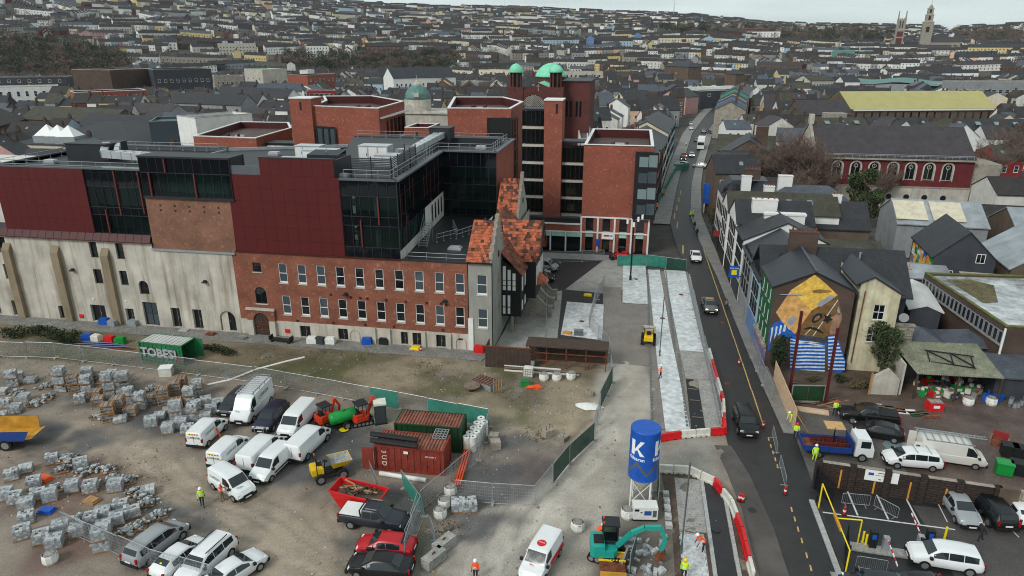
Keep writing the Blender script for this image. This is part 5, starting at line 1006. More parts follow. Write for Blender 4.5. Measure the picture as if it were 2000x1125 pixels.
# street walls on the far left side of the street
T=bpx('mansard_building','pale grey building with dark mansard roof carrying phone antennas',(1132,272),(1272,272),13,22,'flat',2,'offwhite','roof_grey',[],cat='building',dirx=R(6))
b=MB();
for i in range(7): b.box(-7+i*2.1,-9+(i%3)*3,12.4,-6.7+i*2.1,-8.7+(i%3)*3,14.2+(i%2)*.8); b.tube((-6.2+i*2,-6,12.4),(-6.2+i*2,-6,15.5),.05,n=4)
b.bd('antennas','white_paint',T)['kind']='stuff'; pbox('plant_room','dark_metal',T,2,-6,12.4,6,-2,15)
for i,(y0,y1,h,m,l) in enumerate(((146,156,12.5,'offwhite','tall plain off white side wall facing the street works'),(156.5,166,13,'red_wall','dark red painted building on the bending street'),(166.5,178,12,'dark_wall','charcoal shop building on the bending street'),(178.5,196,11,'white_wall','white fronted terrace building along the bending street'),(196.5,216,12,'cream','cream shop building with slate roof up the street'),(217,240,11,'paleblue_wall','pale blue fronted building up the street'))):
 xr=np.interp((y0+y1)/2,[141,165,186,220,300],[4.7,6.6,8.3,11.3,19.8]); an=atan2(np.interp(y1,[141,165,186,220,300],[4.7,6.6,8.3,11.3,19.8])-np.interp(y0,[141,165,186,220,300],[4.7,6.6,8.3,11.3,19.8]),y1-y0)
 bld('street_building',l,(xr-6,(y0+y1)/2,0),-an,11.8,y1-y0,h,'gable' if i!=0 else 'flat',3,m,'slate',[('R',max(3,int((y1-y0)/3)),3,1.1,1.7,2.2,3.3,'black_metal')],[(-2,2,h+1,h+4)],ridge='y'); OCC.append((xr-6,(y0+y1)/2,6.5,(y1-y0)/2,-an))
KX=([186,220,300,390,520],[18.4,21.9,32.2,47.2,73.2])
for i,(y0,y1,h,m,l) in enumerate(((285,302,11,'stone','stone fronted building with blind gable up the street'),(303,313,12,'blue_wall','narrow blue fronted house up the street'),(314,324,12.5,'yellow_wall','narrow yellow fronted house up the street'),(325,334,14,'teal_wall','teal house with pointed gable up the street'),(335,352,12,'brick_dark','red brick shop building with white windows up the street'),(353,378,12,'pink_wall','pink upper storey building up the street'),(379,420,12,'white_wall','white building at the far bend of the street'))):
 ym=(y0+y1)/2; xr=np.interp(ym,*KX); an=atan2(np.interp(y1,*KX)-np.interp(y0,*KX),y1-y0)
 bld('street_building',l,(xr+6,ym,0),-an,11.5,y1-y0,h,'gable',3,m,'slate',[('L',max(2,int((y1-y0)/3)),3,1.2,1.9,2.2,3.2,'black_metal'),('F',2,1,1,1.5,6,3)],[(2,0,h+1,h+4)],ridge='y'); OCC.append((xr+6,ym,6.5,(y1-y0)/2,-an))
# yellow roofed hall and its neighbours
T=bpx('yellow_roofed_hall','long brown hall under a plain pale yellow metal roof with white eaves',(1662,213),(1945,211),9,22,'gable',6.5,'brown_wall','yellow_roof',[('F',18,1,.8,3.0,4.5,3,'brown_wall','glass')],cat='hall')
MB().box(-32,-11.7,8.2,32,-11.4,8.8).bd('white_eaves','white_paint',T)
bpx('slate_wing','plain grey slate roof wing adjoining the yellow roofed hall',(1565,224),(1662,224),8,16,'gable',5,'brown_wall','slate_purple',[],cat='building'); bpx('roof_box','weathered grey box on the slate wing by the yellow roof',(1617,222),(1655,222),10,5,'flat',1,'stone','roof_grey',[])
T=bpx('skylight_terrace','long slate terrace with square rooflights in front of yellow hall',(1580,253),(1700,252),8,10,'gable',3.2,'brown_wall','slate_moss',[],cat='terrace');
for i in range(4): skylight(T,-9+i*5.2,-3.2,10.15,1.7,1.6,R(32))
T=bpx('skylight_terrace','darker slate terrace with single small rooflights beside mossy one',(1702,252),(1830,252),8,10,'gable',3.2,'brown_wall','slate',[],cat='terrace')
for i in range(3): skylight(T,-9+i*8,-3.2,10.15,1.1,1.2,R(32))
T=bpx('skylight_terrace','slate terrace with big white rooflights beyond the small rooflights',(1832,254),(2020,256),8,10,'gable',3.2,'brown_wall','slate',[],cat='terrace')
for i in range(5): skylight(T,-14+i*6,-3.2,10.15,1.6,1.7,R(32))
bpx('apartment_slab','pale grey green long apartment slab with balconies beyond yellow roof',(1870,160),(2060,160),16,14,'flat',2,'grey_wall','roof_grey',[('F',14,3,2.2,1.8,2,4,'white_upvc','glass_far')],cat='flats'); bpx('school_building','pale blue grey school wing behind yellow roof',(1800,160),(1876,166),12,14,'flat',2,'paleblue_wall','membrane',[W3(8,2,1.4,1.6,3,4)])
T=bpx('wave_roofed_hall','hall with wavy teal copper roof behind the yellow roof',(1690,163),(1800,166),11,24,'flat',2,'grey_wall','copper_dark',[],cat='hall'); b=MB()
for i in range(12):
 x0=-26+i*4.3; z=lambda x:11.5+.9*sin(x*.16+1); b.poly([(x0,-13,z(x0)),(x0+4.3,-13,z(x0+4.3)),(x0+4.3,13,z(x0+4.3)+2),(x0,13,z(x0)+2)])
b.bd('wave_roof','copper_dark',T)
bpx('cream_flats','cream long fronted block with grey roof near quay houses',(1582,158),(1630,157),12,14,'gable',3,'stone_pale','slate_moss',[W3(8,3,1.2,1.5,1.5,3.4)],cat='flats'); bpx('yellow_house','tall yellow fronted quay house with slate roof',(1521,145),(1542,145),15,10,'gable',3,'yellow_wall','slate',[W3(3,4,1.1,1.7,2,3.3)],cat='house'); bpx('blue_house','bright blue quay house front',(1500,150),(1509,150),13,10,'gable',3,'blue_wall','slate',[W3(2,4,1,1.5,2,3)],cat='house'); bpx('white_house','white quay house front beside the cream long block',(1648,160),(1680,160),12,12,'gable',3,'white_wall','slate',[W3(4,3,1,1.5,2,3)],cat='house')
# two church towers on the ridge
def tower_at(px,py,d): a=math.atan((px-1000)/1415)-YAW; return (d*sin(a),d*cos(a))
tx,ty=tower_at(1753,90,1150); z0=(tzs(tx,ty)); T=thing('gothic_church_tower','dark red gothic tower with four tall corner pinnacles','church tower',(tx,ty,z0),R(-14)); s=1012/1415.
hb=35-z0+ (87-40)*s; b=MB(); b.box(-5,-5,0,5,5,hb-16); b.bd('lower_stage','brick_dark',T); b=MB().box(-4.7,-4.7,hb-16,4.7,4.7,hb); b.bd('belfry','stone',T)
for i in (-1,1):
 for j in (-1,1): b=MB(); b.tube((4.6*i,4.6*j,0),(4.6*i,4.6*j,hb+1),1.1,.9,6); b.tube((4.6*i,4.6*j,hb+1),(4.6*i,4.6*j,hb+9),.8,.35,6); b.tube((4.6*i,4.6*j,hb+9),(4.6*i,4.6*j,hb+11),.6,.1,6); b.bd('pinnacle','stone',T)
for i in range(4):
 a=i*pi/2
 for k in (-1.5,1.5): o=link('louvre_window',boxmesh(MT['black_metal']),T,(4.75*sin(a)+k*cos(a),-4.75*cos(a)+k*sin(a),hb-7),a,(1.2,.2,9))
for z in (hb-14.5,hb-24): MB().box(-5.3,-5.3,z,5.3,5.3,z+1).bd('string_course','stone_pale',T)
b=MB()
for k in range(5): b.box(-4.6+k*2.1,-4.8,hb,-3.6+k*2.1,-4.5,hb+1.5)
b.bd('parapet','stone',T)['kind']='stuff'
MB().box(-7,5,0,7,45,14).bd('nave','stone',T); b=MB(); b.poly([(-7.3,5,14),(0,5,21),(0,45,21),(-7.3,45,14)][::-1]); b.poly([(7.3,5,14),(0,5,21),(0,45,21),(7.3,45,14)]); b.bd('nave_roof','slate_purple',T)
tx,ty=tower_at(1805,90,1150); z0=(tzs(tx,ty)); T=thing('tiered_church_tower','pale stone tiered tower with three diminishing stages, dome and fish weather vane','church tower',(tx,ty,z0),R(-14)); s=1012/1415.; tz=35-z0
lv=[(6.4,0,tz+ (87-45)*s),(4.6,tz+42*s,tz+55*s),(3.6,tz+55*s,tz+66*s)]
for i,(w,a,c) in enumerate(lv):
 MB().box(-w,-w,a,w,w,c-.8).bd('stage',MT['stone'],T); MB().box(-w-.5,-w-.5,c-.8,w+.5,w+.5,c).bd('cornice','stone_pale',T)
 for k in range(4):
  an=k*pi/2; o=link('opening',boxmesh(MT['black_metal']),T,(w*sin(an),-w*cos(an),(a+c)/2+ (8 if i==0 else 0)),an,(w*.6,.3,min(6,(c-a)*.6)))
MB().lathe([(2.6,0),(2.5,1.5),(1.9,2.8),(1.0,3.7),(.4,4.4),(.3,6)],14,(0,0,lv[2][2])).bd('cupola','stone',T); b=MB(); b.tube((0,0,lv[2][2]+6),(0,0,lv[2][2]+11),.15,n=5); b.box(-2.4,-.15,lv[2][2]+10.4,2.2,.15,lv[2][2]+11.2); b.bd('weather_vane','stone',T)
for k in range(4):
 an=k*pi/2;
 if k in (0,3): link('clock_face',MB().tube((0,0,0),(0,-.25,0),2.3,n=18).mesh('clock_face',MT['black_metal']),T,(6.45*sin(an),-6.45*cos(an),tz+30*s),an)
MB().box(5.7,-5,0,42,7,11).bd('nave','stone',T); b=MB(); b.poly([(5.7,-5.4,11),(42.5,-5.4,11),(42.5,1,18),(5.7,1,18)]); b.poly([(5.7,7.4,11),(42.5,7.4,11),(42.5,1,18),(5.7,1,18)][::-1]); b.poly([(42,-5,11),(42,7,11),(42,1,18)]); b.bd('nave_roof','slate_purple',T)
# right side of the street
MY=75.0; MX0,MX1=16.2,24.6
T=thing('mural_house','old house with painted figure mural on its gable wall and green street front','house')
# gable wall with the mural
b=MB(); b.poly([(MX0,MY,0),(MX1,MY,0),(MX1,MY,9.8),(20.3,MY,11.7),(MX0,MY,9.9)]); b.bd('gable_wall','brick_brown',T)
go=[(u,u+.75,z,z+1.5,0) for u in (.8,2.9,5.0) for z in (2.9,5.1,7.6)]
wall(T,'green_front',MT['green_wall'],(MX0,MY+7.0),R(-90),7.0,2.5,9.9,go,.18)
for u0,u1,a,c,_ in go: window(T,(MX0,MY+7.0),R(-90),u0,a,u1-u0,c-a,'sash','white_upvc','glass',True,.02)
b=MB(); b.box(MX0-.15,MY+.05,0,MX0+.1,MY+7,2.4); b.bd('shopfront',mat('graffiti_wall',(120,110,140),.8,.4,1.6,fine=4),T); MB().box(MX0-.4,MY,2.4,MX0+.1,MY+7,2.65).bd('shop_cornice','stone',T)
b=MB(); b.poly([(MX1,MY,0),(MX1,MY+8,0),(MX1,MY+8,9.8),(MX1,MY,9.8)]); b.bd('side_wall','brick_brown',T)
def slab2(b,pts,t=.16):
 up=[(x,y,z+t) for x,y,z in pts]; b.poly(up); b.poly(pts[::-1])
 for i in range(len(pts)): j=(i+1)%len(pts); b.poly([pts[i],pts[j],up[j],up[i]])
b=MB(); slab2(b,[(MX0-.25,MY-.2,9.75),(20.3,MY-.2,11.7),(20.6,MY+9.5,11.9),(MX0-.25,MY+7.2,9.75)]); slab2(b,[(20.3,MY-.2,11.7),(MX1+.3,MY-.2,9.65),(MX1+.3,MY+7,9.65),(20.6,MY+9.5,11.9)]); b.bd('roof','slate_new',T)
b=MB(); b.bar((20.3,MY-.2,11.95),(20.6,MY+9,12.1),.3,.12); b.bd('ridge_tiles','slate_blue',T)
chimney(T,21.0,MY+10.3,10,13.6,3.2,1.0,'brick_brown',6)
def MP(l,k): return [(p.x,MY-.004*k,p.z) for p in (FY(x,y,MY) for x,y in l)]
mat('mural_yellow',(226,182,82),.85,.07,.8,fine=2); mat('mural_card',(208,158,96),.85,.08,.8,fine=2); mat('mural_shade',(116,86,50),.85,.09,.8,fine=2); mat('mural_blue',(30,92,176),.85,.14,.8,fine=3); mat('mural_white',(206,214,222),.85,.08,.8,fine=3); mat('mural_grey',(62,68,82),.85,.15,.8,fine=2); mat('mural_tape',(150,156,164),.85,.1,1); mat('mural_hand',(150,116,94),.85,.2,1.5); mat('mural_black',(34,30,28),.85,.1,1)
mural=[]
def mz(x,y): return (1300+x/4.0,480+y/4.0)
def pm(name,m,pts,k): o=MB().poly(MP([mz(*p) for p in pts],k)).bd(name,MT[m],T); return o
pm('mural_torso','mural_blue',[(985,650),(1010,690),(1250,740),(1260,760),(1240,905),(1230,1000),(1160,990),(975,965),(965,860)],1)
pm('mural_sleeve','mural_blue',[(800,820),(808,660),(850,600),(910,575),(975,640),(990,760),(930,720),(860,690),(830,720),(815,815)],1)
pm('mural_sleeve','mural_blue',[(1270,700),(1330,695),(1360,760),(1405,900),(1400,970),(1360,998),(1300,980),(1265,930)],1)
for i in range(10): y=722+i*27; pm('mural_stripe','mural_white',[(972,y),(1030,y+4 if i else y+16),(1100,y+2 if i else y+24),(1245,y+6 if i>1 else y+30),(1243,y+18 if i>1 else y+40),(1100,y+14 if i else y+36),(1030,y+16 if i else y+26),(972,y+12)],2)
for i in range(10): y=712+i*27; x1=1335+min(i,7)*9; pm('mural_stripe','mural_white',[(1270,y),(x1,y-6+i),(x1+3,y+6+i),(1270,y+12)],2)
for i in range(5): x=812+i*34; pm('mural_stripe','mural_white',[(x,770-i*34),(x+16,640-i*10),(x+30,636-i*8),(x+20,700-i*10)],2)
pm('mural_collar','mural_grey',[(1000,685),(1240,720),(1262,745),(1240,765),(1130,745),(1040,730)],3)
pm('mural_box','mural_card',[(862,520),(980,345),(1140,505),(1010,690),(905,590)],4); pm('mural_box','mural_shade',[(1140,505),(1345,385),(1380,560),(1290,690),(1235,720),(1010,690)],4); pm('mural_box','mural_yellow',[(980,345),(1050,300),(1165,225),(1245,290),(1345,385),(1140,505)],4)
pm('mural_tape','mural_tape',[(1175,455),(1295,380),(1325,400),(1210,478)],5); pm('mural_tape','mural_tape',[(945,600),(990,545),(1028,570),(985,625)],5); pm('mural_tape','mural_tape',[(1340,500),(1352,470),(1362,520),(1350,545)],5)
pm('mural_hand','mural_hand',[(1280,640),(1300,580),(1290,560),(1320,545),(1345,530),(1372,520),(1378,570),(1350,640),(1325,690),(1285,695)],5); pm('mural_eye','mural_black',[(1140,590),(1155,550),(1190,525),(1225,530),(1225,560),(1190,590),(1160,605)],5); pm('mural_eye','mural_hand',[(1158,585),(1170,557),(1195,543),(1210,555),(1190,580)],6)
pm('mural_mouth','mural_black',[(1080,648),(1120,632),(1160,636),(1205,655),(1238,682),(1225,686),(1180,664),(1130,648),(1085,656)],6); pm('mural_star','mural_black',[(1225,590),(1245,565),(1238,535),(1265,550),(1295,530),(1285,560),(1310,580),(1280,585),(1265,608),(1250,590)],6)
pm('mural_seam','mural_white',[(1150,700),(1345,420),(1349,424),(1156,702)],5); pm('mural_seam','mural_white',[(1085,696),(1150,628),(1154,632),(1090,698)],5)
pm('mural_stain','mural_black',[(1140,350),(1200,340),(1290,350),(1300,362),(1210,372),(1150,366)],5).data.materials[0]=mat('mural_stain',(136,106,52),.9,.3,1.5)
MB().tube((16.9,MY-.1,9.0),(19.2,MY-.1,9.15),.05,n=5).bd('pipe','galv',T)
# big slate roofed house behind
T=thing('slate_house','long house with broad dark slate roof behind the mural gable','house'); b=MB(); b.box(16.25,82.05,0,32.6,90,7.6); b.poly([(32.6,82.05,7.6),(32.6,90,7.6),(32.6,86,11.5)]); b.bd('wall','dark_wall',T)
b=MB(); slab2(b,[(16.1,81.3,7.2),(32.9,80.9,7.2),(32.9,86,11.5),(16.1,86,11.5)]); slab2(b,[(32.9,90.6,7.2),(16.1,90.6,7.2),(16.1,86,11.5),(32.9,86,11.5)]); b.bd('roof','slate',T); MB().tube((27.5,84.5,10),(27.5,84.5,11.6),.12,n=6).bd('flue','galv',T)
# cream wing
T=thing('cream_wing','narrow cream house with mossy patches, white windows and slate lean roof','house'); CX0,CX1,CYY=25.4,29.6,76.0
ops=[(1.7,2.9,6.3,8.1,0),(1.5,2.7,3.6,5.4,0)]
wall(T,'front_wall',mat('cream_stained',(206,198,168),.85,.14,.7,.1,streak=.5,scol=(96,96,70)),(CX0,CYY),0,CX1-CX0,0,9.4,ops,.2)
for u0,u1,a,c,_ in ops: window(T,(CX0,CYY),0,u0,a,u1-u0,c-a,'grid','white_upvc','glass',True)
b=MB(); b.poly([(CX0,CYY,9.4),(CX1,CYY,9.4),(26.6,CYY,11.2),(CX0,CYY,10.5)]); b.poly([(CX0,CYY,0),(CX0,CYY,10.5),(CX0,CYY+8,10.5),(CX0,CYY+8,0)]); b.poly([(CX1,CYY,0),(CX1,CYY+8,0),(CX1,CYY+8,9.4),(CX1,CYY,9.4)]); b.bd('side_walls','cream_stained',T)
b=MB(); slab2(b,[(26.6,CYY-.2,11.2),(CX1+.3,CYY-.2,9.25),(CX1+.3,CYY+6.5,9.25),(26.6,CYY+9,11.2)]); slab2(b,[(CX0-.6,CYY-.2,10.2),(26.6,CYY-.2,11.2),(26.6,CYY+9,11.2),(CX0-.6,CYY+6,10.2)]); b.bd('roof','slate_new',T)
for z in (3.7,6.4): window(T,(CX0-.02,CYY+3.4),R(-90),.4,z,1.2,1.8,'sash','white_upvc','glass',True,-.1)
for z in (7.6,5.2): b=MB(); b.lathe([(.05,0),(.3,.06),(.42,.16)],12,(0,0,0)); o=b.bd('satellite_dish','grey_wall',T,(CX1+.9,CYY+.4,z-1)); o.rotation_euler=(R(70),0,R(-20)); o.scale=(1.2,1.2,1.2)
b=MB().tube((CX0+.35,CYY-.1,1),(CX0+.5,CYY-.1,9.6),.06,n=5); b.bd('downpipe','rust',T)
T=thing('rubble_wall','rough grey stone boundary wall with shuttered gaps beside the cream house','wall',(30.0,77,0)); b=MB()
for j in range(16):
 for i in range(3): b.box(i*.65+random.uniform(-.1,.1),-.2-random.random()*.15,j*.33,i*.65+.55+random.uniform(0,.1),.3,j*.33+.28)
b.box(0,-.05,0,2,.3,5.4); o=b.bd('stones','stone',T); o['kind']='stuff'; MB().box(-.1,-.2,5.4,2.1,.4,5.6).bd('coping','stone',T)
# street front going up the hill
FS=[(82.1,88.6,8.2,'paleblue_wall','slate_new','gabled pale blue street house with dark balcony',3,'y'),(88.8,96.5,8.4,'grey_wall','slate_new','pale grey street house with dark slate roof and tall windows',3,'y'),(96.7,104,9.2,'white_wall','slate','white street house with four rows of small windows',4,'y'),(104.2,113,9.8,'white_wall','slate','tall white street house with white chimney block',4,'x'),(113.2,121,9.4,'white_wall','slate_moss','white street house with bare slate roof and two rooflights',3,'x')]
for i,(y0,y1,h,wm,rm,lab,nc,rd) in enumerate(FS):
 xl=np.interp((y0+y1)/2,[75,82,108,130],[16.2,16.2,16.0,15.6]); Wd=(5,9,11,11,17)[i]; t=bld('street_house',lab,(xl+Wd/2,(y0+y1)/2,0),0,Wd,y1-y0,h,'gable',2.6,wm,rm,[('L',nc,3,.85,1.5,3.2,2.2,'black_metal')],[] if i<3 else [(-1.5,-2 if i==3 else 2.5,h,h+3.2,3.6 if i==3 else 1.6,1.2,'white_paint',4)],'house',None,rd)
 pbox('shopfront',MT[('blue_wall','grey_wall','dark_wall','black_metal','black_metal')[i]],t,-Wd/2-.12,-(y1-y0)/2+.3,.1,-Wd/2+.05,(y1-y0)/2-.3,2.6)
 for k in range(2): skylight(t,1+k*3.2,-(y1-y0)/4 if rd=='x' else 0,h+1.6,.8,1.1,R(30) if rd=='x' else 0,0 if rd=='x' else R(24)) if i==4 else None
# white party wall slab seen above the roofs
T=thing('white_chimney_wall','broad white chimney wall standing above the slate roofs','chimney',(22.3,103,0)); MB().box(-2.8,-.5,6,2.8,.5,11.6).bd('stack','white_paint',T); MB().box(-2.95,-.62,11.6,2.95,.62,11.9).bd('cap','white_paint',T)
# corner pub
T=thing('corner_pub','white corner pub with black window surrounds, dark dome turret and red sign','pub',(16.0,126.5,0))
MB().box(0,-4.5,0,9,5,10).bd('wall','white_wall',T); MB().lathe([(1.7,10),(1.75,10.4),(1.5,11.4),(.9,12.1),(.1,12.5)],14,(1.6,-2.5,0)).bd('turret','black_metal',T)
b=MB(); b.poly([(-.3,-4.8,10),(9.2,-4.8,10),(7.5,-2,12.6),(1.5,-2,12.6)]); b.poly([(9.2,-4.8,10),(9.2,5.3,10),(7.5,3,12.6),(7.5,-2,12.6)]); b.poly([(-.3,5.3,10),(-.3,-4.8,10),(1.5,-2,12.6),(1.5,3,12.6)]); b.poly([(1.5,-2,12.6),(7.5,-2,12.6),(7.5,3,12.6),(1.5,3,12.6)]); b.poly([(9.2,5.3,10),(-.3,5.3,10),(1.5,3,12.6),(7.5,3,12.6)]); b.bd('mansard_roof','slate_new',T)
for z in (3.4,6.6):
 for y in (-4.3,-2.2,0,2.2): pbox('window','black_metal',T,-.08,y,z,.02,y+1.1,z+1.9)
MB().box(-.3,-4.6,0,.02,5,2.8).bd('shopfront','black_metal',T); pbox('sign_board','red_wall',T,-1.2,-4.8,3.0,-.1,-4.6,4.0); chimney(T,3.6,-3.4,9,13.6,1.6,1.0,'white_paint',0); chimney(T,4.6,-2.6,13,14.6,2.6,1.2,'brick_brown',5)
T=bld('slate_roofed_house','grey slate house with two rooflights behind the white street fronts',(30,117,0),0,15,8.5,7.5,'gable',3.4,'brown_wall','slate',[],[(3,0,9,12,1.4,.8,'white_paint',3)],'house')
for k in range(2): skylight(T,-2+k*4,-2.6,8.7,.9,1.0,R(38))
bld('slate_roofed_house','slate hipped house behind the corner pub',(31,128,0),0,15,8,8.5,'hip',3,'dark_wall','slate_blue',[],[(-4,0,9,13,2.4,1,'white_paint',0)],'house')
bld('rear_extension','low slate roofed rear extension beneath the broad white chimney',(27.5,97.5,0),R(2),13,9,6.5,'gable',3,'white_wall','slate_moss',[('F',3,1,.9,1.2,4,3)],[],'house')
T=bld('lead_roofed_shed','low pale grey metal roofed shed with timber scaffold beside slate house',(37,98.5,0),R(-3),12,7,5.5,'gable',.8,'brown_wall','metal_roof',[],[],'shed')
T=thing('timber_scaffold','bare timber roof scaffold beside the metal roofed shed','scaffold',(33.5,94.6,0));
for i in range(4): MB().tube((i*1.2,0,0),(i*1.2,0,7.6),.06,n=5).bd('pole','timber',T)
for z in (5.5,6.8): MB().bar((-.3,0,z),(4,0,z),.1,.15).bd('ledger','timber',T)
for i in range(2): MB().bar((i*2,0,5.5),(i*2+1.5,-1.6,4),.5,.08).bd('board','timber',T)
# black house with colourful mural and its neighbours
T=bld('dark_house','charcoal gabled house with white windows and colourful side mural',(46.0,104,0),R(-6),7.5,11,7.5,'gable',3.6,'dark_wall','slate',[],[],'house',None,'y');
for x,z,w,h in ((-2.4,4.4,1.3,1.3),(.2,4.0,1.1,1.4),(-2.2,1.9,.8,1.0),(1.3,7.0,1.1,1.3)): window(T,(x,-5.5),0,0,z,w,h,'pair','white_upvc','glass',False,-.16)
rg=random.Random(5); b=MB(); cl=['mural_blue','mural_yellow','teal_wall','pink_wall','green_plastic','mural_white','orange_wall','purple_wall','blue_wall']
for i in range(8):
 for j in range(7):
  y=-5.3+j*1.45+rg.uniform(-.2,.2); z=.6+i*.85+rg.uniform(-.15,.15); pts=[(-3.76-.002*(i%2+j%3),y+rg.uniform(-.3,.3),z+rg.uniform(-.2,.2)),(-3.76-.002*(i%2+j%3),y+rg.uniform(-.3,.3),z+.9),(-3.76-.002*(i%2+j%3),y+1.5+rg.uniform(-.3,.3),z+.9+rg.uniform(-.2,.2)),(-3.76-.002*(i%2+j%3),y+1.4,z+rg.uniform(-.2,.2))]; b.poly(pts,rg.randrange(9))
b.bd('side_mural',[MT[c] for c in cl],T)
T=bld('metal_roofed_house','brown gabled house with wet grey metal roof beside the charcoal house',(55.5,102,0),R(-6),9,12,7,'gable',3.4,'brown_wall','metal_roof',[],[],'house',None,'y')
for x,z in ((-.5,6.6),(1.8,3.4)): window(T,(x,-6),0,0,z,1.1,1.4,'plain','white_upvc','glass',False,-.16)
T=bld('flat_extension','brown block walled flat roofed extension below the charcoal house',(49,93.5,0),R(-6),9,9,5.6,'flat',1,'brown_wall','roof_felt',[('F',1,1,.9,1.2,3.6,3)],[],'extension')
T=bld('workshop','long workshop with two cream roof panels on grey sheeting',(53,130,0),R(-4),14,12,6,'gable',3,'grey_wall','metal_roof',[],[],'workshop',None,'x');
for x in (-4.6,1.2): link('roof_panel',boxmesh(MT['cream']),T,(x,-3.1,7.85),0,(5,5.2,.1),rot=(R(26.5),0,0))
bld('workshop','grey sheet roofed workshop with red lead flashing near the church',(70,126,0),R(-4),14,12,6,'gable',3,'brown_wall','metal_roof',[],[],'workshop'); bld('workshop','brown sheet roofed shed beside the cream panelled workshop',(64,138,0),R(-4),16,7,5,'gable',2,'brown_wall','slate_brown',[],[],'workshop')
for i,(x,y,w,d,h,rm) in enumerate(((68,112,12,10,7,'slate'),(64,95,10,9,7,'slate_moss'),(76,100,11,12,8,'slate'),(80,120,12,10,7,'slate_brown'),(85,135,14,10,8,'slate'),(74,86,12,10,6,'slate_purple'))): bld('back_house',('slate roofed back house near the metal roofs','mossy roofed back house behind the flat brick works','larger slate back house beyond the flat brick works','brown slate house below the bare trees','wide slate house beside the bare trees','purple slate house behind the flat brick works')[i],(x,y,0),R(-6+i*3),w,d,h,'gable',3.2,'brown_wall',rm,[('F',3,1,1,1.4,h-2.4,3)],[(2,0,h+1,h+4)],'house')
OCC+=[(24,90,10,18,0),(26,112,14,18,0),(50,104,16,14,0),(60,130,22,14,0),(74,100,22,40,0)]
# flat roofed brick works
T=thing('flat_brick_works','brown brick works with mossy flat wet roof and a long window strip','building'); PW=[(38.9,94.2),(40.4,75.6),(62,77),(62,96)]
flatblock(T,[(39.0,94.2),(40.45,75.7),(62,77),(62,96)],0,6.5,MT['brick_brown'],mat('wet_roof',(166,168,168),.12,.25,.3,.03,fine=1.2,spec=.6),mat('moss_edge',(96,100,52),.9,.25,1),.25,.35)
A=Vector((38.95,94.2)); B=Vector((40.4,75.65)); an=atan2(B.y-A.y,B.x-A.x); L_=(B-A).length; n=20
for i in range(n): link('window',farwin(.62,1.3,'grey_wall','glass_far'),T,(A.x+(B.x-A.x)*(i+.15)/n,A.y+(B.y-A.y)*(i+.15)/n,4.5),an)
MB().bar((A.x-.08,A.y,4.35),(B.x-.08,B.y,4.35),.2,.12).bd('sill_band','stone',T); MB().tube((40.35,75.5,0),(40.35,75.5,6.4),.12,n=6).bd('corner_post','white_paint',T)
chimney(T,50.5,82.5,6.2,9.2,1.6,1.6,'brick_brown',0); b=MB(); b.poly([(41,92.5,6.29),(41.8,84,6.29),(43.6,84.5,6.29),(46,91,6.29),(44,93,6.29)]); b.bd('moss_patch','scrub',T)
T=thing('folded_roof_store','low store with two grey folded pyramid roofs below the brick works','store',(36.3,80.2,0)); MB().box(-5.2,-2.2,0,5.2,2.2,3.0).bd('wall','dark_wall',T); b=MB()
for s in (-1,1):
 c=s*2.65; q=[(c-2.65,-2.5,3.0),(c+2.65,-2.5,3.0),(c+2.65,2.5,3.0),(c-2.65,2.5,3.0)]
 for i in range(4): b.poly([q[i],q[(i+1)%4],(c,0,4.3)])
b.bd('roof','slate_blue',T)
bld('lean_to','white edged lean-to roof between slate house and brick works',(36.5,88.5,0),R(80),10,3.2,5,'gable',.6,'dark_wall','membrane',[],[],'lean-to')
# corrugated open shed
T=thing('corrugated_shed','open fronted shed with mossy corrugated sheet roof and clutter inside','shed',(0,0,0)); b=MB(); n=46; A0,A1,B0,B1=Vector((29.2,75.2,4.2)),Vector((38.2,76.0,4.2)),Vector((30.2,69.6,3.0)),Vector((38.6,70.0,3.0))
for i in range(n):
 for (t0,t1,h0,h1) in ((i/n,(i+.5)/n,0,.09),((i+.5)/n,(i+1)/n,.09,0)): b.poly([B0.lerp(B1,t0)+Vector((0,0,h0)),B0.lerp(B1,t1)+Vector((0,0,h1)),A0.lerp(A1,t1)+Vector((0,0,h1)),A0.lerp(A1,t0)+Vector((0,0,h0))])
b.bd('corrugated_roof','tin_roof',T); MB().box(29.3,75.2,0,38.2,75.4,4).bd('back_wall','dark_wall',T); MB().box(29.2,70.6,0,29.4,75.2,3.6).bd('side_wall','stone_pale',T)
for x in (30.4,34.3,38.3): pbox('post','timber_dark',T,x-.08,69.9,0,x+.08,70.06,3.0)
T=thing('metal_trestle','rusty black metal frame lying on the corrugated shed roof','frame',(34.4,72.6,3.75),R(-8));
for p,q in (((-2.4,-.9,-.25),(2.0,-1.1,-.3)),((-2.4,.8,.3),(2.2,.7,.25)),((-2.2,-.9,-.2),(-2.2,.8,.3)),((0,-1,-.2),(0,.8,.3)),((1.9,-1.1,-.3),(1.9,.7,.25)),((-2.2,.8,.3),(0,-1,-.1)),((0,.8,.3),(1.9,-1,-.2))): MB().bar(p,q,.1,.1).bd('bar','black_metal',T)
T=thing('whitewashed_ruin','crumbling whitewashed wall stub under the shrubs by the corrugated shed','wall',(27.6,70.2,0)); b=MB(); b.prism([(-1.4,0),(1.4,.2),(1.4,.7),(-1.4,.5)],0,1.9); b.poly([(-1.4,0,1.9),(.2,.1,3.0),(1.4,.2,1.9)]); b.poly([(-1.4,.5,1.9),(1.4,.7,1.9),(.2,.6,3.0)]); b.poly([(.2,.1,3),(.2,.6,3),(1.4,.7,1.9),(1.4,.2,1.9)]); b.poly([(-1.4,.5,1.9),(.2,.6,3),(.2,.1,3),(-1.4,0,1.9)]); b.bd('masonry','stone_pale',T); pbox('timber_post','timber',T,-1.55,-.1,0,-1.38,.1,2.5)
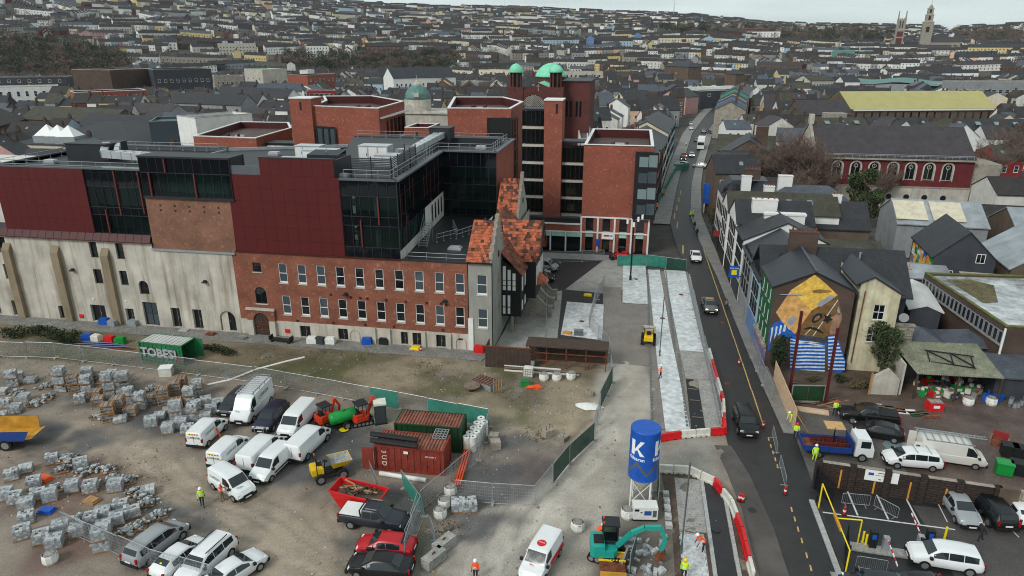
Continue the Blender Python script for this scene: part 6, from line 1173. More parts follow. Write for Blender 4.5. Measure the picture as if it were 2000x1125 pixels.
T=thing('grey_clad_store','dark grey clad store with pale lean roof behind the beer kegs','store',(42.5,72.6,0)); MB().box(-4,-1.2,0,6,3,2.5).bd('wall','dark_wall',T); b=MB(); slab2(b,[(-4.2,-1.5,2.5),(6,-1.5,2.5),(6,3,3.3),(-4.2,3,3.3)]); b.bd('roof','slate_blue',T)
# red walled church
T=thing('red_walled_church','long church with dark red wall, seven arched stone windows and pale stone base','church'); CHY=167.0; cx0,cx1=41.0,74.6
b=MB(); b.box(cx0,CHY-.4,0,cx1,CHY+18,4.7); b.bd('base_wall','stone_pale',T)
wx=[FY(px,330,CHY).x for px in (1635,1671,1707,1744,1779,1815,1852)]; ops=[(x-cx0-1.0,x-cx0+1.0,6.3,10.0,1) for x in wx]
wall(T,'red_wall',[mat('church_red',(98,34,38),.8,.12,.8,.05),MT['stone_pale']],(cx0,CHY),0,cx1-cx0,4.7,10.6,ops,.35,0,1)
for x in wx:
 w=window(T,(cx0,CHY),0,x-cx0-1.0,6.3,2.0,3.7,'arch','stone_pale','glass',True,.1)
 s=MB(); a=archpts(2.0,3.7); c=archpts(2.0,3.7,-.32)
 for i in range(1,len(a)): j=(i+1)%len(a); s.poly([(c[i][0],-.16,c[i][1]),(c[j][0],-.16,c[j][1]),(a[j][0],-.16,a[j][1]),(a[i][0],-.16,a[i][1])])
 for k in range(10): q=2*pi*k/10; s.bar((1+.42*cos(q),.04,2.85+.42*sin(q)),(1+.42*cos(q+.63),.04,2.85+.42*sin(q+.63)),.08,.1)
 s.bd('stone_surround','stone_pale',w)
for i,x in enumerate(wx): b=MB(); b.tube((x,CHY-.46,2.4),(x,CHY-.38,2.4),.62,n=14); o=b.bd('oval_window','black_metal',T)
b=MB(); b.box(cx0-.3,CHY-.6,10.6,cx1+.3,CHY+.1,11.0); b.box(cx0,CHY-.5,4.55,cx1,CHY,4.8); b.bd('cornice','stone',T); b=MB(); slab2(b,[(cx0+.3,CHY-.5,11),(cx1,CHY-.5,11),(cx1,CHY+9,17),(cx0+.3,CHY+9,17)],.2); slab2(b,[(cx1,CHY+18.5,11),(cx0+.3,CHY+18.5,11),(cx0+.3,CHY+9,17),(cx1,CHY+9,17)],.2); b.bd('roof','slate_purple',T)
b=MB(); b.box(cx0,CHY+.36,4.7,cx0+.5,CHY+18,11); b.poly([(cx0-.05,CHY-.4,11),(cx0-.05,CHY+9,17.6),(cx0-.05,CHY+18.4,11)][::-1]); b.box(cx0+.5,CHY+.5,4.7,cx1,CHY+.6,10.5); b.bd('gable_end','stone_pale',T)
b=MB(); b.bar((cx0,CHY-.6,11.1),(cx0,CHY+9,17.7),.7,.35); b.bar((cx0,CHY+18.6,11.1),(cx0,CHY+9,17.7),.7,.35); b.bd('gable_coping','stone',T); b=MB(); b.box(cx0-.3,CHY+8.2,17.4,cx0+.7,CHY+9.8,19.6); b.bd('bellcote','stone_pale',T); MB().box(cx1,CHY+1,0,cx1+6,CHY+17,10).bd('chancel','stone',T)
railing(T,[(cx0+.5,CHY-.4,11.2),(cx1-.5,CHY-.4,11.2)],.6,1.5,.06,'gutter_rail')
T=thing('red_hoarding','bright red painted hoarding at the foot of the church','hoarding',(0,0,0)); b=MB().box(42.5,163,0,55,163.15,2.0); b.bd('boards','red_plastic',T); MB().box(42.5,163.15,0,42.6,164,2).bd('brace','timber',T)
OCC+=[(58,176,22,14,0),(50,150,16,14,0)]
bld('brick_gable_house','dark brick gabled building with big chimney block beside the street',(29,185,0),R(-8),15,16,8,'gable',5,'brown_wall','slate',[('F',3,1,1.2,1.5,5,3)],[(3,4,9,15,3,2,'brick_brown',0)],'house',None,'y')
bld('low_street_building','long low building with mossy gabled end by the bend',(33,208,0),R(-8),18,14,7,'gable',3.5,'stone','slate_moss',[('F',4,1,1.2,1.4,4,3)],[],'building'); bld('dark_street_building','dark flat building with grey roof at the junction corner',(24.2,168,0),R(-6),10,10,8,'gable',3,'dark_wall','slate_moss',[('F',3,1,.8,1.2,5.4,3)],[],'building')
bld('white_dormer_house','white and cream house with dormers behind the junction',(46,205,0),R(-10),13,10,10,'gable',3,'offwhite','slate_blue',[('F',4,3,1.2,1.4,1.5,3)],[(3,0,12,15)],'house'); bld('tall_brown_house','brown clad house with steel flue and white windows behind the junction',(60,206,0),R(-10),14,10,11,'gable',3,'brown_wall','slate',[('F',3,3,1.2,1.4,1.5,3.2)],[],'house')
bld('slate_terrace','long slate roofed terrace with rooflights in front of the church trees',(58,195,0),R(-8),40,9,6,'gable',3,'brown_wall','slate',[],[],'terrace')
OCC+=[(34,195,20,20,0),(55,204,16,12,0)]
# the town between and the hillside
rg=random.Random(11)
def street_near(x,y,m=4.0):
 if y<20 or y>560: return False
 l=np.interp(y,[p[1] for p in SL],[p[0] for p in SL]); r=np.interp(y,[p[1] for p in SR],[p[0] for p in SR]); return l-m-3<x<r+m+2
WALLS=['white_wall']*6+['offwhite']*4+['cream']*3+['grey_wall']*4+['brown_wall']*4+['brick_brown']*3+['stone']*3+['brick_dark']*2+['pink_wall','peach_wall','yellow_wall','paleblue_wall','red_wall','dark_wall','dark_wall','stone_pale']
ROOFS=['slate']*6+['slate_brown']*5+['slate_moss']*2+['slate_blue']*2+['slate_purple']*2+['slate_new']
WORD={'white_wall':'white','offwhite':'off white','cream':'cream','grey_wall':'grey','brown_wall':'brown','brick_brown':'brown brick','stone':'stone','brick_dark':'red brick','pink_wall':'pink','peach_wall':'peach','yellow_wall':'yellow','paleblue_wall':'pale blue','blue_wall':'blue','mint_wall':'mint green','red_wall':'red','dark_wall':'charcoal','stone_pale':'pale stone','slate':'grey','slate_brown':'brown','slate_moss':'mossy','slate_blue':'blue grey','slate_purple':'purple','slate_new':'dark'}
def proj(x,y,z):
 v=Vector((x,y,z-CAMH)); w=v.dot(_f); return (1000+FPX*v.dot(_r)/w,562.5-FPX*v.dot(_u)/w)
houses=[]
def pxs(x,y): return 1000+1415*(x*cos(YAW)+y*sin(YAW))/max(1,-x*sin(YAW)+y*cos(YAW))
CS=58.0
for iy in range(2,13):
 for ix in range(-11,12):
  a=R(rg.choice((8,-6,14,2,10,98,-10,84,4))); cx,cy=ix*CS+rg.uniform(-6,6),iy*CS+rg.uniform(-6,6)
  v=-CS/2+4
  while v<CS/2-4:
   dp=rg.choice((8,9,10)); u=-CS/2+2; h0=rg.choice((6,6.5,7.5,8.5,9.5))
   while u<CS/2-5:
    w=rg.choice((6,6,7,9,12)); x=cx+cos(a)*(u+w/2)-sin(a)*v; y=cy+sin(a)*(u+w/2)+cos(a)*v
    d=hypot(x,y); p=pxs(x,y)
    if 95<d<655 and y>95 and -140<p<2140 and not occupied(x,y,max(w,dp)/2-1) and not street_near(x,y,dp/2+1) and rg.random()<.9:
     houses.append((d,x,y,a,w,dp,h0+rg.choice((0,0,.8,-.8,2)),rg.choice((2.6,3.2,3.8)),rg.choice(WALLS),rg.choice(ROOFS)))
    u+=w+(.0 if rg.random()<.75 else rg.uniform(2,6))
   v+=dp+rg.choice((5,8,11))
KEEP=[(1560,160,1950,228,380),(1540,245,1905,320,165),(140,175,290,214,250),(210,112,415,185,260),(760,130,895,200,200),(985,120,1155,215,185),(1295,112,1475,192,300),(285,215,495,290,130),(20,235,265,300,110),(0,145,130,210,280),(590,132,660,190,260)]
houses=[q for q in houses if not any(k[0]<X<k[2] and k[1]<Y<k[3] and q[0]<k[4] for X,Y in [proj(q[1],q[2],q[6]+q[7])] for k in KEEP)]
houses.sort()
HM={}
def house_meshes(w,dp,h,rh):
 k=(w,dp,round(h,1),rh)
 if k not in HM:
  wl,rf=gable_parts(w,dp,h,rh,'x',.25,.16); c=MB(); c.box(w/2-.9,-.45,h+rh*.5,w/2-.05,.45,h+rh+1.3)
  for q in range(3): c.tube((w/2-.48,-.28+q*.28,h+rh+1.3),(w/2-.48,-.28+q*.28,h+rh+1.7),.1,.09,5)
  HM[k]=(wl.mesh('wall',MT['white_wall']),rf.mesh('roof',MT['slate']),c.mesh('chimney',MT['brick_brown']))
 return HM[k]
def omat(o,m): o.material_slots[0].link='OBJECT'; o.material_slots[0].material=MT[m]
NEAR=270
for (d,x,y,a,w,dp,h,rh,wm,rm) in houses[:NEAR]:
 an=((a+pi/4)%pi)-pi/4
 t=thing('town_house','%s walled town house with %s slate roof among the old town roofs'%(WORD[wm],WORD[rm]),'house',(x,y,0),a,'town houses in the old quarter'); ms=house_meshes(w,dp,h,rh)
 omat(link('wall',ms[0],t),wm); omat(link('roof',ms[1],t),rm); link('chimney',ms[2],t)
 n=max(1,int(w/2.6)); rows=max(1,int((h-1)/2.8)); side='F'
 if cos(a)<.5: side='L' if sin(a)<0 else 'R'
 if side=='F': addwins(t,'F',w,dp,n,rows,.9,1.4,1.0,2.8,x0=-w/2+.2,x1=w/2-.2)
 else: addwins(t,'L' if sin(a)>0 else 'R',w,dp,2,rows,.9,1.4,1.0,2.8)
 if rg.random()<.3: skylight(t,rg.uniform(-w/4,w/4),-dp*.25,h+rh*.5+.12,.8,1.0,atan2(rh,dp/2))
SM=sorted(set(WALLS)|set(ROOFS)|{'brick_brown','glass_far','white_upvc'}); SI={n:i for i,n in enumerate(SM)}
def add_house(b,x,y,z,a,w,dp,h,rh,wm,rm,wins=True,chim=True):
 b.M=Matrix.Translation((x,y,z))@Matrix.Rotation(a,4,'Z'); W_,R_=SI[wm],SI[rm]; o=.25
 P_=[(-w/2,-dp/2),(w/2,-dp/2),(w/2,dp/2),(-w/2,dp/2)]
 n=b._a([(px,py,-3) for px,py in P_]+[(px,py,h) for px,py in P_]+[(-w/2,0,h+rh),(w/2,0,h+rh)])
 for i in range(4): b.f.append((n+i,n+(i+1)%4,n+4+(i+1)%4,n+4+i)); b.m.append(W_)
 b.f.append((n+5,n+6,n+9)); b.m.append(W_); b.f.append((n+7,n+4,n+8)); b.m.append(W_)
 k=rh/(dp/2)*o; n=b._a([(-w/2-.1,-dp/2-o,h-k+.12),(w/2+.1,-dp/2-o,h-k+.12),(w/2+.1,0,h+rh+.12),(-w/2-.1,0,h+rh+.12),(w/2+.1,dp/2+o,h-k+.12),(-w/2-.1,dp/2+o,h-k+.12)])
 b.f.append((n,n+1,n+2,n+3)); b.f.append((n+3,n+2,n+4,n+5)); b.m+=[R_,R_]
 if chim: b.box(w/2-.8,-.4,h+rh*.6,w/2,.4,h+rh+1.2,SI['brick_brown'])
 if wins:
  q=max(1,int(w/2.7)); rows=max(1,int(h/2.9)); g=SI['glass_far']
  for sgn in ((-1,) if cos(a)>-.2 else (1,)):
   for r in range(rows):
    for i in range(q):
     u=-w/2+w*(i+.5)/q; zz=1+r*2.8; yy=sgn*(dp/2+.04); pts=[(u-.45,yy,zz),(u+.45,yy,zz),(u+.45,yy,zz+1.4),(u-.45,yy,zz+1.4)]; b.poly(pts if sgn<0 else pts[::-1],g)
 b.M=None
b=MB()
for (d,x,y,a,w,dp,h,rh,wm,rm) in houses[NEAR:]: add_house(b,x,y,0,a,w,dp,h,rh,wm,rm)
if b.v: tag(b.bd('distant_town',[MT[n] for n in SM]),'mass of distant slate roofed town houses across the valley floor','houses',kind='stuff')
# hillside terraces following the slope
HW=['white_wall']*9+['offwhite']*5+['cream']*4+['grey_wall']*4+['brown_wall']*3+['brick_brown']*2+['stone']*3+['pink_wall','peach_wall','yellow_wall','paleblue_wall','brick_dark','stone_pale','dark_wall','white_wall','offwhite']
HR=['slate_brown']*8+['slate']*5+['slate_purple']*2+['slate_blue']
WOODPX=[[(0,80),(120,85),(230,110),(270,130),(215,150),(120,140),(0,150)],[(560,112),(640,108),(800,112),(900,105),(900,140),(780,142),(600,140),(555,135)],[(1450,62),(1600,58),(1700,60),(1750,68),(1720,86),(1600,84),(1500,80)],[(1250,55),(1480,52),(1480,62),(1330,68)],[(1830,62),(2000,58),(2000,90),(1900,84)],[(0,150),(60,130),(200,150),(230,165),(100,165)]]
def inpoly(x,y,poly):
 ins=False; k=len(poly)
 for i in range(k):
  x1,y1=poly[i]; x2,y2=poly[(i+1)%k]
  if (y1>y)!=(y2>y) and x<(x2-x1)*(y-y1)/(y2-y1)+x1: ins=not ins
 return ins
hh=[]; d=672.0
while d<1850:
 az=-.72
 while az<.72:
  run=rg.randrange(1,9); wm0=rg.choice(HW); rm0=rg.choice(HR); w=rg.choice((6,6.5,7,8)); tilt=rg.gauss(0,.32)+(1.5 if rg.random()<.2 else 0); off=rg.uniform(-17,17); h=rg.choice((5,5.5,6,7.5)); uniform=rg.random()<.45
  for k in range(run):
   s=(k-run/2)*w; an=az-YAW
   x=(d+off)*sin(an)+cos(an+tilt)*s*1.0; y=(d+off)*cos(an)-sin(an+tilt)*s
   hh.append((d+off,x,y,-(an+tilt),w,8,h,rg.choice((2.8,3.2)) if not uniform else 3,wm0 if uniform or rg.random()<.4 else rg.choice(HW),rm0 if rg.random()<.8 else rg.choice(HR)))
  az+=(run*w+rg.choice((2,5,9,16)))/d
 d+=rg.uniform(27,40)
b=MB(); NI=0; hill_ind=[]
for q in sorted(hh):
 d,x,y,a,w,dp,h,rh,wm,rm=q; z=tzs(x,y); p=proj(x,y,z+2)
 if not(-60<p[0]<2060) or any(inpoly(p[0],p[1],pl) for pl in WOODPX) or occupied(x,y,3) : continue
 if NI<260 and p[0]>-10 and p[0]<2010:
  NI+=1; c=MB(); add_house(c,0,0,0,0,w,dp,h,rh,wm,rm,True)
  ka=('hh',w,h,rh,wm,rm)
  if ka not in MC: MC[ka]=c.mesh('hillside_house',[MT[n] for n in SM])
  tag(link('hillside_house',MC[ka],None,(x,y,z),a),'%s terraced house with %s roof at the foot of the hillside'%(WORD[wm],WORD[rm]),'house','terraced houses on the lower hillside')
 else: add_house(b,x,y,z,a,w,dp,h,rh,wm,rm,d<1300,d<1300)
tag(b.bd('hillside_terraces',[MT[n] for n in SM]),'far terraces of small houses covering the hillside','houses',kind='stuff')
# larger things on the hill
for i,(x0,x1,py,d_,h,roof,wm,rm,l) in enumerate(((1420,1520,72,14,9,'flat','white_wall','membrane','long white school building with bands of windows below the ridge trees'),(748,795,26,20,9,'flat','stone_pale','membrane','pale warehouse with white roof on the skyline'),(800,870,28,20,10,'flat','white_wall','roof_grey','white institutional block with blue windows on the hill top'),(980,1035,22,16,12,'flat','brown_wall','roof_grey','dark institutional block with square tower on the skyline'),(290,330,78,12,8,'gable','white_wall','slate_brown','white terrace standing above the wooded bank'),(340,415,55,14,8,'gable','brick_brown','slate_purple','long grey terraces on the mid slope'),(55,75,68,10,8,'gable','mint_wall','slate_brown','mint green house on the left slope'),(160,182,80,10,9,'gable','pink_wall','slate_brown','pink house above the wooded bank'),(305,345,97,12,9,'gable','white_wall','slate','white terrace at the foot of the steep bank'),(430,500,108,16,14,'flat','stone_pale','roof_grey','pale stepped apartment block below the slope'),(1145,1160,92,12,13,'gable','blue_wall','slate','blue gabled house end on the middle slope'),(1237,1252,84,12,12,'gable','blue_wall','slate','second blue gabled house end on the middle slope'),(1372,1395,92,12,12,'gable','paleblue_wall','slate','pale blue gabled house on the middle slope'),(1260,1365,86,12,9,'gable','cream','slate_brown','long cream gabled terrace on the middle slope'),(1060,1140,88,12,8,'gable','paleblue_wall','slate_brown','long pale blue terrace on the middle slope'),(1175,1235,92,12,9,'gable','paleblue_wall','slate_brown','pale blue terrace between two blue gables'),(1895,1990,112,14,12,'gable','yellow_wall','slate','yellow block with dormer windows at the right slope'),(1625,1665,118,12,13,'flat','teal_wall','roof_grey','building wrapped in green scaffold netting'),(1738,1792,106,12,10,'gable','offwhite','slate_brown','pale gabled range at the foot of the gothic tower'),(1793,1850,108,12,10,'gable','stone','slate_purple','stone range at the foot of the tiered tower'),(1380,1500,66,14,9,'flat','brick_dark','slate_brown','red brick school range below the ridge trees'))):
 hill('hill_building',l,x0,x1,py,d_,h,roof,3.5,wm,rm,[('F',max(2,int((x1-x0)/6)),max(1,int(h/4)),1.4,1.6,1.5,3.6)],ridge='y' if (x1-x0)<30 and roof=='gable' else 'x')
for i,(px,py,hgt) in enumerate(((985,22,26),(1315,33,38),(1175,27,10))):
 p=TP(px,py+3,900,1900); t=thing('radio_mast',('lattice radio mast on the skyline hospital roof','slender tapering radio mast alone on the skyline','short thin mast on the skyline terraces')[i],'mast',(p.x,p.y,p.z)); b=MB(); b.tube((0,0,0),(0,0,hgt),1.0 if i==1 else .5,.15,4); b.bd('mast','galv',t); MB().box(-1.2,-1.2,hgt*.55,1.2,1.2,hgt*.6).bd('platform','galv',t)
# trees
def leafcloud(b,c,r,n,size,rg,m=0,mats=1):
 for i in range(n):
  while True:
   q=Vector((rg.uniform(-1,1),rg.uniform(-1,1),rg.uniform(-1,1)))
   if .25<q.length<1: break
  p=Vector((c[0]+q.x*r[0],c[1]+q.y*r[1],c[2]+q.z*r[2])); s=size*rg.uniform(.6,1.5); a=Vector((rg.gauss(0,1),rg.gauss(0,1),rg.gauss(0,1))).normalized(); e=a.cross(Vector((rg.gauss(0,1),rg.gauss(0,1),rg.gauss(0,1)))).normalized()
  b.poly([p-a*s,p+e*s*.7,p+a*s,p-e*s*.7],rg.randrange(mats) if mats>1 else m)
def branch(b,tw,p,d,L_,r,lev,rg,leaf=False):
 n=3; q=p.copy(); dd=d.copy()
 for i in range(n):
  e=(dd+Vector((rg.gauss(0,.16),rg.gauss(0,.16),rg.gauss(.04,.1)))).normalized(); q2=q+e*L_/n; b.tube(q,q2,r*(1-.25*i),r*(1-.25*(i+1)),4 if lev>1 else 6,caps=False); q=q2; dd=e
  if lev<3:
   for k in range(2 if lev else 3):
    a=rg.uniform(0,6.28); s=Vector((cos(a),sin(a),rg.uniform(.1,.8))).normalized(); branch(b,tw,q,(dd*.7+s*.8).normalized(),L_*rg.uniform(.45,.62),r*.45,lev+1,rg,leaf)
  else:
   for k in range(2):
    s=(dd+Vector((rg.gauss(0,.6),rg.gauss(0,.6),rg.gauss(.1,.5)))).normalized()*rg.uniform(.4,1.0)*L_; w=s.cross(Vector((rg.gauss(0,1),rg.gauss(0,1),1))).normalized()*.02; tw.poly([q-w,q+w,q+s])
def make_tree(seed,h,leaf=None):
 rg=random.Random(seed); b=MB(); tw=MB(); top=Vector((0,0,h*.3)); b.tube((0,0,-.2),top,h*.024,h*.018,7)
 for k in range(5): a=k*1.257+rg.uniform(-.3,.3); branch(b,tw,Vector((0,0,h*rg.uniform(.2,.32))),Vector((cos(a)*.6,sin(a)*.6,1)).normalized(),h*.42,h*.012,0 if leaf is None else 1,rg)
 branch(b,tw,top,Vector((0,0,1)),h*.5,h*.015,0 if leaf is None else 1,rg)
 if leaf:
  tw=MB(); r=random.Random(seed+1)
  for k in range(16):
   a=r.uniform(0,6.28); q=r.uniform(0,.75); leafcloud(tw,(cos(a)*q*h*.33,sin(a)*q*h*.33,h*r.uniform(.35,.92)),(h*.15,h*.15,h*.12),150,h*.022,r)
 return b.mesh('trunk',MT['bark']),tw.mesh('crown',MT['twig'] if not leaf else MT[leaf])
TR=[make_tree(1,10),make_tree(2,11),make_tree(5,9),make_tree(3,9,'foliage_dark'),make_tree(4,8,'foliage')]
def tree(px,py,h,kind,label,group=None,base=None,pos=None):
 p=pos or (G(px,py) if base is None else base); s=h/(10,11,9,9,8)[kind]; t=thing('bare_tree' if kind<3 else 'evergreen_tree',label,'tree',(p.x,p.y,p.z if p.z>1 else 0),random.uniform(0,6.28),group); t.scale=(s*random.uniform(.9,1.1),s,s)
 link('trunk',TR[kind][0],t); link('crown',TR[kind][1],t); return t
for px,py,h,k in ((1478,395,11,0),(1500,388,13,1),(1522,396,12,2),(1543,402,15,1),(1560,392,13,0),(1578,408,14,2),(1535,378,12,0),(1500,372,9,2),(1465,380,7,2),(1590,385,9,1),(1556,420,9,0)): tree(px,py,h,k,'bare reddish twigged tree in the thicket left of the red church','bare trees by the church')
for px,py,h,k in ((1612,412,9,1),(1720,405,9,0),(1795,400,7,2),(1860,398,9,1),(1905,390,12,0),(1940,382,14,1),(1965,375,13,2),(1990,380,13,0)): tree(px,py,h,k,'bare brown tree standing before the red church wall','bare trees before the church wall')
tree(1470,330,9,3,'pointed dark evergreen beside bare thicket near the junction'); tree(1487,332,8,3,'second dark evergreen tree at the edge of the bare thicket')
tree(1672,432,11,4,'dense olive evergreen tree in front of the church hoarding'); tree(1694,448,8,4,'lower olive tree beside the dark evergreen by the courtyard')
tree(1398,452,5,4,'dark laurel like tree beside the pub footpath')
for i,(px,py) in enumerate(((892,200),(915,200),(935,203),(950,198),(1158,205),(1238,170),(1175,200))): tree(px,py,11,i%3,'leafless street tree on the far quay','leafless quay trees')
tree(1716,742,6.5,4,'green evergreen shrub tree growing under the cream house'); tree(1690,700,5,4,'sparser shrub tree leaning on the mural wall')
# ivy and scrub
def shrub(px,py,r,n,m,label,sz=.12,name='shrub',pos=None):
 p=pos or G(px,py); b=MB(); rr=random.Random(int(px)*7+int(py))
 for k in range(9): a=rr.uniform(0,6.28); q=rr.uniform(.1,.75); leafcloud(b,(cos(a)*q*r[0],sin(a)*q*r[1],r[2]*rr.uniform(.25,.75)),(r[0]*.4,r[1]*.4,r[2]*.35),n//9,sz,rr)
 t=thing(name,label,'shrub',(p.x,p.y,0)); b.bd('foliage',MT[m],t); s=MB()
 for k in range(6): a=rr.uniform(0,6.28); s.tube((0,0,0),(cos(a)*r[0]*.6,sin(a)*r[1]*.6,r[2]*.6),.04,.015,4)
 s.bd('stems','bark',t)
shrub(1518,735,(1.0,.6,5.2),1500,'foliage_dark','tall dark ivy clump climbing the mural wall corner',.13,'ivy')
for i,(px,py,w) in enumerate(((30,658,3.2),(75,655,3.6),(112,662,3.4),(135,668,2.2))): shrub(px,py,(w,1.3,1.3),900,'bramble','low dark bramble thicket, %s from the warehouse buttress'%('first','second','third','fourth')[i],.1,'bramble')
for i,(px,py,w) in enumerate(((405,682,2.6),(440,690,2.0))): shrub(px,py,(w,1.2,.6),500,'bramble',('bramble patch behind the graffiti container','small bramble patch beyond the graffiti container')[i],.09,'bramble')
for i,(px,py) in enumerate(((1640,745),(1670,758),(1700,760),(1585,745),(1740,720))): shrub(px,py,(1.3,.8,.9),420,'scrub' if i%2 else 'bramble',('scrub under the mural torso','scrub beside the mural sleeve','scrub under the shrub trees','scrub at the mural foot by the steel post','scrub beside the whitewashed ruin')[i],.08,'scrub')
# far woods: each one reads as a mass
def wood(name,poly,n,label,mats,h=(8,14),dens=26):
 b=MB(); r=random.Random(len(label)); k=0; xs=[p[0] for p in poly]; ys=[p[1] for p in poly]
 while k<n:
  px,py=r.uniform(min(xs),max(xs)),r.uniform(min(ys),max(ys))
  if not inpoly(px,py,poly): continue
  k+=1; p=TP(px,py,430,2300); H_=r.uniform(*h); m=r.randrange(len(mats)); b.tube((p.x,p.y,p.z-1),(p.x,p.y,p.z+H_*.5),.4,.2,4,m=len(mats),caps=False)
  for q in range(4): leafcloud(b,(p.x+r.gauss(0,H_*.18),p.y+r.gauss(0,H_*.18),p.z+H_*r.uniform(.35,.75)),(H_*.28,H_*.28,H_*.24),dens,H_*.05,r,m)
 tag(b.bd(name,[MT[q] for q in mats]+[MT['bark']]),label,'trees',kind='stuff')
FM=['foliage_far','twig','foliage_dark']
wood('woodland',WOODPX[0],330,'steep wooded bank below the left hillside terraces',['foliage_far','twig','foliage_far'],(9,14)); wood('woodland',WOODPX[5],90,'trees at the foot of the wooded bank',['twig','foliage_far'],(8,12))
wood('woodland',WOODPX[1],330,'dark belt of trees below the white villa',['foliage_dark','foliage_far','twig'],(9,14)); wood('woodland',WOODPX[2],300,'dark ridge wood left of the church towers',FM,(10,18)); wood('woodland',WOODPX[3],180,'mixed trees along the central skyline',FM,(8,15)); wood('woodland',WOODPX[4],220,'distant wooded slope right of the church towers',['foliage_far','twig'],(8,14))
wood('garden_trees',[(0,20),(1000,28),(1400,60),(2000,90),(2000,135),(1300,125),(700,105),(0,100)],1500,'scattered garden trees between the hillside terraces',FM,(5,10),14)
# lettering, vehicles, machines, people
def textmesh(s,size,m,align='CENTER',bold=0.0):
 k=('txt',s,size,m,bold)
 if k not in MC:
  cu=bpy.data.curves.new('lettering','FONT'); cu.body=s; cu.size=size; cu.align_x=align; cu.offset=bold; cu.extrude=.004; cu.resolution_u=2
  o=bpy.data.objects.new('lettering',cu); me=bpy.data.meshes.new_from_object(o); me.name='lettering'; me.materials.clear(); me.materials.append(MT[m]); bpy.data.objects.remove(o); MC[k]=me
 return MC[k]
mat('green_letters',(20,110,70),.5,0); mat('white_letters',(235,238,240),.5,0); mat('red_letters',(200,30,40),.5,0); mat('dark_letters',(40,46,60),.6,0)
def paintmat(name,c,rough=.3): return mat('paint_'+name,c,rough,.03,1.0,spec=.5)
for n,c in dict(white=(224,226,226),white_dirty=(206,204,196),navy=(28,32,52),black=(20,21,23),red=(176,22,30),silver=(150,154,156),grey=(96,96,96),charcoal=(38,42,50),blue=(30,62,130),yellow=(228,186,24),orange=(206,62,34),teal=(30,156,142),green=(24,128,54)).items(): paintmat(n,c)
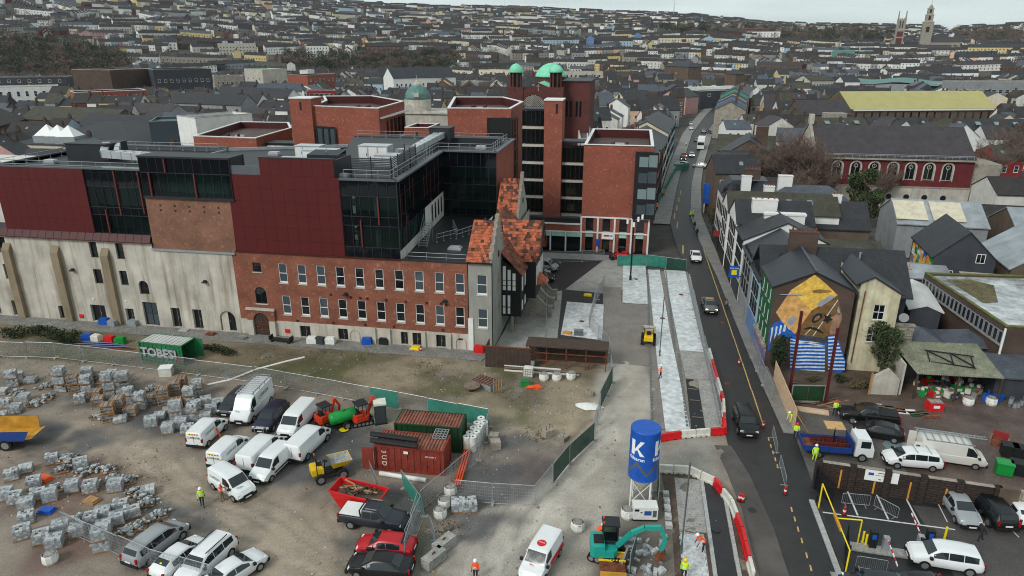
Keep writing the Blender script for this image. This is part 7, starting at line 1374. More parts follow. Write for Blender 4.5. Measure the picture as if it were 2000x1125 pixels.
ST={ # x, zbottom, zbelt, zroof, half width, half roof width
'small_van':(4.4,[(-2.2,.36,1.02,1.66,.82,.70),(-2.1,.27,1.05,1.82,.89,.75),(-1.2,.24,1.06,1.86,.9,.76),(.1,.24,1.06,1.87,.9,.76),(.62,.24,1.06,1.80,.9,.74),(1.3,.24,1.1,1.14,.9,.8),(1.95,.26,.94,.99,.86,.72),(2.2,.32,.62,.68,.74,.62)],(4,5),[(.05,.95)],None,(-1.42,1.4)),
'mid_van':(5.1,[(-2.55,.36,1.1,1.76,.86,.74),(-2.45,.28,1.12,1.93,.94,.8),(-1,.26,1.12,1.97,.96,.82),(.6,.26,1.12,1.97,.96,.82),(1.15,.26,1.12,1.88,.95,.79),(1.85,.26,1.15,1.2,.95,.84),(2.35,.28,.98,1.03,.9,.76),(2.55,.34,.66,.72,.8,.66)],(4,5),[(.55,1.5)],None,(-1.6,1.65)),
'large_van':(6.0,[(-3.0,.42,1.3,2.36,.94,.84),(-2.9,.34,1.3,2.52,1.0,.88),(-1,.32,1.3,2.58,1.02,.9),(1.0,.32,1.3,2.58,1.02,.9),(1.5,.32,1.3,2.42,1.01,.86),(2.25,.32,1.34,1.42,1.0,.88),(2.8,.34,1.12,1.2,.96,.82),(3.0,.4,.74,.8,.86,.72)],(4,5),[(1.0,1.95)],None,(-1.9,1.95)),
'hatch':(4.3,[(-2.15,.38,.8,.84,.74,.6),(-2.05,.28,.92,.98,.85,.7),(-1.75,.24,.94,1.2,.88,.66),(-1.2,.22,.93,1.42,.89,.62),(-.3,.2,.91,1.48,.9,.63),(.35,.2,.9,1.42,.9,.62),(1.15,.22,.92,.97,.89,.74),(1.85,.24,.76,.82,.84,.66),(2.15,.3,.55,.6,.7,.55)],(5,6),[(-1.25,-.25),(-.2,.75)],(3,2),(-1.32,1.35)),
'estate':(4.6,[(-2.3,.38,.86,.9,.76,.62),(-2.2,.28,.96,1.1,.86,.7),(-1.9,.24,.98,1.5,.9,.66),(-1.0,.22,.96,1.6,.92,.66),(.2,.2,.95,1.6,.92,.66),(.75,.2,.94,1.5,.91,.64),(1.5,.22,.96,1.02,.9,.76),(2.05,.25,.8,.86,.85,.68),(2.3,.3,.56,.62,.72,.56)],(5,6),[(-1.85,-.95),(-.9,.05),(.1,1.1)],(2,1),(-1.4,1.45)),
'suv':(4.6,[(-2.3,.46,.96,1.0,.78,.64),(-2.2,.34,1.06,1.2,.88,.72),(-1.95,.3,1.08,1.62,.92,.7),(-1.0,.28,1.06,1.72,.94,.7),(.2,.28,1.05,1.72,.94,.7),(.7,.28,1.05,1.63,.93,.68),(1.3,.28,1.07,1.14,.92,.8),(2.05,.32,.94,1.0,.88,.72),(2.3,.38,.66,.72,.76,.6)],(5,6),[(-1.85,-.95),(-.9,.0),(.05,.95)],(2,1),(-1.4,1.42)),
'sedan':(4.6,[(-2.3,.38,.84,.88,.74,.62),(-2.2,.28,.95,1.0,.86,.74),(-1.65,.24,.97,1.03,.89,.76),(-.95,.22,.94,1.4,.9,.62),(-.2,.2,.92,1.46,.91,.63),(.35,.2,.91,1.4,.91,.62),(1.15,.22,.93,.98,.9,.76),(1.95,.25,.78,.84,.85,.68),(2.3,.3,.56,.62,.72,.56)],(5,6),[(-1.2,-.3),(-.25,.75)],(3,2),(-1.4,1.42)),
'pickup':(5.3,[(-2.65,.5,1.06,1.1,.86,.8),(-2.55,.42,1.12,1.16,.92,.86),(-.75,.38,1.12,1.16,.93,.86),(-.7,.38,1.12,1.74,.93,.7),(-.3,.38,1.1,1.8,.94,.7),(.5,.38,1.1,1.78,.94,.7),(1.2,.38,1.12,1.2,.93,.8),(2.3,.42,1.04,1.1,.9,.74),(2.65,.48,.74,.8,.78,.62)],(5,6),[(-.6,.05),(.1,.9)],(3,2),(-1.6,1.6)),
}
def ring(s):
 x,zb,zs,zr,w,wr=s; h=zs-zb; return [(x,-w*.86,zb),(x,-w*.97,zb+.12),(x,-w,zb+h*.5),(x,-w*.975,zs-.04),(x,-w*.94,zs),(x,-wr,zr-.07),(x,-wr*.9,zr-.015),(x,-wr*.5,zr),(x,wr*.5,zr),(x,wr*.9,zr-.015),(x,wr,zr-.07),(x,w*.94,zs),(x,w*.975,zs-.04),(x,w,zb+h*.5),(x,w*.97,zb+.12),(x,w*.86,zb)]
def ringat(S,x):
 for a,c in zip(S,S[1:]):
  if a[0]<=x<=c[0]: t=(x-a[0])/(c[0]-a[0]); return ring(tuple(p+(q-p)*t for p,q in zip(a,c)))
 return ring(S[0] if x<S[0][0] else S[-1])
def lerp3(a,c,t): return tuple(p+(q-p)*t for p,q in zip(a,c))
def wheelmesh(r,w):
 k=('wheel',r,w)
 if k not in MC: t=MB(); t.tube((0,-w/2,0),(0,w/2,0),r,n=16); h=MB(); h.tube((0,-w/2-.012,0),(0,w/2+.012,0),r*.62,n=12); MC[k]=(t.mesh('wheel',MT['rubber']),h.mesh('rim',MT['rim']))
 return MC[k]
def carmeshes(ty,trim):
 k=('car',ty,trim)
 if k in MC: return MC[k]
 L_,S,ws,sw,rw,ax=ST[ty]; b=MB(); n=16
 dense=[];
 for a,c in zip(S,S[1:]): dense+= [a,tuple((p+q)/2 for p,q in zip(a,c))]
 dense.append(S[-1]); rs=[ring(s) for s in dense]
 for r_ in rs: b.v+=r_
 for i in range(len(rs)-1):
  for j in range(n-1): b.f.append((i*n+j,(i+1)*n+j,(i+1)*n+j+1,i*n+j+1)); b.m.append(1 if j in(0,14) else 0)
  b.f.append((i*n+n-1,(i+1)*n+n-1,(i+1)*n,i*n)); b.m.append(1)
 b.f.append(tuple(range(n))); b.m.append(0); q=(len(rs)-1)*n; b.f.append(tuple(q+n-1-i for i in range(n))); b.m.append(0)
 body=b
 def panel(i,j,lo,hi,sh):
  A,C=ring(S[i]),ring(S[j]); off=.018
  p=[lerp3(A[5],A[10],sh),lerp3(A[10],A[5],sh),lerp3(C[10],C[5],sh),lerp3(C[5],C[10],sh)]; a=[lerp3(p[0],p[3],lo),lerp3(p[1],p[2],lo),lerp3(p[1],p[2],hi),lerp3(p[0],p[3],hi)]
  nx_=1 if j>i else -1; return [(x+nx_*off,y,z+.05+off*1.5) for x,y,z in a]
 wsm=MB().poly(panel(ws[0],ws[1],.08,.93,.05)); rwm=MB().poly(panel(rw[0],rw[1],.1,.85,.07)) if rw else None
 side=[]
 for xa,xb in sw:
  for s in (0,1):
   m_=MB(); xs=[xa,(xa+xb)/2,xb]; lo=[];hi=[]
   for x in xs:
    r_=ringat(S,x); p,q=(r_[4],r_[5]) if s==0 else (r_[11],r_[10]); sg=-1 if s==0 else 1
    t=lerp3(p,q,.1); u=lerp3(p,q,.9); lo.append((t[0],t[1]+sg*.016,t[2])); hi.append((u[0],u[1]+sg*.016,u[2]))
   for i in range(2): m_.poly([lo[i],lo[i+1],hi[i+1],hi[i]])
   side.append(m_.mesh('side_window',MT['car_glass']))
 F,B=S[-1],S[0]
 bf=MB().box(F[0]-.18,-F[4]-.06,F[1]-.06,F[0]+.04,F[4]+.06,F[1]+.22); bb=MB().box(B[0]-.05,-B[4]-.03,B[1]-.06,B[0]+.2,B[4]+.03,B[1]+.2)
 hl=MB().box(-.12,-.16,-.07,.05,.16,.09); tl=MB().box(-.05,-.08,-.16,.08,.08,.2); pl=MB().box(-.015,-.26,-.055,.015,.26,.055); mi=MB().box(-.1,-.1,-.08,.1,.1,.1)
 gr=MB().box(-.02,-.42,-.07,.03,.42,.07)
 me=body.mesh('body',[MT['paint_'+trim],MT['black_plastic']],True); me.set_sharp_from_angle(angle=R(38))
 MC[k]=(me,wsm.mesh('windscreen',MT['car_glass']),rwm.mesh('rear_window',MT['car_glass']) if rwm else None,side,bf.mesh('bumper',MT['black_plastic']),bb.mesh('bumper',MT['black_plastic']),hl.mesh('headlight',MT['headlight']),tl.mesh('taillight',MT['taillight']),pl.mesh('number_plate',MT['plate']),mi.mesh('mirror',MT['black_plastic']),gr.mesh('grille',MT['black_plastic']))
 return MC[k]
def car(label,ty,trim,pr,pf,cat=None,name=None,lit=False,group=None,cen=None):
 a=G(*pr); c=G(*pf); d=c-a; an=atan2(d.y,d.x); m=(a+c)/2 if cen is None else G(*cen)
 cat=cat or {'small_van':'van','mid_van':'van','large_van':'van','pickup':'pickup truck'}.get(ty,'car')
 t=thing(name or {'van':'van','pickup truck':'pickup_truck'}.get(cat,'car'),label,cat,(m.x,m.y,.02),an,group)
 L_,S,ws,sw,rw,ax=ST[ty]; ms=carmeshes(ty,trim); link('body',ms[0],t); link('windscreen',ms[1],t)
 if ms[2]: link('rear_window',ms[2],t)
 for q in ms[3]: link('side_window',q,t)
 link('bumper',ms[4],t); link('bumper',ms[5],t); F,B=S[-1],S[0]; r=.33 if ty in('hatch','sedan','small_van','estate') else .38
 wm=wheelmesh(r,.22)
 for x in ax:
  for s in (-1,1): w=link('wheel',wm[0],t,(x,s*(max(q[4] for q in S)-.09),r)); link('rim',wm[1],w)
 for s in (-1,1):
  h=link('headlight',ms[6],t,(S[-2][0]+.1,s*S[-1][4]*.88,S[-1][2]+.1))
  if lit: omat(h,'lit_headlight')
  link('taillight',ms[7],t,(B[0]+.02,s*B[4]*.95,max(.8,B[2]-.02)));
  xm=S[ws[1]][0]-.15; link('mirror',ms[9],t,(xm,s*(S[ws[1]][4]+.1),S[ws[1]][2]+.05))
 link('number_plate',ms[8],t,(F[0]+.05,0,F[1]+.1)); link('number_plate',ms[8],t,(B[0]-.06,0,B[1]+.32)); link('grille',ms[10],t,(F[0]+.01,0,F[2]-.02))
 return t
def on_side(t,s,x,z,txt,size,m,side=-1,w=.9):
 o=link('lettering',textmesh(txt,size,m),t,(x,side*(w+.012),z),rot=(R(90),0,0 if side<0 else R(180))); return o
def on_rear(t,x,z,txt,size,m): link('lettering',textmesh(txt,size,m),t,(x,0,z),rot=(R(90),0,R(-90)))
def hazard(t,x,z,w=.6):
 for i in range(8): pbox('hazard_stripe',MT['yellow_plastic' if i%2 else 'red_plastic'],t,x-.02,-w+i*w/4+.01,z,x,-w+(i+1)*w/4-.01,z+.14)
def bonnet_txt(t,x,z,txt,size,m,tilt): link('lettering',textmesh(txt,size,m),t,(x,0,z),rot=(0,tilt,R(90)))
def rear_doors(t,x,w,z0,z1):
 pbox('door_gap','black_plastic',t,x-.006,-.012,z0,x,.012,z1);
v=car('white small van with lettering and an orange tube leaning on its side','small_van','white',(390,872),(426,838)); on_side(v,0,-.9,1.25,'CUMNOR',.32,'green_letters'); on_side(v,0,-.9,1.25,'CUMNOR',.32,'green_letters',1); on_rear(v,-2.235,1.2,'CUMNOR',.3,'green_letters'); hazard(v,-2.19,1.56,.5); rear_doors(v,-2.22,.5,.5,1.5); MB().tube((-.3,-1.5,.05),(-.1,-.98,1.2),.09,n=7).bd('orange_tube','orange_plastic',v)
v=car('white lettered small van with red and yellow rear stripes','small_van','white',(430,911),(470,874)); on_side(v,0,-.9,1.25,'CUMNOR',.32,'green_letters'); on_rear(v,-2.235,1.15,'CUMNOR',.28,'green_letters'); hazard(v,-2.19,1.5,.55); rear_doors(v,-2.22,.5,.5,1.45)
v=car('plain white panel van with dirty rear doors beside the striped van','mid_van','white',(490,918),(533,876)); rear_doors(v,-2.57,.5,.5,1.7)
v=car('white lettered van with open passenger side where a worker stands','small_van','white',(428,942),(484,976)); on_side(v,0,-1.0,1.25,'CUMNOR',.32,'green_letters'); bonnet_txt(v,1.65,1.08,'CUMNOR',.26,'green_letters',R(13));
v=car('white panel van with black lower trim facing the yard entrance','small_van','white',(556,898),(508,944)); pbox('side_trim','black_plastic',v,-1.2,.9,.55,.9,.93,.68); pbox('side_trim','black_plastic',v,-1.2,-.93,.55,.9,-.9,.68)
v=car('long white van parked in front of the mini excavators','mid_van','white',(582,898),(624,858)); rear_doors(v,-2.57,.5,.5,1.7)
v=car('white van with dark grille parked beside the navy off-roader','mid_van','white',(602,812),(562,856))
v=car('large white lettered van with full roof rack','large_van','white',(520,778),(469,834)); on_side(v,0,-.6,1.75,'CUMNOR',.5,'green_letters',1,1.0); on_side(v,0,-.6,1.75,'CUMNOR',.5,'green_letters',-1,1.0); bonnet_txt(v,2.52,1.33,'CUMNOR',.28,'green_letters',R(17))
b=MB()
for i in range(11): b.box(-2.85+i*.4,-.85,2.78,-2.8+i*.4,.85,2.83)
for s in (-.85,.85): b.box(-2.9,s-.03,2.76,1.4,s+.03,2.85); [b.box(-2.6+i*1.2,s-.03,2.5,-2.55+i*1.2,s+.03,2.78) for i in range(4)]
b.bd('roof_rack','galv',v)
v=car('navy off-roader with bull bar beside the racked van','suv','navy',(552,805),(510,850)); b=MB(); b.path([(2.42,-.45,.35),(2.45,-.45,.85),(2.45,.45,.85),(2.42,.45,.35)],.035,6); b.bd('bull_bar','galv',v)
car('dark car half hidden by the racked van and paving pallets','estate','charcoal',(478,780),(446,810))
v=car('silver people carrier with dark rear window beside paving pallets','estate','silver',(276,1098),(340,1048)); v.scale=(1.03,1.02,1.06)
v=car('white hatchback with bright green cloth on its rear shelf','hatch','white',(322,1128),(388,1074)); b=MB(); b.blob((-1.55,0,1.22),(.1,.16,.1),4); b.bd('green_cloth','hivis_yellow',v)
v=car('white off-roader with roof rails between white hatchback and white saloon','suv','white',(434,1082),(376,1136)); b=MB(); [b.bar((-1.6,s,1.78),(.5,s,1.78),.05,.05) for s in (-.6,.6)]; b.bd('roof_rails','black_plastic',v)
car('white saloon cut by the frame beside the white off-roader','sedan','white',(428,1150),(490,1108))
v=car('dark pickup truck with white bed cover','pickup','charcoal',(688,1018),(778,1032)); pbox('bed_cover','white_paint',v,-2.55,-.78,1.18,-.85,.78,1.23); b=MB(); b.path([(-.75,-.8,1.2),(-.85,-.75,1.72),(-.85,.75,1.72),(-.75,.8,1.2)],.06,6); b.bd('roll_bar','black_plastic',v); b=MB(); [b.bar((-.4,s,1.86),(.5,s,1.86),.05,.05) for s in (-.6,.6)]; b.bd('roof_rails','galv',v)
car('bright red hatchback parked nose to the track','hatch','red',(796,1082),(714,1074)); car('black saloon parked behind the red hatchback','sedan','black',(792,1122),(696,1112))
v=car('white van with round red roof badge driving out of the yard','small_van','white',(1070,1082),(1042,1128)); o=MB(); o.tube((-.1,0,1.872),(-.1,0,1.885),.34,n=18); o.bd('roof_badge','red_plastic',v); link('lettering',textmesh('NOVA',.16,'white_letters'),v,(-.1,0,1.89),rot=(0,0,R(90))); pbox('red_panel','red_letters',v,-2.0,.905,.5,.4,.915,.95); link('lettering',textmesh('NOVA',.2,'red_letters'),v,(1.5,0,1.13),rot=(0,R(12),R(90)))
car('black boxy off-roader driving towards the works','suv','black',(1446,812),(1462,858)); t=car('dark grey taxi with lit headlights on the street','sedan','grey',(1380,592),(1390,616),lit=True); pbox('taxi_sign','yellow_line',t,-.25,-.5,1.47,-.05,.5,1.62); car('white saloon coming down the street past the plaza','sedan','white',(1356,496),(1361,518))
v=car('silver panel van parked behind the black car on the plaza','mid_van','silver',(1036,524),(1084,530)); b=MB(); [b.box(-1.8+i*.8,-.8,2.0,-1.75+i*.8,.8,2.05) for i in range(4)]; b.bd('roof_rack','galv',v)
car('black hatchback parked below the silver van','hatch','black',(1036,545),(1078,549)); car('silver hatchback between silver van and black hatchback','hatch','silver',(1030,536),(1068,540))
v=car('black pickup with covered bed in the builders yard','pickup','black',(1738,828),(1650,818)); pbox('bed_cover','black_plastic',v,-2.55,-.78,1.18,-.8,.78,1.24); car('small black hatchback parked before the black pickup','hatch','black',(1744,858),(1682,846))
v=car('white estate car with roof bars behind the block wall','estate','white',(1822,912),(1735,904)); b=MB(); [b.box(x,-.7,1.66,x+.05,.7,1.7) for x in (-1.2,-.1)]; b.bd('roof_bars','galv',v)['kind']='stuff'
v=car('old white van with open rear doors and ladder on its rack','large_van','white_dirty',(1800,892),(1908,908)); v.scale=(.88,.98,.85)
for s in (-1,1): q=pbox('rear_door','paint_white_dirty',v,-3.75,s*1.0-.04,.5,-3.0,s*1.0+.04,2.3); pbox('door_window','car_glass',v,-3.55,s*1.06-.01,1.5,-3.2,s*1.06+.01,2.0)
b=MB(); [b.box(-2.6+i*.65,-.9,2.62,-2.53+i*.65,.9,2.7) for i in range(7)]; [b.box(-2.7,s-.03,2.62,1.6,s+.03,2.7) for s in (-.85,.85)]; b.bd('roof_rack','galv',v)
b=MB(); [b.box(-3.4,y-.03,2.74,3.0,y+.03,2.82) for y in (.45,.85)]; [b.box(-3.2+i*.32,.45,2.76,-3.16+i*.32,.85,2.8) for i in range(19)]; b.bd('ladder','galv',v)
car('silver saloon in the end marked bay','sedan','silver',(1854,978),(1888,1026)); car('black family car in the bay beside the silver saloon','suv','black',(1952,1030),(1912,985)); car('small white rounded car beside the black family car','hatch','white',(2000,1030),(1968,990)).scale=(.84,.92,1.0)
car('white crossover leaving the car park barrier','suv','white',(1896,1112),(1784,1094)); car('dark car below the barrier island cut by the frame','hatch','charcoal',(1735,1160),(1680,1154)); car('black car beside the dark car below the barrier','hatch','black',(1805,1160),(1756,1160))
FAR='small traffic far up the street'
for i,(pr,pf,tm,lt,l) in enumerate((((1348,300),(1353,312),'white',True,'white car with lit headlights waiting at the junction'),((1335,302),(1337,312),'red',True,'red car behind the junction queue'),((1332,308),(1336,318),'black',True,'black car with lit headlights at the junction'),((1345,325),(1318,323),'white',False,'white car turning across the junction'),((1378,328),(1355,326),'white_dirty',False,'pale car crossing at the junction'),((1358,272),(1362,280),'grey',False,'grey car beside the white lorry'),((1349,250),(1351,256),'white',False,'white car up the street behind the lorry'),((1349,242),(1350,247),'white_dirty',False,'pale van far up the street'),((1372,256),(1376,262),'silver',False,'parked silver car up the street'),((1383,258),(1386,264),'black',False,'parked dark car up the street'))): car(l,'hatch',tm,pr,pf,lit=lt)
p=G(1368,292); t=thing('box_lorry','white articulated lorry coming down the far street','lorry',(p.x,p.y,0),R(-97)); MB().box(-8,-1.2,1.0,0,1.2,3.9).bd('box_body','white_paint',t); b=MB(); b.box(.3,-1.2,.5,2.2,1.2,3.2); b.bd('cab','white_paint',t); pbox('windscreen','car_glass',t,2.2,-1.1,1.8,2.25,1.1,2.8)
for x in (-6.5,-5,1.2):
 for s in (-1.05,1.05): w=link('wheel',wheelmesh(.48,.3)[0],t,(x,s,.48)); link('rim',wheelmesh(.48,.3)[1],w)
MB().box(-7.8,-1,.7,1,1,1.0).bd('chassis','black_plastic',t)
# blue tipper lorry with steel
a,c=G(1570,882),G(1690,892); d=c-a; t=thing('tipper_lorry','blue flatbed lorry with white cab carrying red steel frames','lorry',((a.x+c.x)/2,(a.y+c.y)/2,.02),atan2(d.y,d.x))
b=MB(); b.box(1.35,-.95,.5,2.9,.95,1.3); b.poly([(1.35,-.95,1.3),(2.9,-.95,1.3),(2.55,-.9,2.25),(1.4,-.9,2.25)]); b.poly([(2.9,.95,1.3),(1.35,.95,1.3),(1.4,.9,2.25),(2.55,.9,2.25)]); b.poly([(2.9,-.95,1.3),(2.9,.95,1.3),(2.55,.9,2.25),(2.55,-.9,2.25)]); b.poly([(1.35,.95,1.3),(1.35,-.95,1.3),(1.4,-.9,2.25),(1.4,.9,2.25)]); b.poly([(1.4,-.9,2.25),(2.55,-.9,2.25),(2.55,.9,2.25),(1.4,.9,2.25)]); b.bd('cab','paint_white',t)
pbox('side_window','car_glass',t,1.75,-.965,1.4,2.55,-.94,2.05); MB().poly([(2.88,-.8,1.42),(2.88,.8,1.42),(2.63,.75,2.12),(2.63,-.75,2.12)]).bd('windscreen','car_glass',t)
b=MB(); b.box(-3.0,-1.05,.75,1.1,1.05,.9); b.box(-3.0,-1.05,.9,1.1,-.98,1.3); b.box(-3.0,.98,.9,1.1,1.05,1.3); b.box(-3.05,-1.05,.9,-2.98,1.05,1.3); b.box(1.02,-1.05,.9,1.1,1.05,2.0); b.bd('flatbed','paint_blue',t); pbox('bed_floor','rust',t,-2.95,-.95,.905,1.0,.95,.93); pbox('head_board','plywood',t,-.9,.2,2.4,.7,1.6,2.46)
for x in (-1.7,2.0):
 for s in (-.9,.9): w=link('wheel',wheelmesh(.4,.26)[0],t,(x,s,.4)); link('rim',wheelmesh(.4,.26)[1],w)
MB().box(-2.8,-.5,.45,2.6,.5,.72).bd('chassis','black_plastic',t); MB().bar((-.2,.3,.9),(-.2,.3,2.5),.1,.1).bd('crane_post','black_metal',t)
t2=thing('steel_load','pile of dark red steel lattice frames on the blue flatbed','steel',(t.location.x,t.location.y,.98),t.rotation_euler.z)
for j in range(4):
 b=MB(); z=j*.13; b.bar((-2.2,-.7+j*.1,z),(.9,-.7+j*.12,z),.08,.08); b.bar((-2.2,.3+j*.12,z),(.9,.3+j*.1,z),.08,.08)
 for i in range(9): x=-2.1+i*.37; b.bar((x,-.7,z),(x+.35,.35,z),.05,.05)
 b.bd('frame',mat('oxide_red',(92,34,32),.6,.1,2),t2)
# yellow and blue trailer body at the left edge
p=G(18,868); t=thing('tipper_trailer','blue tipping trailer with yellow interior at the yard edge','trailer',(p.x,p.y,0),R(12)); b=MB(); b.poly([(-3,-1.15,1.0),(2.3,-1.15,1.0),(2.9,-1.15,2.0),(-3,-1.15,2.0)]); b.poly([(2.3,1.15,1.0),(-3,1.15,1.0),(-3,1.15,2.4),(2.5,1.15,2.4)]); b.poly([(-3,-1.15,1.0),(-3,1.15,1.0),(2.3,1.15,1.0),(2.3,-1.15,1.0)]); b.bd('body','paint_blue',t); b=MB(); b.poly([(-3,-1.1,1.1),(2.35,-1.1,1.1),(2.35,1.1,1.1),(-3,1.1,1.1)]); b.poly([(-3,1.1,1.1),(2.35,1.1,1.1),(2.5,1.1,2.4),(-3,1.1,2.4)]); b.poly([(2.35,-1.1,1.1),(2.95,-1.1,1.25),(2.95,1.1,1.25),(2.35,1.1,1.1)]); b.bd('lining',mat('ochre_paint',(190,140,50),.6,.2,1),t); MB().box(-3,-.5,.7,1.8,.5,1.0).bd('chassis','black_metal',t)
for x in (-.8,.5):
 for s in (-1.0,1.0): w=link('wheel',wheelmesh(.55,.35)[0],t,(x,s,.55)); link('rim',wheelmesh(.55,.35)[1],w)
# excavators
def tracks(t,L_,w,h,gap,m='rubber'):
 for s in (-1,1):
  b=MB(); y0=s*gap-w/2; n=10; pts=[(L_/2-h/2+h/2*cos(a),h/2+h/2*sin(a)) for a in [R(-90+180*i/n) for i in range(n+1)]]+[(-L_/2+h/2+h/2*cos(a),h/2+h/2*sin(a)) for a in [R(90+180*i/n) for i in range(n+1)]]
  k=len(pts); b.poly([(x,y0,z) for x,z in pts]); b.poly([(x,y0+w,z) for x,z in pts][::-1])
  for i in range(k): j=(i+1)%k; b.poly([(pts[i][0],y0,pts[i][1]),(pts[i][0],y0+w,pts[i][1]),(pts[j][0],y0+w,pts[j][1]),(pts[j][0],y0,pts[j][1])])
  q=b.bd('track',MT[m],t); g=MB()
  for i in range(int(L_/.16)): x=-L_/2+.12+i*.16; g.box(x,y0-.02,h-.01,x+.07,y0+w+.02,h+.035)
  g.bd('grousers','rubber',q)['kind']='stuff'; r=MB()
  for i in range(5): x=-L_/2+h/2+i*(L_-h)/4; r.tube((x,y0-.015,h*.5),(x,y0+w+.015,h*.5),h*.3,n=8)
  r.bd('rollers','rim',q)['kind']='stuff'
def excavator(px,py,an,up,s,pm,label,boom,cab=True):
 p=G(px,py); t=thing('excavator',label,'excavator',(p.x,p.y,0),an); t.scale=(s,s,s); tracks(t,1.9,.3,.48,.55)
 MB().box(-.6,-.42,.3,.6,.42,.52).bd('undercarriage','black_metal',t); b=MB()
 M_=Matrix.Rotation(up,4,'Z'); b.M=M_; prof=[(-.95,-.55),(-.75,-.72),(.35,-.7),(.55,-.5),(.55,.5),(.35,.7),(-.75,.72),(-.95,.55)]; b.prism(prof,.54,.95); b.prism([(-.93,-.53),(-.73,-.68),(-.15,-.66),(-.15,.66),(-.73,.68),(-.93,.53)],.952,1.22); b.bd('house',MT[pm],t)
 b=MB(); b.M=M_; b.prism([(-.75,-.35),(-.2,-.35),(-.2,.35),(-.75,.35)],1.222,1.28); b.bd('engine_cover','black_plastic',t)
 b=MB(); b.M=M_
 if cab:
  b.box(-.25,-.08,.95,.62,.66,1.2);
  for x,y in ((-.23,-.06),(.58,-.06),(-.23,.62),(.58,.62)): b.box(x-.03,y-.03,1.2,x+.03,y+.03,2.15)
  b.bd('cab_frame','dark_metal',t); b=MB(); b.M=M_; b.box(-.3,-.12,2.15,.68,.7,2.26); b.bd('cab_roof','dark_metal',t); b=MB(); b.M=M_; b.box(-.2,-.05,1.2,.57,.61,2.14); b.bd('cab_glass','curtain',t)
  b=MB(); b.M=M_
  for y in (0.05,.5): b.tube((-.2,y,2.26),(-.2,y,2.36),.05,n=6)
  b.bd('beacons',MT['orange_plastic'],t)
 else:
  for x,y in ((-.45,-.45),(-.45,.45),(.3,-.45),(.3,.45)): b.tube((x,y,.95),(x,y,2.1),.035,n=5)
  b.bd('canopy_posts','black_metal',t); b=MB(); b.M=M_; b.box(-.6,-.6,2.1,.5,.6,2.2); b.bd('canopy','dark_metal',t); b=MB(); b.M=M_; b.box(-.45,-.22,.95,-.05,.22,1.15); b.box(-.5,-.22,1.15,-.38,.22,1.6); b.bd('seat','black_plastic',t)
 def arm(nm,pts,w,h,m):
  b=MB(); b.M=M_
  for q,r in zip(pts,pts[1:]): b.bar((q[0],-.2,q[1]),(r[0],-.2,r[1]),w,h)
  b.bd(nm,MT[m],t)
 arm('boom',boom[0],.2,.24,pm); arm('stick',boom[1],.16,.2,pm); arm('ram',[boom[0][0],lerp3(boom[0][0],boom[0][1],.1),(boom[0][1][0]+.1,boom[0][1][1]-.25)],.09,.09,'galv')
 e=boom[1][-1]; b=MB(); b.M=M_; pr=[(e[0]+.1,e[1]+.1),(e[0]+.28,e[1]-.2),(e[0]+.1,e[1]-.55),(e[0]-.3,e[1]-.5),(e[0]-.1,e[1]-.2)]
 b.poly([(x,-.42,z) for x,z in pr]); b.poly([(x,.02,z) for x,z in pr][::-1])
 for i in range(len(pr)): j=(i+1)%len(pr); b.poly([(pr[j][0],-.42,pr[j][1]),(pr[i][0],-.42,pr[i][1]),(pr[i][0],.02,pr[i][1]),(pr[j][0],.02,pr[j][1])])
 b.bd('bucket','rust',t); MB().box(1.0,-.7,.12,1.1,.7,.5).bd('dozer_blade','galv',t); [MB().bar((.5,s,.35),(1.02,s,.3),.08,.1).bd('blade_arm','black_metal',t) for s in (-.4,.4)]
 return t
BM=([(.5,1.0),(1.1,2.0),(1.6,2.35)],[(1.6,2.35),(1.95,1.6),(1.9,1.0)])
excavator(637,828,R(35),R(20),1.0,'paint_orange','small orange excavator with canopy beside the green bowser',([(.5,1.0),(.85,2.0),(1.0,2.5)],[(1.0,2.5),(1.5,1.6),(1.4,.9)]),False); excavator(708,826,R(30),R(15),1.05,'paint_orange','orange excavator with canopy next to the portable toilet',([(.5,1.0),(.9,2.0),(1.1,2.6)],[(1.1,2.6),(1.6,1.7),(1.5,1.0)]),False)
excavator(1184,1088,R(-12),R(18),1.28,'paint_teal','teal excavator with black cab reaching its arm over the works',([(.55,1.0),(1.3,1.9),(2.0,2.3),(2.9,2.35)],[(2.9,2.35),(3.15,1.6),(3.0,.8)]),True)
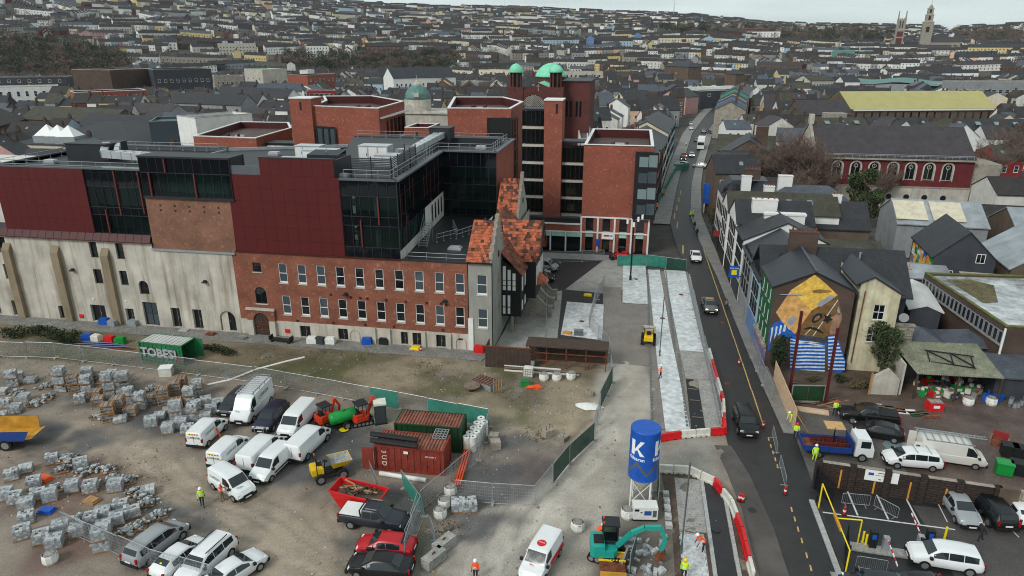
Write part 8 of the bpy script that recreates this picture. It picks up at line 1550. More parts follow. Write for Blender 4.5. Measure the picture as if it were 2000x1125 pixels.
def dumper(px,py,an,s,label):
 p=G(px,py); t=thing('site_dumper',label,'dumper',(p.x,p.y,0),an); t.scale=(s,s,s)
 for x in (-.9,.9):
  for y in (-.75,.75): w=link('wheel',wheelmesh(.42,.32)[0],t,(x,y,.42)); link('rim',wheelmesh(.42,.32)[1],w)
 MB().box(-1.0,-.45,.5,1.0,.45,.72).bd('chassis','black_metal',t); b=MB(); b.box(-1.5,-.55,.72,-.55,.55,1.25); b.poly([(-1.5,-.55,1.251),(-.55,-.55,1.251),(-.65,-.5,1.36),(-1.45,-.5,1.36)]); b.poly([(-1.45,-.5,1.36),(-.65,-.5,1.36),(-.65,.5,1.36),(-1.45,.5,1.36)]); b.poly([(-1.5,.55,1.25),(-1.5,-.55,1.25),(-1.45,-.5,1.36),(-1.45,.5,1.36)]); b.bd('engine_cover','paint_yellow',t); MB().box(-.95,-.25,1.36,-.6,.25,1.5).box(-1.02,-.25,1.45,-.92,.25,1.85).bd('seat','black_plastic',t)
 b=MB(); lo=[(.2,-.5,.95),(1.35,-.5,.95),(1.35,.5,.95),(.2,.5,.95)]; hi=[(0,-.8,1.55),(1.75,-.8,1.5),(1.75,.8,1.5),(0,.8,1.55)]
 b.poly(lo[::-1]); [b.poly([lo[i],lo[(i+1)%4],hi[(i+1)%4],hi[i]]) for i in range(4)]; b.bd('skip','paint_yellow',t); b=MB(); hi2=[(x*.96+.03,y*.94,z-.03) for x,y,z in hi]; lo2=[(x,y*.9,z+.08) for x,y,z in lo]; b.poly(lo2); [b.poly([hi2[i],hi2[(i+1)%4],lo2[(i+1)%4],lo2[i]]) for i in range(4)]; b.bd('skip_lining','concrete',t)
 b=MB(); b.path([(-1.1,-.55,.8),(-1.1,-.55,2.3),(-1.1,.55,2.3),(-1.1,.55,.8)],.035,6); b.bd('roll_bar','black_metal',t); MB().tube((-1.1,0,2.3),(-1.1,0,2.5),.06,n=6).bd('beacon','orange_plastic',t); MB().tube((-.4,0,.9),(-.3,0,1.55),.04,n=5).tube((-.3,0,1.52),(-.29,0,1.58),.2,n=10).bd('steering_wheel','black_plastic',t)
dumper(645,930,R(38),1.05,'yellow site dumper parked by the red skip'); dumper(1266,668,R(88),1.0,'yellow dumper standing on the pale plaza track')
# red loader, green bowser
p=G(1212,506); t=thing('mini_loader','red mini loader with front bucket beside the plaza fence','loader',(p.x,p.y,0),R(200))
for x in (-.6,.6):
 for y in (-.6,.6): w=link('wheel',wheelmesh(.38,.28)[0],t,(x,y,.38)); link('rim',wheelmesh(.38,.28)[1],w)
MB().box(-1,-.45,.5,.8,.45,1.0).box(-1,-.4,1.0,-.3,.4,1.35).bd('body','red_plastic',t); b=MB(); b.path([(-.2,-.45,1.0),(-.2,-.45,2.1),(-.2,.45,2.1),(-.2,.45,1.0)],.04,5); b.box(-.6,-.5,2.1,.5,.5,2.16); b.bd('canopy','black_metal',t); [MB().bar((.2,s,1.2),(1.4,s,.5),.1,.14).bd('lift_arm','red_plastic',t) for s in (-.4,.4)]; MB().prism([(1.3,-.7),(1.9,-.7),(1.9,.7),(1.3,.7)],.1,.6).bd('bucket','black_metal',t)
p=G(672,832); t=thing('water_bowser','green wheeled water bowser between the two orange excavators','bowser',(p.x,p.y,0),R(42)); b=MB(); pr=[(-1.3,.55),(-1.35,.7),(-1.35,1.25),(-1.2,1.55),(1.2,1.55),(1.35,1.25),(1.35,.7),(1.2,.55)]
b.lathe([(.05,-1.35),(.5,-1.3),(.62,-1.1),(.62,1.1),(.5,1.3),(.05,1.35)],16); o=b.bd('tank','green_plastic',t,(0,0,1.1),smooth=True); o.rotation_euler=(0,R(90),0); MB().tube((0,0,1.7),(0,0,1.85),.2,n=10).bd('filler_cap','green_plastic',t)
for s in (-.75,.75): w=link('wheel',wheelmesh(.38,.25)[0],t,(.1,s,.38)); link('rim',wheelmesh(.38,.25)[1],w)
MB().box(-1.4,-.5,.4,1.3,.5,.5).bd('chassis','black_metal',t); MB().bar((-1.3,0,.45),(-2.1,0,.4),.1,.1).bd('drawbar','black_metal',t)
p=G(672,840); t=thing('drip_tray','round yellow tray lying beside the green bowser','tray',(p.x,p.y,0)); MB().lathe([(.05,.02),(.42,.02),(.48,.1),(.42,.06),(.05,.05)],16).bd('tray','yellow_plastic',t)
# people
def person(px,py,an,label,top,legs,hat=None,pose='stand',h=1.75,vest=True,pos=None):
 p=pos or G(px,py); t=thing('person',label,'person',(p.x,p.y,0),an); s=h/1.75; V=[];E=[];Rr=[]
 def ad(q,r,par=None):
  V.append(tuple(v*s for v in q)); Rr.append(r*s);
  if par is not None: E.append((par,len(V)-1))
  return len(V)-1
 lean=.0; st=.1; sw=.06
 if pose=='walk': st=.28; sw=.22
 if pose=='bend': lean=.38
 pel=ad((0,0,.95),.13); ch=ad((lean*.55,0,1.22-lean*.1),.15,pel); sh=ad((lean,0,1.42-lean*.25),.13,ch); nk=ad((lean*1.12+.02,0,1.5-lean*.28),.055,sh); hd=ad((lean*1.25+.03,0,1.6-lean*.32),.085,nk); tp=ad((lean*1.32+.03,0,1.7-lean*.34),.08,hd); ad((lean*1.3+.11,0,1.6-lean*.32),.03,hd)
 for k,sg in enumerate((-1,1)):
  f=st if k else -st*.7
  hp=ad((0,sg*.1,.88),.1,pel); kn=ad((f*.5+.03,sg*.11,.48),.065,hp); an_=ad((f,sg*.12,.08),.045,kn); ad((f+.16,sg*.13,.04),.04,an_)
  so=ad((lean,sg*.19,1.4-lean*.25),.065,sh); el=ad((lean*.9-(sw if k else -sw)*.4+(.12 if pose!='walk' else 0),sg*.25,1.12-lean*.3),.045,so); wr=ad((lean*.9+(.28 if pose=='work' else .18 if pose=='bend' else (sw if not k else -sw)),sg*.24,.88-lean*.35+(.2 if pose=='work' else 0)),.034,el)
  w=V[wr]; w=[q/s for q in w]; pa=ad((w[0]+.04,w[1],w[2]-.06),.032,wr)
  for j in range(4): ad((w[0]+.05+.012*j,w[1]+(-.03+.02*j),w[2]-.15+.01*abs(j-1.5)),.009,pa)
  ad((w[0]+.09,w[1]-sg*.03,w[2]-.08),.01,wr)
 me=bpy.data.meshes.new('body'); me.from_pydata(V,E,[]); me.materials.append(MT['skin']); o=link('body',me,t); bm=bmesh.new(); bm.from_mesh(me); la=bm.verts.layers.skin.verify(); bm.verts.ensure_lookup_table()
 for i,r in enumerate(Rr): bm.verts[i][la].radius=(r,r)
 bm.verts[0][la].use_root=True; bm.to_mesh(me); bm.free(); m=o.modifiers.new('skin','SKIN'); m.use_smooth_shade=True; sb=o.modifiers.new('sub','SUBSURF'); sb.levels=1; sb.render_levels=1
 key='cloth_%s_%s'%(top,legs)
 if key not in MT:
  q=bpy.data.materials.new(key); q.use_nodes=True; tr=q.node_tree; bs=tr.nodes['Principled BSDF']; I(bs,'Roughness',.85); tcn=N(tr,'ShaderNodeTexCoord'); sp=N(tr,'ShaderNodeSeparateXYZ'); tr.links.new(tcn.outputs['Object'],sp.inputs[0]); rp=N(tr,'ShaderNodeValToRGB'); rp.color_ramp.interpolation='CONSTANT'; mp_=N(tr,'ShaderNodeMapRange'); I(mp_,'From Max',2.0); tr.links.new(sp.outputs[2],mp_.inputs['Value']); tr.links.new(mp_.outputs[0],rp.inputs[0])
  el=rp.color_ramp.elements; el[0].position=0; el[0].color=(*lin((40,36,34)),1); el[1].position=.06; el[1].color=MT[legs].diffuse_color
  e=el.new(.46); e.color=MT[top].diffuse_color; e=el.new(.74); e.color=(*lin((190,142,118)),1); tr.links.new(rp.outputs[0],bs.inputs['Base Color']); MT[key]=q
 me.materials[0]=MT[key]
 hz=(lean*1.3+.03)*s; z=(1.66-lean*.33)*s
 b=MB();
 if hat: b.lathe([(.15,0),(.135,.02),(.13,.07),(.09,.13),(.02,.155)],12,(hz,0,z)); b.box(hz+.08,-.07,z,hz+.19,.07,z+.02); b.bd('helmet',MT[hat],t,smooth=True)
 else: b.lathe([(.105,-.03),(.11,.03),(.07,.09),(.01,.1)],10,(hz-.02,0,z)); b.bd('hair','hair',t,smooth=True)
 if vest:
  b=MB()
  for zz,l2 in ((1.05,.22),(1.18,.45)): b.lathe([(.185,0),(.185,.05)],12,(lean*l2*s*1.0,0,(zz-lean*.05)*s),caps=False)
  b.bd('reflective_band','helmet_white',t)
 return t
person(396,988,R(-60),'worker in yellow vest and white helmet walking across the yard','hivis_yellow','dark_cloth','helmet_white','walk'); person(434,978,R(20),'worker in orange jacket leaning to the lettered van door','hivis_orange','tan_cloth','helmet_white','work'); person(929,1132,R(-90),'worker in orange jacket at the bottom of the track','hivis_orange','dark_cloth','helmet_white'); person(1165,1062,R(40),'worker in orange vest behind the teal excavator','hivis_orange','dark_cloth','helmet_white','bend'); person(1373,1078,R(190),'worker in orange vest bending over the new slabs','hivis_orange','dark_cloth','helmet_white','bend'); person(1335,1132,R(90),'worker in yellow vest and yellow helmet beside the slabs','hivis_yellow','dark_cloth','helmet_yellow')
person(1290,740,R(170),'worker in orange vest on the concrete strip','hivis_orange','dark_cloth','helmet_white','work'); person(1629,812,R(-80),'worker in yellow vest and red helmet by the black pickup','hivis_yellow','dark_cloth','helmet_red'); person(1548,832,R(200),'worker all in yellow beside the timber hoarding','hivis_yellow','hivis_yellow','helmet_white','bend'); person(1553,858,R(-90),'worker in yellow vest and red helmet by the blue lorry','hivis_yellow','dark_cloth','helmet_red'); person(1590,902,R(90),'worker in yellow jacket behind the block wall','hivis_yellow','hivis_yellow','helmet_white')
person(1912,1056,R(5),'pedestrian in black striding past the parked cars','dark_cloth','dark_cloth',None,'walk',1.75,False); person(1418,606,R(100),'pedestrian in pale coat on the street footpath','tan_cloth','dark_cloth',None,'walk',1.65,False); person(1183,490,R(-90),'worker in orange by the shop doorway','hivis_orange','hivis_orange','helmet_white')
person(1549,772,R(90),'pedestrian in black beside the timber hoarding','dark_cloth','dark_cloth',None,'stand',1.7,False)
for i,(px,py,tp,l) in enumerate(((1348,428,'hivis_yellow','first of two workers in yellow walking on the footpath'),(1353,427,'hivis_yellow','second of two workers in yellow walking on the footpath'),(1283,412,'hivis_orange','worker in orange beside the brick block'),(1293,385,'hivis_yellow','worker in yellow in the fenced street works'),(1296,384,'hivis_orange','worker in orange in the fenced street works'),(1356,448,'dark_cloth','pedestrian in black on the street footpath by the pub'),(1361,462,'dark_cloth','second pedestrian in black near the pub'),(1340,287,'hivis_yellow','worker in yellow far up the street'))): person(px,py,R(90),l,tp,'dark_cloth' if tp!='dark_cloth' else 'dark_cloth','helmet_white' if 'hivis' in tp else None,'walk',1.75,'hivis' in tp)
# things in the yards
def K(name,label,cat,px,py,an,parts,group=None,z=0.0,pos=None):
 p=pos or G(px,py); t=thing(name,label,cat,(p.x,p.y,z),R(an),group)
 for pn,m,*bx in parts:
  b=MB()
  for q in bx: b.box(*q) if len(q)==6 else b.tube(q[:3],q[3:6],q[6],n=10)
  b.bd(pn,m,t)
 return t
rq=random.Random(21)
def palletbase(): b=MB(); [b.box(-.55,-.5+i*.2,.1,.55,-.36+i*.2,.13) for i in range(5)]; [b.box(-.55,y,0,.55,y+.1,.1) for y in (-.48,-.05,.38)]; return b.mesh('pallet',MT['pallet_wood'])
PB=palletbase(); PMS={}
def stackmesh(kind,v):
 k=(kind,v)
 if k in PMS: return PMS[k]
 r=random.Random(v*13+len(kind)); b=MB()
 if kind=='sett':
  for i in range(5):
   for j in range(4):
    for l in range(4):
     if l==3 and r.random()<.12: continue
     b.box(-.5+i*.2,-.46+j*.23,.14+l*.2,-.31+i*.2+r.uniform(0,.008),-.245+j*.23,.325+l*.2+r.uniform(0,.02),r.choice((0,0,1)) if l<3 else r.choice((1,1,0)))
 elif kind=='crate':
  for i in range(4):
   for l in range(3): b.box(-.48+i*.24,-.44,.14+l*.27,-.25+i*.24,.44,.39+l*.27,r.choice((0,2)))
  for x in (-.52,.48):
   for y in (-.5,.46): b.box(x,y,.1,x+.06,y+.06,.98,3)
  for z in (.14,.5,.9): b.box(-.54,-.52,z,.54,-.49,z+.07,3); b.box(-.54,.49,z,.54,.52,z+.07,3); b.box(.52,-.5,z,.55,.5,z+.07,3); b.box(-.55,-.5,z,-.52,.5,z+.07,3)
  for x in (-.4,0,.35): b.box(x,-.5,.95,x+.1,.5,.98,3)
 elif kind=='slab':
  for l in range(3):
   for i in range(3): b.box(-.52+i*.35,-.5+r.uniform(-.03,.03),.14+l*.16,-.19+i*.35,.5,.28+l*.16,r.choice((1,1,0)))
 else:
  for i in range(46):
   q=abs(r.gauss(0,.3)); a=r.uniform(0,6.28); s=r.uniform(.07,.14); h=max(0,.45-q*.55)*r.uniform(.3,1); b.M=Matrix.Translation((q*cos(a)*1.3,q*sin(a)*1.1,.14+h))@Matrix.Rotation(r.uniform(0,3),4,'Z')@Matrix.Rotation(r.uniform(-.5,.5),4,'X'); b.box(-s,-s*.7,-s*.6,s,s*.7,s*.6,r.choice((0,1,1,2)))
  b.M=None
 PMS[k]=b.mesh('stone_blocks',[MT['sett'],MT['sett_pale'],MT['sett_dark'],MT['timber']]); return PMS[k]
WR=MB().box(-.54,-.5,.14,.54,.5,1.0).mesh('wrapping',MT['wrap'])
PN={'sett':('pallet_of_setts','strapped pallet of grey stone setts'),'crate':('stone_crate','timber crate packed with stone slabs'),'slab':('pallet_of_slabs','low pallet of pale paving slabs'),'loose':('broken_sett_pallet','collapsed pallet of loose grey setts'),'wrap':('wrapped_pallet','plastic wrapped pallet of stone')}
def pallets(lst,ox,oy,area,base):
 for x,y,k,n in lst:
  p=G(ox+x/4,oy+y/4); a=R(base+rq.uniform(-9,9)); sc=rq.uniform(.96,1.12)
  for l in range(n):
   nm,lb=PN[k]; t=thing(nm,lb+(' on top of another' if l else '')+' '+area,'pallet',(p.x+rq.uniform(-.05,.05)*l,p.y,l*1.0),a+rq.uniform(-.08,.08)*l,lb+' '+area); t.scale=(sc,sc,rq.uniform(.85,1.0)); link('pallet',PB,t); kk='sett' if k=='wrap' else k
   o=link('stone_blocks',stackmesh(kk,rq.randrange(5)),t); o['kind']='stuff'
   if k=='wrap' or (k=='sett' and rq.random()<.2): link('wrapping',WR,t)
s_,c_,l_,f_,w_='sett','crate','slab','loose','wrap'
pallets([(490,335,s_,3),(700,270,s_,2),(590,340,c_,2),(630,425,s_,1),(690,335,s_,2),(765,255,c_,1),(760,385,c_,1),(775,440,c_,1),(815,310,c_,1),(865,385,s_,3),(900,290,s_,2),(945,240,s_,1),(975,315,s_,2),(960,370,s_,1),(1020,430,s_,2),(1110,470,s_,2),(860,565,c_,2),(940,510,c_,2),(945,575,l_,1),(1030,520,c_,1),(770,545,f_,1),(1180,325,f_,1),(1200,430,c_,1),(1290,435,c_,2),(1385,385,c_,2),(1430,350,c_,2),(1385,455,c_,1),(1490,430,s_,2),(1555,375,s_,2),(1615,440,s_,1),(1535,470,s_,1),(1710,460,s_,1),(1655,505,s_,1),(1610,560,s_,1),(1520,565,s_,2),(1385,555,s_,2),(1420,615,s_,1),(1320,655,s_,1),(1470,660,s_,1),(1185,605,w_,1),(1250,545,l_,1),(1320,505,l_,1),(20,355,l_,1),(110,295,s_,2),(150,245,s_,1),(245,265,l_,1),(360,310,f_,1),(370,395,f_,1),(195,415,w_,1),(275,445,f_,1),(135,500,s_,1),(50,455,s_,1),(130,350,f_,1),(10,565,s_,1),(50,640,w_,1)],0,680,'in the upper stacks',28)
pallets([(415,230,s_,1),(500,220,f_,1),(555,215,f_,1),(640,275,s_,1),(740,290,f_,1),(845,300,f_,1),(490,300,f_,1),(640,320,f_,1),(205,300,l_,1),(100,360,s_,1),(275,425,s_,1),(305,505,s_,1),(440,445,f_,1),(575,450,s_,1),(715,455,s_,1),(880,370,f_,1),(1000,390,f_,1),(910,445,s_,1),(1045,475,f_,1),(1160,475,l_,1),(130,545,s_,1),(215,585,w_,1),(400,525,s_,1),(215,695,s_,1),(50,515,w_,1),(185,815,s_,1),(335,845,s_,1),(485,765,w_,1),(435,885,w_,1),(615,795,s_,1),(620,690,f_,1),(725,710,s_,1),(810,665,s_,1),(920,705,w_,1),(820,775,w_,1),(1040,645,s_,1),(1150,560,f_,1),(950,595,s_,1),(1120,520,f_,1),(1240,655,f_,1),(1085,745,f_,1),(990,785,f_,1),(810,905,w_,2)],0,845,'in the lower stacks',35)
pallets([(380,600,s_,1),(470,600,s_,1)],800,845,'beside the mesh gate',20)
# site fence panels
FF=MB().path([(0,0,.05),(0,0,1.95),(.06,0,2.0),(3.34,0,2.0),(3.4,0,1.95),(3.4,0,.05)],.028,5); FF.tube((0,0,.12),(3.4,0,.12),.022,n=5); FF.tube((1.7,0,.12),(1.7,0,2),.015,n=4); FF=FF.mesh('frame',MT['galv'])
wi=MB(); [wi.box(x*.17-.004,-.004,.12,x*.17+.004,.004,2) for x in range(1,20)]; [wi.box(0,-.004,.12+z*.3,3.4,.004,.128+z*.3) for z in range(1,7)]; wi.poly([(0,0.001,.12),(3.4,0.001,.12),(3.4,.001,2),(0,.001,2)],1); FI=wi.mesh('mesh_infill',[MT['galv'],MT['wire']]); FB=MB().box(-.32,-.12,0,.32,.12,.13).mesh('foot',MT['concrete'])
NT={m:MB().poly([(0.02,-.03,.1),(3.38,-.03,.12),(3.38,-.03,1.97),(.02,-.03,1.95)]).mesh('net',MT[m]) for m in ('teal_net','green_net')}
def fence(pts,label,group,net={},lean=0):
 P_=[G(*q) if len(q)==2 else Vector(q) for q in pts]; i=0
 for a,c in zip(P_,P_[1:]):
  d=c-a; n=max(1,round(d.length/3.5)); an=atan2(d.y,d.x)
  for k in range(n):
   q=a+d*(k/n); t=thing('site_fence_panel',label+(' carrying green net' if i in net else ''),'fence panel',(q.x,q.y,0),an,group+(' with net' if i in net else '')); t.scale=(d.length/n/3.44,1,1); t.rotation_euler=(R(rq.uniform(-3,3)+lean),0,an); link('frame',FF,t); o=link('mesh_infill',FI,t); link('foot',FB,t,rz=R(90))
   if i in net: link('net',NT[net[i]],t)
   i+=1
T_='teal_net'; D_='green_net'
fence([(0,697),(110,700),(280,720),(500,748),(620,770),(780,800),(955,835)],'wire fence panel dividing upper yard from the field','upper fence',{13:T_,15:T_,16:T_}); fence([(955,835),(935,900),(820,1000),(790,1100)],'wire fence panel along the white rolls and orange pipes','middle fence')
fence([(890,978),(962,985),(1045,990),(1112,905),(1160,860),(1172,800),(1196,748),(1190,690),(1150,640),(1160,600),(1180,560)],'wire fence panel along the pale track','track fence',{3:D_,4:D_,7:D_,8:D_}); fence([(1065,690),(1068,560),(1050,515),(1180,510)],'wire fence panel round the plaza stair','plaza fence'); fence([(1205,520),(1262,520),(1340,530)],'fence panel behind the concrete strips','strip fence',{0:T_,1:T_,2:D_,3:D_}); fence([(1285,400),(1320,335),(1345,330)],'netted fence panel in the far street works','street works fence',{i:T_ for i in range(30)}); fence([(1345,560),(1390,760),(1405,830)],'wire fence panel between works and street','roadside fence')
fence([(1285,925),(1282,1000)],'dark netted fence panel beside the blue silo','silo fence',{0:D_,1:D_}); fence([(1228,1125),(1240,1085)],'dark netted fence panel by the orange trench box','trench fence',{0:D_}); fence([(130,1040),(300,1115),(420,1150)],'wire fence panel at the bottom of the stone yard','bottom fence'); fence([(790,955),(830,1010),(800,1080)],'loose fence panel beside the red skip','skip fence',{0:T_},6); fence([(1470,700),(1505,785)],'fence panel lying along the street footpath','footpath fence')
# crowd barriers
CB=MB(); CB.path([(0,0,.15),(0,0,1.0),(.1,0,1.1),(2.1,0,1.1),(2.2,0,1.0),(2.2,0,.15),(0,0,.15)],.024,5); [CB.tube((.14+i*.14,0,.15),(.14+i*.14,0,1.1),.009,n=4) for i in range(14)]; CB=CB.mesh('bars',MT['galv']); CF=MB().box(-.03,-.3,0,.03,.3,.04).mesh('foot',MT['galv'])
for i,(a,c,l) in enumerate((((1643,985),(1697,990),'crowd barrier standing across the first marked bay'),((1706,990),(1752,1015),'crowd barrier skewed across the second bay line'),((1670,1110),(1730,1120),'crowd barrier near the car park gate'),((1660,822),(1666,830),'x'),((1508,850),(1520,905),'crowd barrier on the footpath edge beyond the dashes'),((1522,908),(1536,965),'crowd barrier on the footpath edge by the red bollard'),((770,900),(868,925),'steel barrier leaning before the rusty container'),((840,1030),(850,1060),'steel barrier standing near the fence corner'),((720,915),(735,950),'steel barrier at the container door'))):
 if l=='x': continue
 p,q=G(*a),G(*c); d=q-p; t=thing('crowd_barrier',l,'barrier',(p.x,p.y,0),atan2(d.y,d.x)); t.scale=(min(1.6,d.length/2.2),1,1); link('bars',CB,t); link('foot',CF,t,(.3,0,0)); link('foot',CF,t,(1.9,0,0))
# red and white road barriers
RBm={m:MB().prism([(0,-.2),(1.46,-.2),(1.46,.2),(0,.2)],0,.22).prism([(0.02,-.12),(1.44,-.12),(1.44,.12),(.02,.12)],.22,.75).box(1.46,-.05,.25,1.52,.05,.55).mesh('shell',MT[m]) for m in ('red_plastic','white_plastic')}; RS=MB().box(.35,-.205,0,.55,.205,.08).box(.95,-.205,0,1.15,.205,.08).mesh('fork_slots',MT['black_plastic'])
def barriers(pts,seq,area):
 P_=[G(*q) for q in pts]; i=0
 for a,c in zip(P_,P_[1:]):
  d=c-a; n=max(1,round(d.length/1.5))
  for k in range(n): q=a+d*(k/n); m='red_plastic' if seq[i%len(seq)]=='r' else 'white_plastic'; t=thing('road_barrier','%s plastic road barrier %s'%(m[:-8],area),'barrier',(q.x,q.y,.02),atan2(d.y,d.x),m[:-8]+' barriers '+area); t.scale=(d.length/n/1.52,1,1); link('shell',RBm[m],t); link('fork_slots',RS,t); i+=1
barriers([(1288,862),(1330,855),(1415,848),(1412,790),(1384,690)],'rwwrrrwwrwwrr','around the upper concrete strip'); barriers([(1286,922),(1345,925),(1395,948),(1428,990),(1448,1045),(1470,1135)],'wwwwrwwrrrwrww','curving along the cycle lane')
# blue silo, generator
p=G(1251,983); t=thing('mortar_silo','tall blue mortar silo with white K on white legs','silo',(p.x,p.y,0),R(-98)); zb,zt=2.75,7.1; rS=1.17
MB().lathe([(rS,zb),(rS+.02,zb+.05),(rS,zb+.1),(rS,zt-.06),(rS-.05,zt)],36).bd('tank','blue_plastic',t,smooth=False); MB().lathe([(.18,1.35),(.25,1.5),(rS-.08,zb)],24).bd('cone',mat('silo_cone',(196,190,172),.7,.1,1),t)
for i in range(4):
 a=R(45+90*i); x,y=1.05*cos(a),1.05*sin(a); MB().tube((x*1.02,y*1.02,0),(x,y,zb+.2),.08,n=8).bd('leg','white_paint',t); a2=a+R(90); b=MB(); b.tube((x,y,.5),(1.05*cos(a2),1.05*sin(a2),2.5),.035,n=5); b.tube((x,y,2.5),(1.05*cos(a2),1.05*sin(a2),.5),.035,n=5); b.bd('cross_brace','white_paint',t)
def wrap_text(s,size,z,a0,m,bold=0):
 me=textmesh(s,size,m,'CENTER',bold).copy()
 for v in me.vertices: a=a0+v.co.x/rS; zz=z+v.co.y; q=rS+.012+v.co.z; v.co=(q*cos(a),q*sin(a),zz)
 link('lettering',me,t)
for a0 in (R(-25),R(72)):
 b=MB()
 for q in (((-.5,0),(-.16,0),(-.16,1.3),(-.5,1.3)),((-.16,.5),(.3,1.3),(.62,1.3),(-.08,.3)),((-.05,.72),(.15,.62),(.66,0),(.3,0))):
  for i in range(6):
   u,v=i/6,(i+1)/6; w=[Vector(x) for x in q]
   for x0,x1 in ((0,.5),(.5,1)): b.poly([((rS+.02)*cos(a0+c.x/rS),(rS+.02)*sin(a0+c.x/rS),zt-2.0+c.y) for c in (w[0].lerp(w[1],x0).lerp(w[3].lerp(w[2],x0),u),w[0].lerp(w[1],x1).lerp(w[3].lerp(w[2],x1),u),w[0].lerp(w[1],x1).lerp(w[3].lerp(w[2],x1),v),w[0].lerp(w[1],x0).lerp(w[3].lerp(w[2],x0),v))])
 b.bd('letter','white_letters',t); wrap_text('Kilsaran',.42,zt-2.45,a0+.02,'white_letters',.008)
b=MB(); zz=[(R(-60+i*10),zb+1.15+.5*(1-abs((i%8)-4)/2.0)) for i in range(17)]
for (a,z),(c,w) in zip(zz,zz[1:]): b.poly([((rS+.01)*cos(q),(rS+.01)*sin(q),h) for q,h in ((a,z-.17),(c,w-.17),(c,w+.17),(a,z+.17))])
b.bd('zigzag','louvre',t)
K('generator','white diesel generator set with blue logo under the silo','generator',1258,1010,8,[('casing','white_paint',(-.95,-.5,.15,.95,.5,1.25)),('skid','black_metal',(-.95,-.5,0,.95,.5,.15)),('logo','shop_blue',(-.1,-.51,.55,.45,-.5,.95)),('panel','black_metal',(-.85,-.51,.9,-.5,-.5,1.1),(-.4,-.51,.75,-.25,-.5,.85)),('grille','louvre',(.55,-.51,.4,.85,-.5,1.0))])
# second silo up the street
K('mortar_silo','blue silo half hidden by bushes near the pub','silo',1381,415,0,[('tank','blue_plastic',(0,0,2.2,0,0,6.4,1.25)),('band','louvre',(0,0,3.4,0,0,3.7,1.27)),('leg','white_paint',(.8,.8,0,.8,.8,2.3,.08)),('leg','white_paint',(-.8,.8,0,-.8,.8,2.3,.08)),('leg','white_paint',(.8,-.8,0,.8,-.8,2.3,.08)),('leg','white_paint',(-.8,-.8,0,-.8,-.8,2.3,.08))])
# containers
def container(label,px,py,an,L_,h,m,rm,open_=False,w=2.44,pos=None):
 p=pos or G(px,py); t=thing('shipping_container',label,'container',(p.x,p.y,0),R(an)); b=MB(); n=int(L_/.28)
 for y,s in ((0,1),(w,-1)):
  for i in range(n):
   x0=i*L_/n; x1=(i+1)*L_/n; y0=y+(0 if i%2 else s*.05); b.poly([(x0,y0,.12),(x1,y0,.12),(x1,y0,h-.1),(x0,y0,h-.1)][::s]); b.poly([(x1,y,.12),(x1,y+s*.05,.12),(x1,y+s*.05,h-.1),(x1,y,h-.1)])
 b.poly([(0,0,.12),(0,0,h),(0,w,h),(0,w,.12)]);
 if not open_: b.poly([(L_,0,.12),(L_,w,.12),(L_,w,h),(L_,0,h)])
 b.bd('side_panels',m,t); b=MB()
 for i in range(n): b.box(i*L_/n,.05,h-.08,(i+.6)*L_/n,w-.05,h-.02+(.03 if i%2 else 0))
 b.poly([(0,0,h-.09),(L_,0,h-.09),(L_,w,h-.09),(0,w,h-.09)]); b.bd('roof_sheet',rm,t); b=MB()
 for x in (0,L_):
  for y in (0,w): b.box(x-.08,y-.08,0,x+.08,y+.08,h+.02)
 for y in (0,w): b.box(0,y-.07,h-.12,L_,y+.07,h+.01); b.box(0,y-.07,0,L_,y+.07,.16)
 for x in (0,L_): b.box(x-.07,0,h-.12,x+.07,w,h); b.box(x-.07,0,0,x+.07,w,.16)
 b.bd('frame',m,t); return t
a=G(735,917); t=container('rusty red shipping container with stencilled letters and open door',0,0,1,6.06,2.5,'rust_red','rust_roof',pos=a); link('lettering',textmesh('3 U D',.62,'cream',bold=.01),t,(.62,-.06,1.3),rot=(R(90),R(90),0)); link('lettering',textmesh('BD 5094 1',.22,'white_letters'),t,(5.0,-.06,1.7),rot=(R(90),0,0)); pbox('notice','helmet_white',t,2.6,-.08,1.9,3.0,-.06,2.15); pbox('door','rust_red',t,-1.1,-.3,.2,-.1,-.22,2.35)
container('dark green container with rusty corrugated roof behind the red one',0,0,2,6.06,2.6,'cont_dkgreen','rust_roof',pos=Vector((a.x+.6,a.y+3.6,0)))
t=container('green graffiti container with open end beside the warehouse pavement',278,705,-3,5.6,2.5,'cont_green','membrane',True); link('lettering',textmesh('TOBES!',1.5,'duct',bold=.06),t,(2.5,-.07,.8),rot=(R(90),0,0)); link('outline',textmesh('TOBES!',1.5,'dark_letters',bold=.1),t,(2.55,-.06,.75),rot=(R(90),0,0)); pbox('rust_patch','rust',t,4.7,-.075,.15,5.5,-.065,1.1); pbox('inner_floor','timber_dark',t,.1,.1,.13,5.5,2.3,.16); pbox('door','cont_green',t,5.6,2.5,.15,6.5,2.56,2.4)
t=thing('timber_store','long dark timber clad store with rusty top edge','store',(*G(948,716)[:2],0),R(1));
for i in range(34): pbox('board','timber_dark',t,i*.155,0,0,i*.155+.145,.08,2.5+.03*(i%3))
pbox('side','timber_dark',t,0,.08,0,.08,2.4,2.5); pbox('top_edge','rust',t,-.05,-.05,2.55,5.3,.15,2.65)
t=thing('racking_store','dark steel racking store with timber roof beside the track','store',(*G(1028,716)[:2],0),R(1)); pbox('back','timber_dark',t,0,2.2,0,9.2,2.3,2.7); pbox('roof','timber_dark',t,-.1,-.1,2.6,9.3,2.4,2.75)
for i in range(5): pbox('post','rust',t,i*2.25,0,0,i*2.25+.1,.1,2.6)
for z in (.9,1.8): pbox('rail','rust',t,0,.02,z,9.2,.1,z+.1)
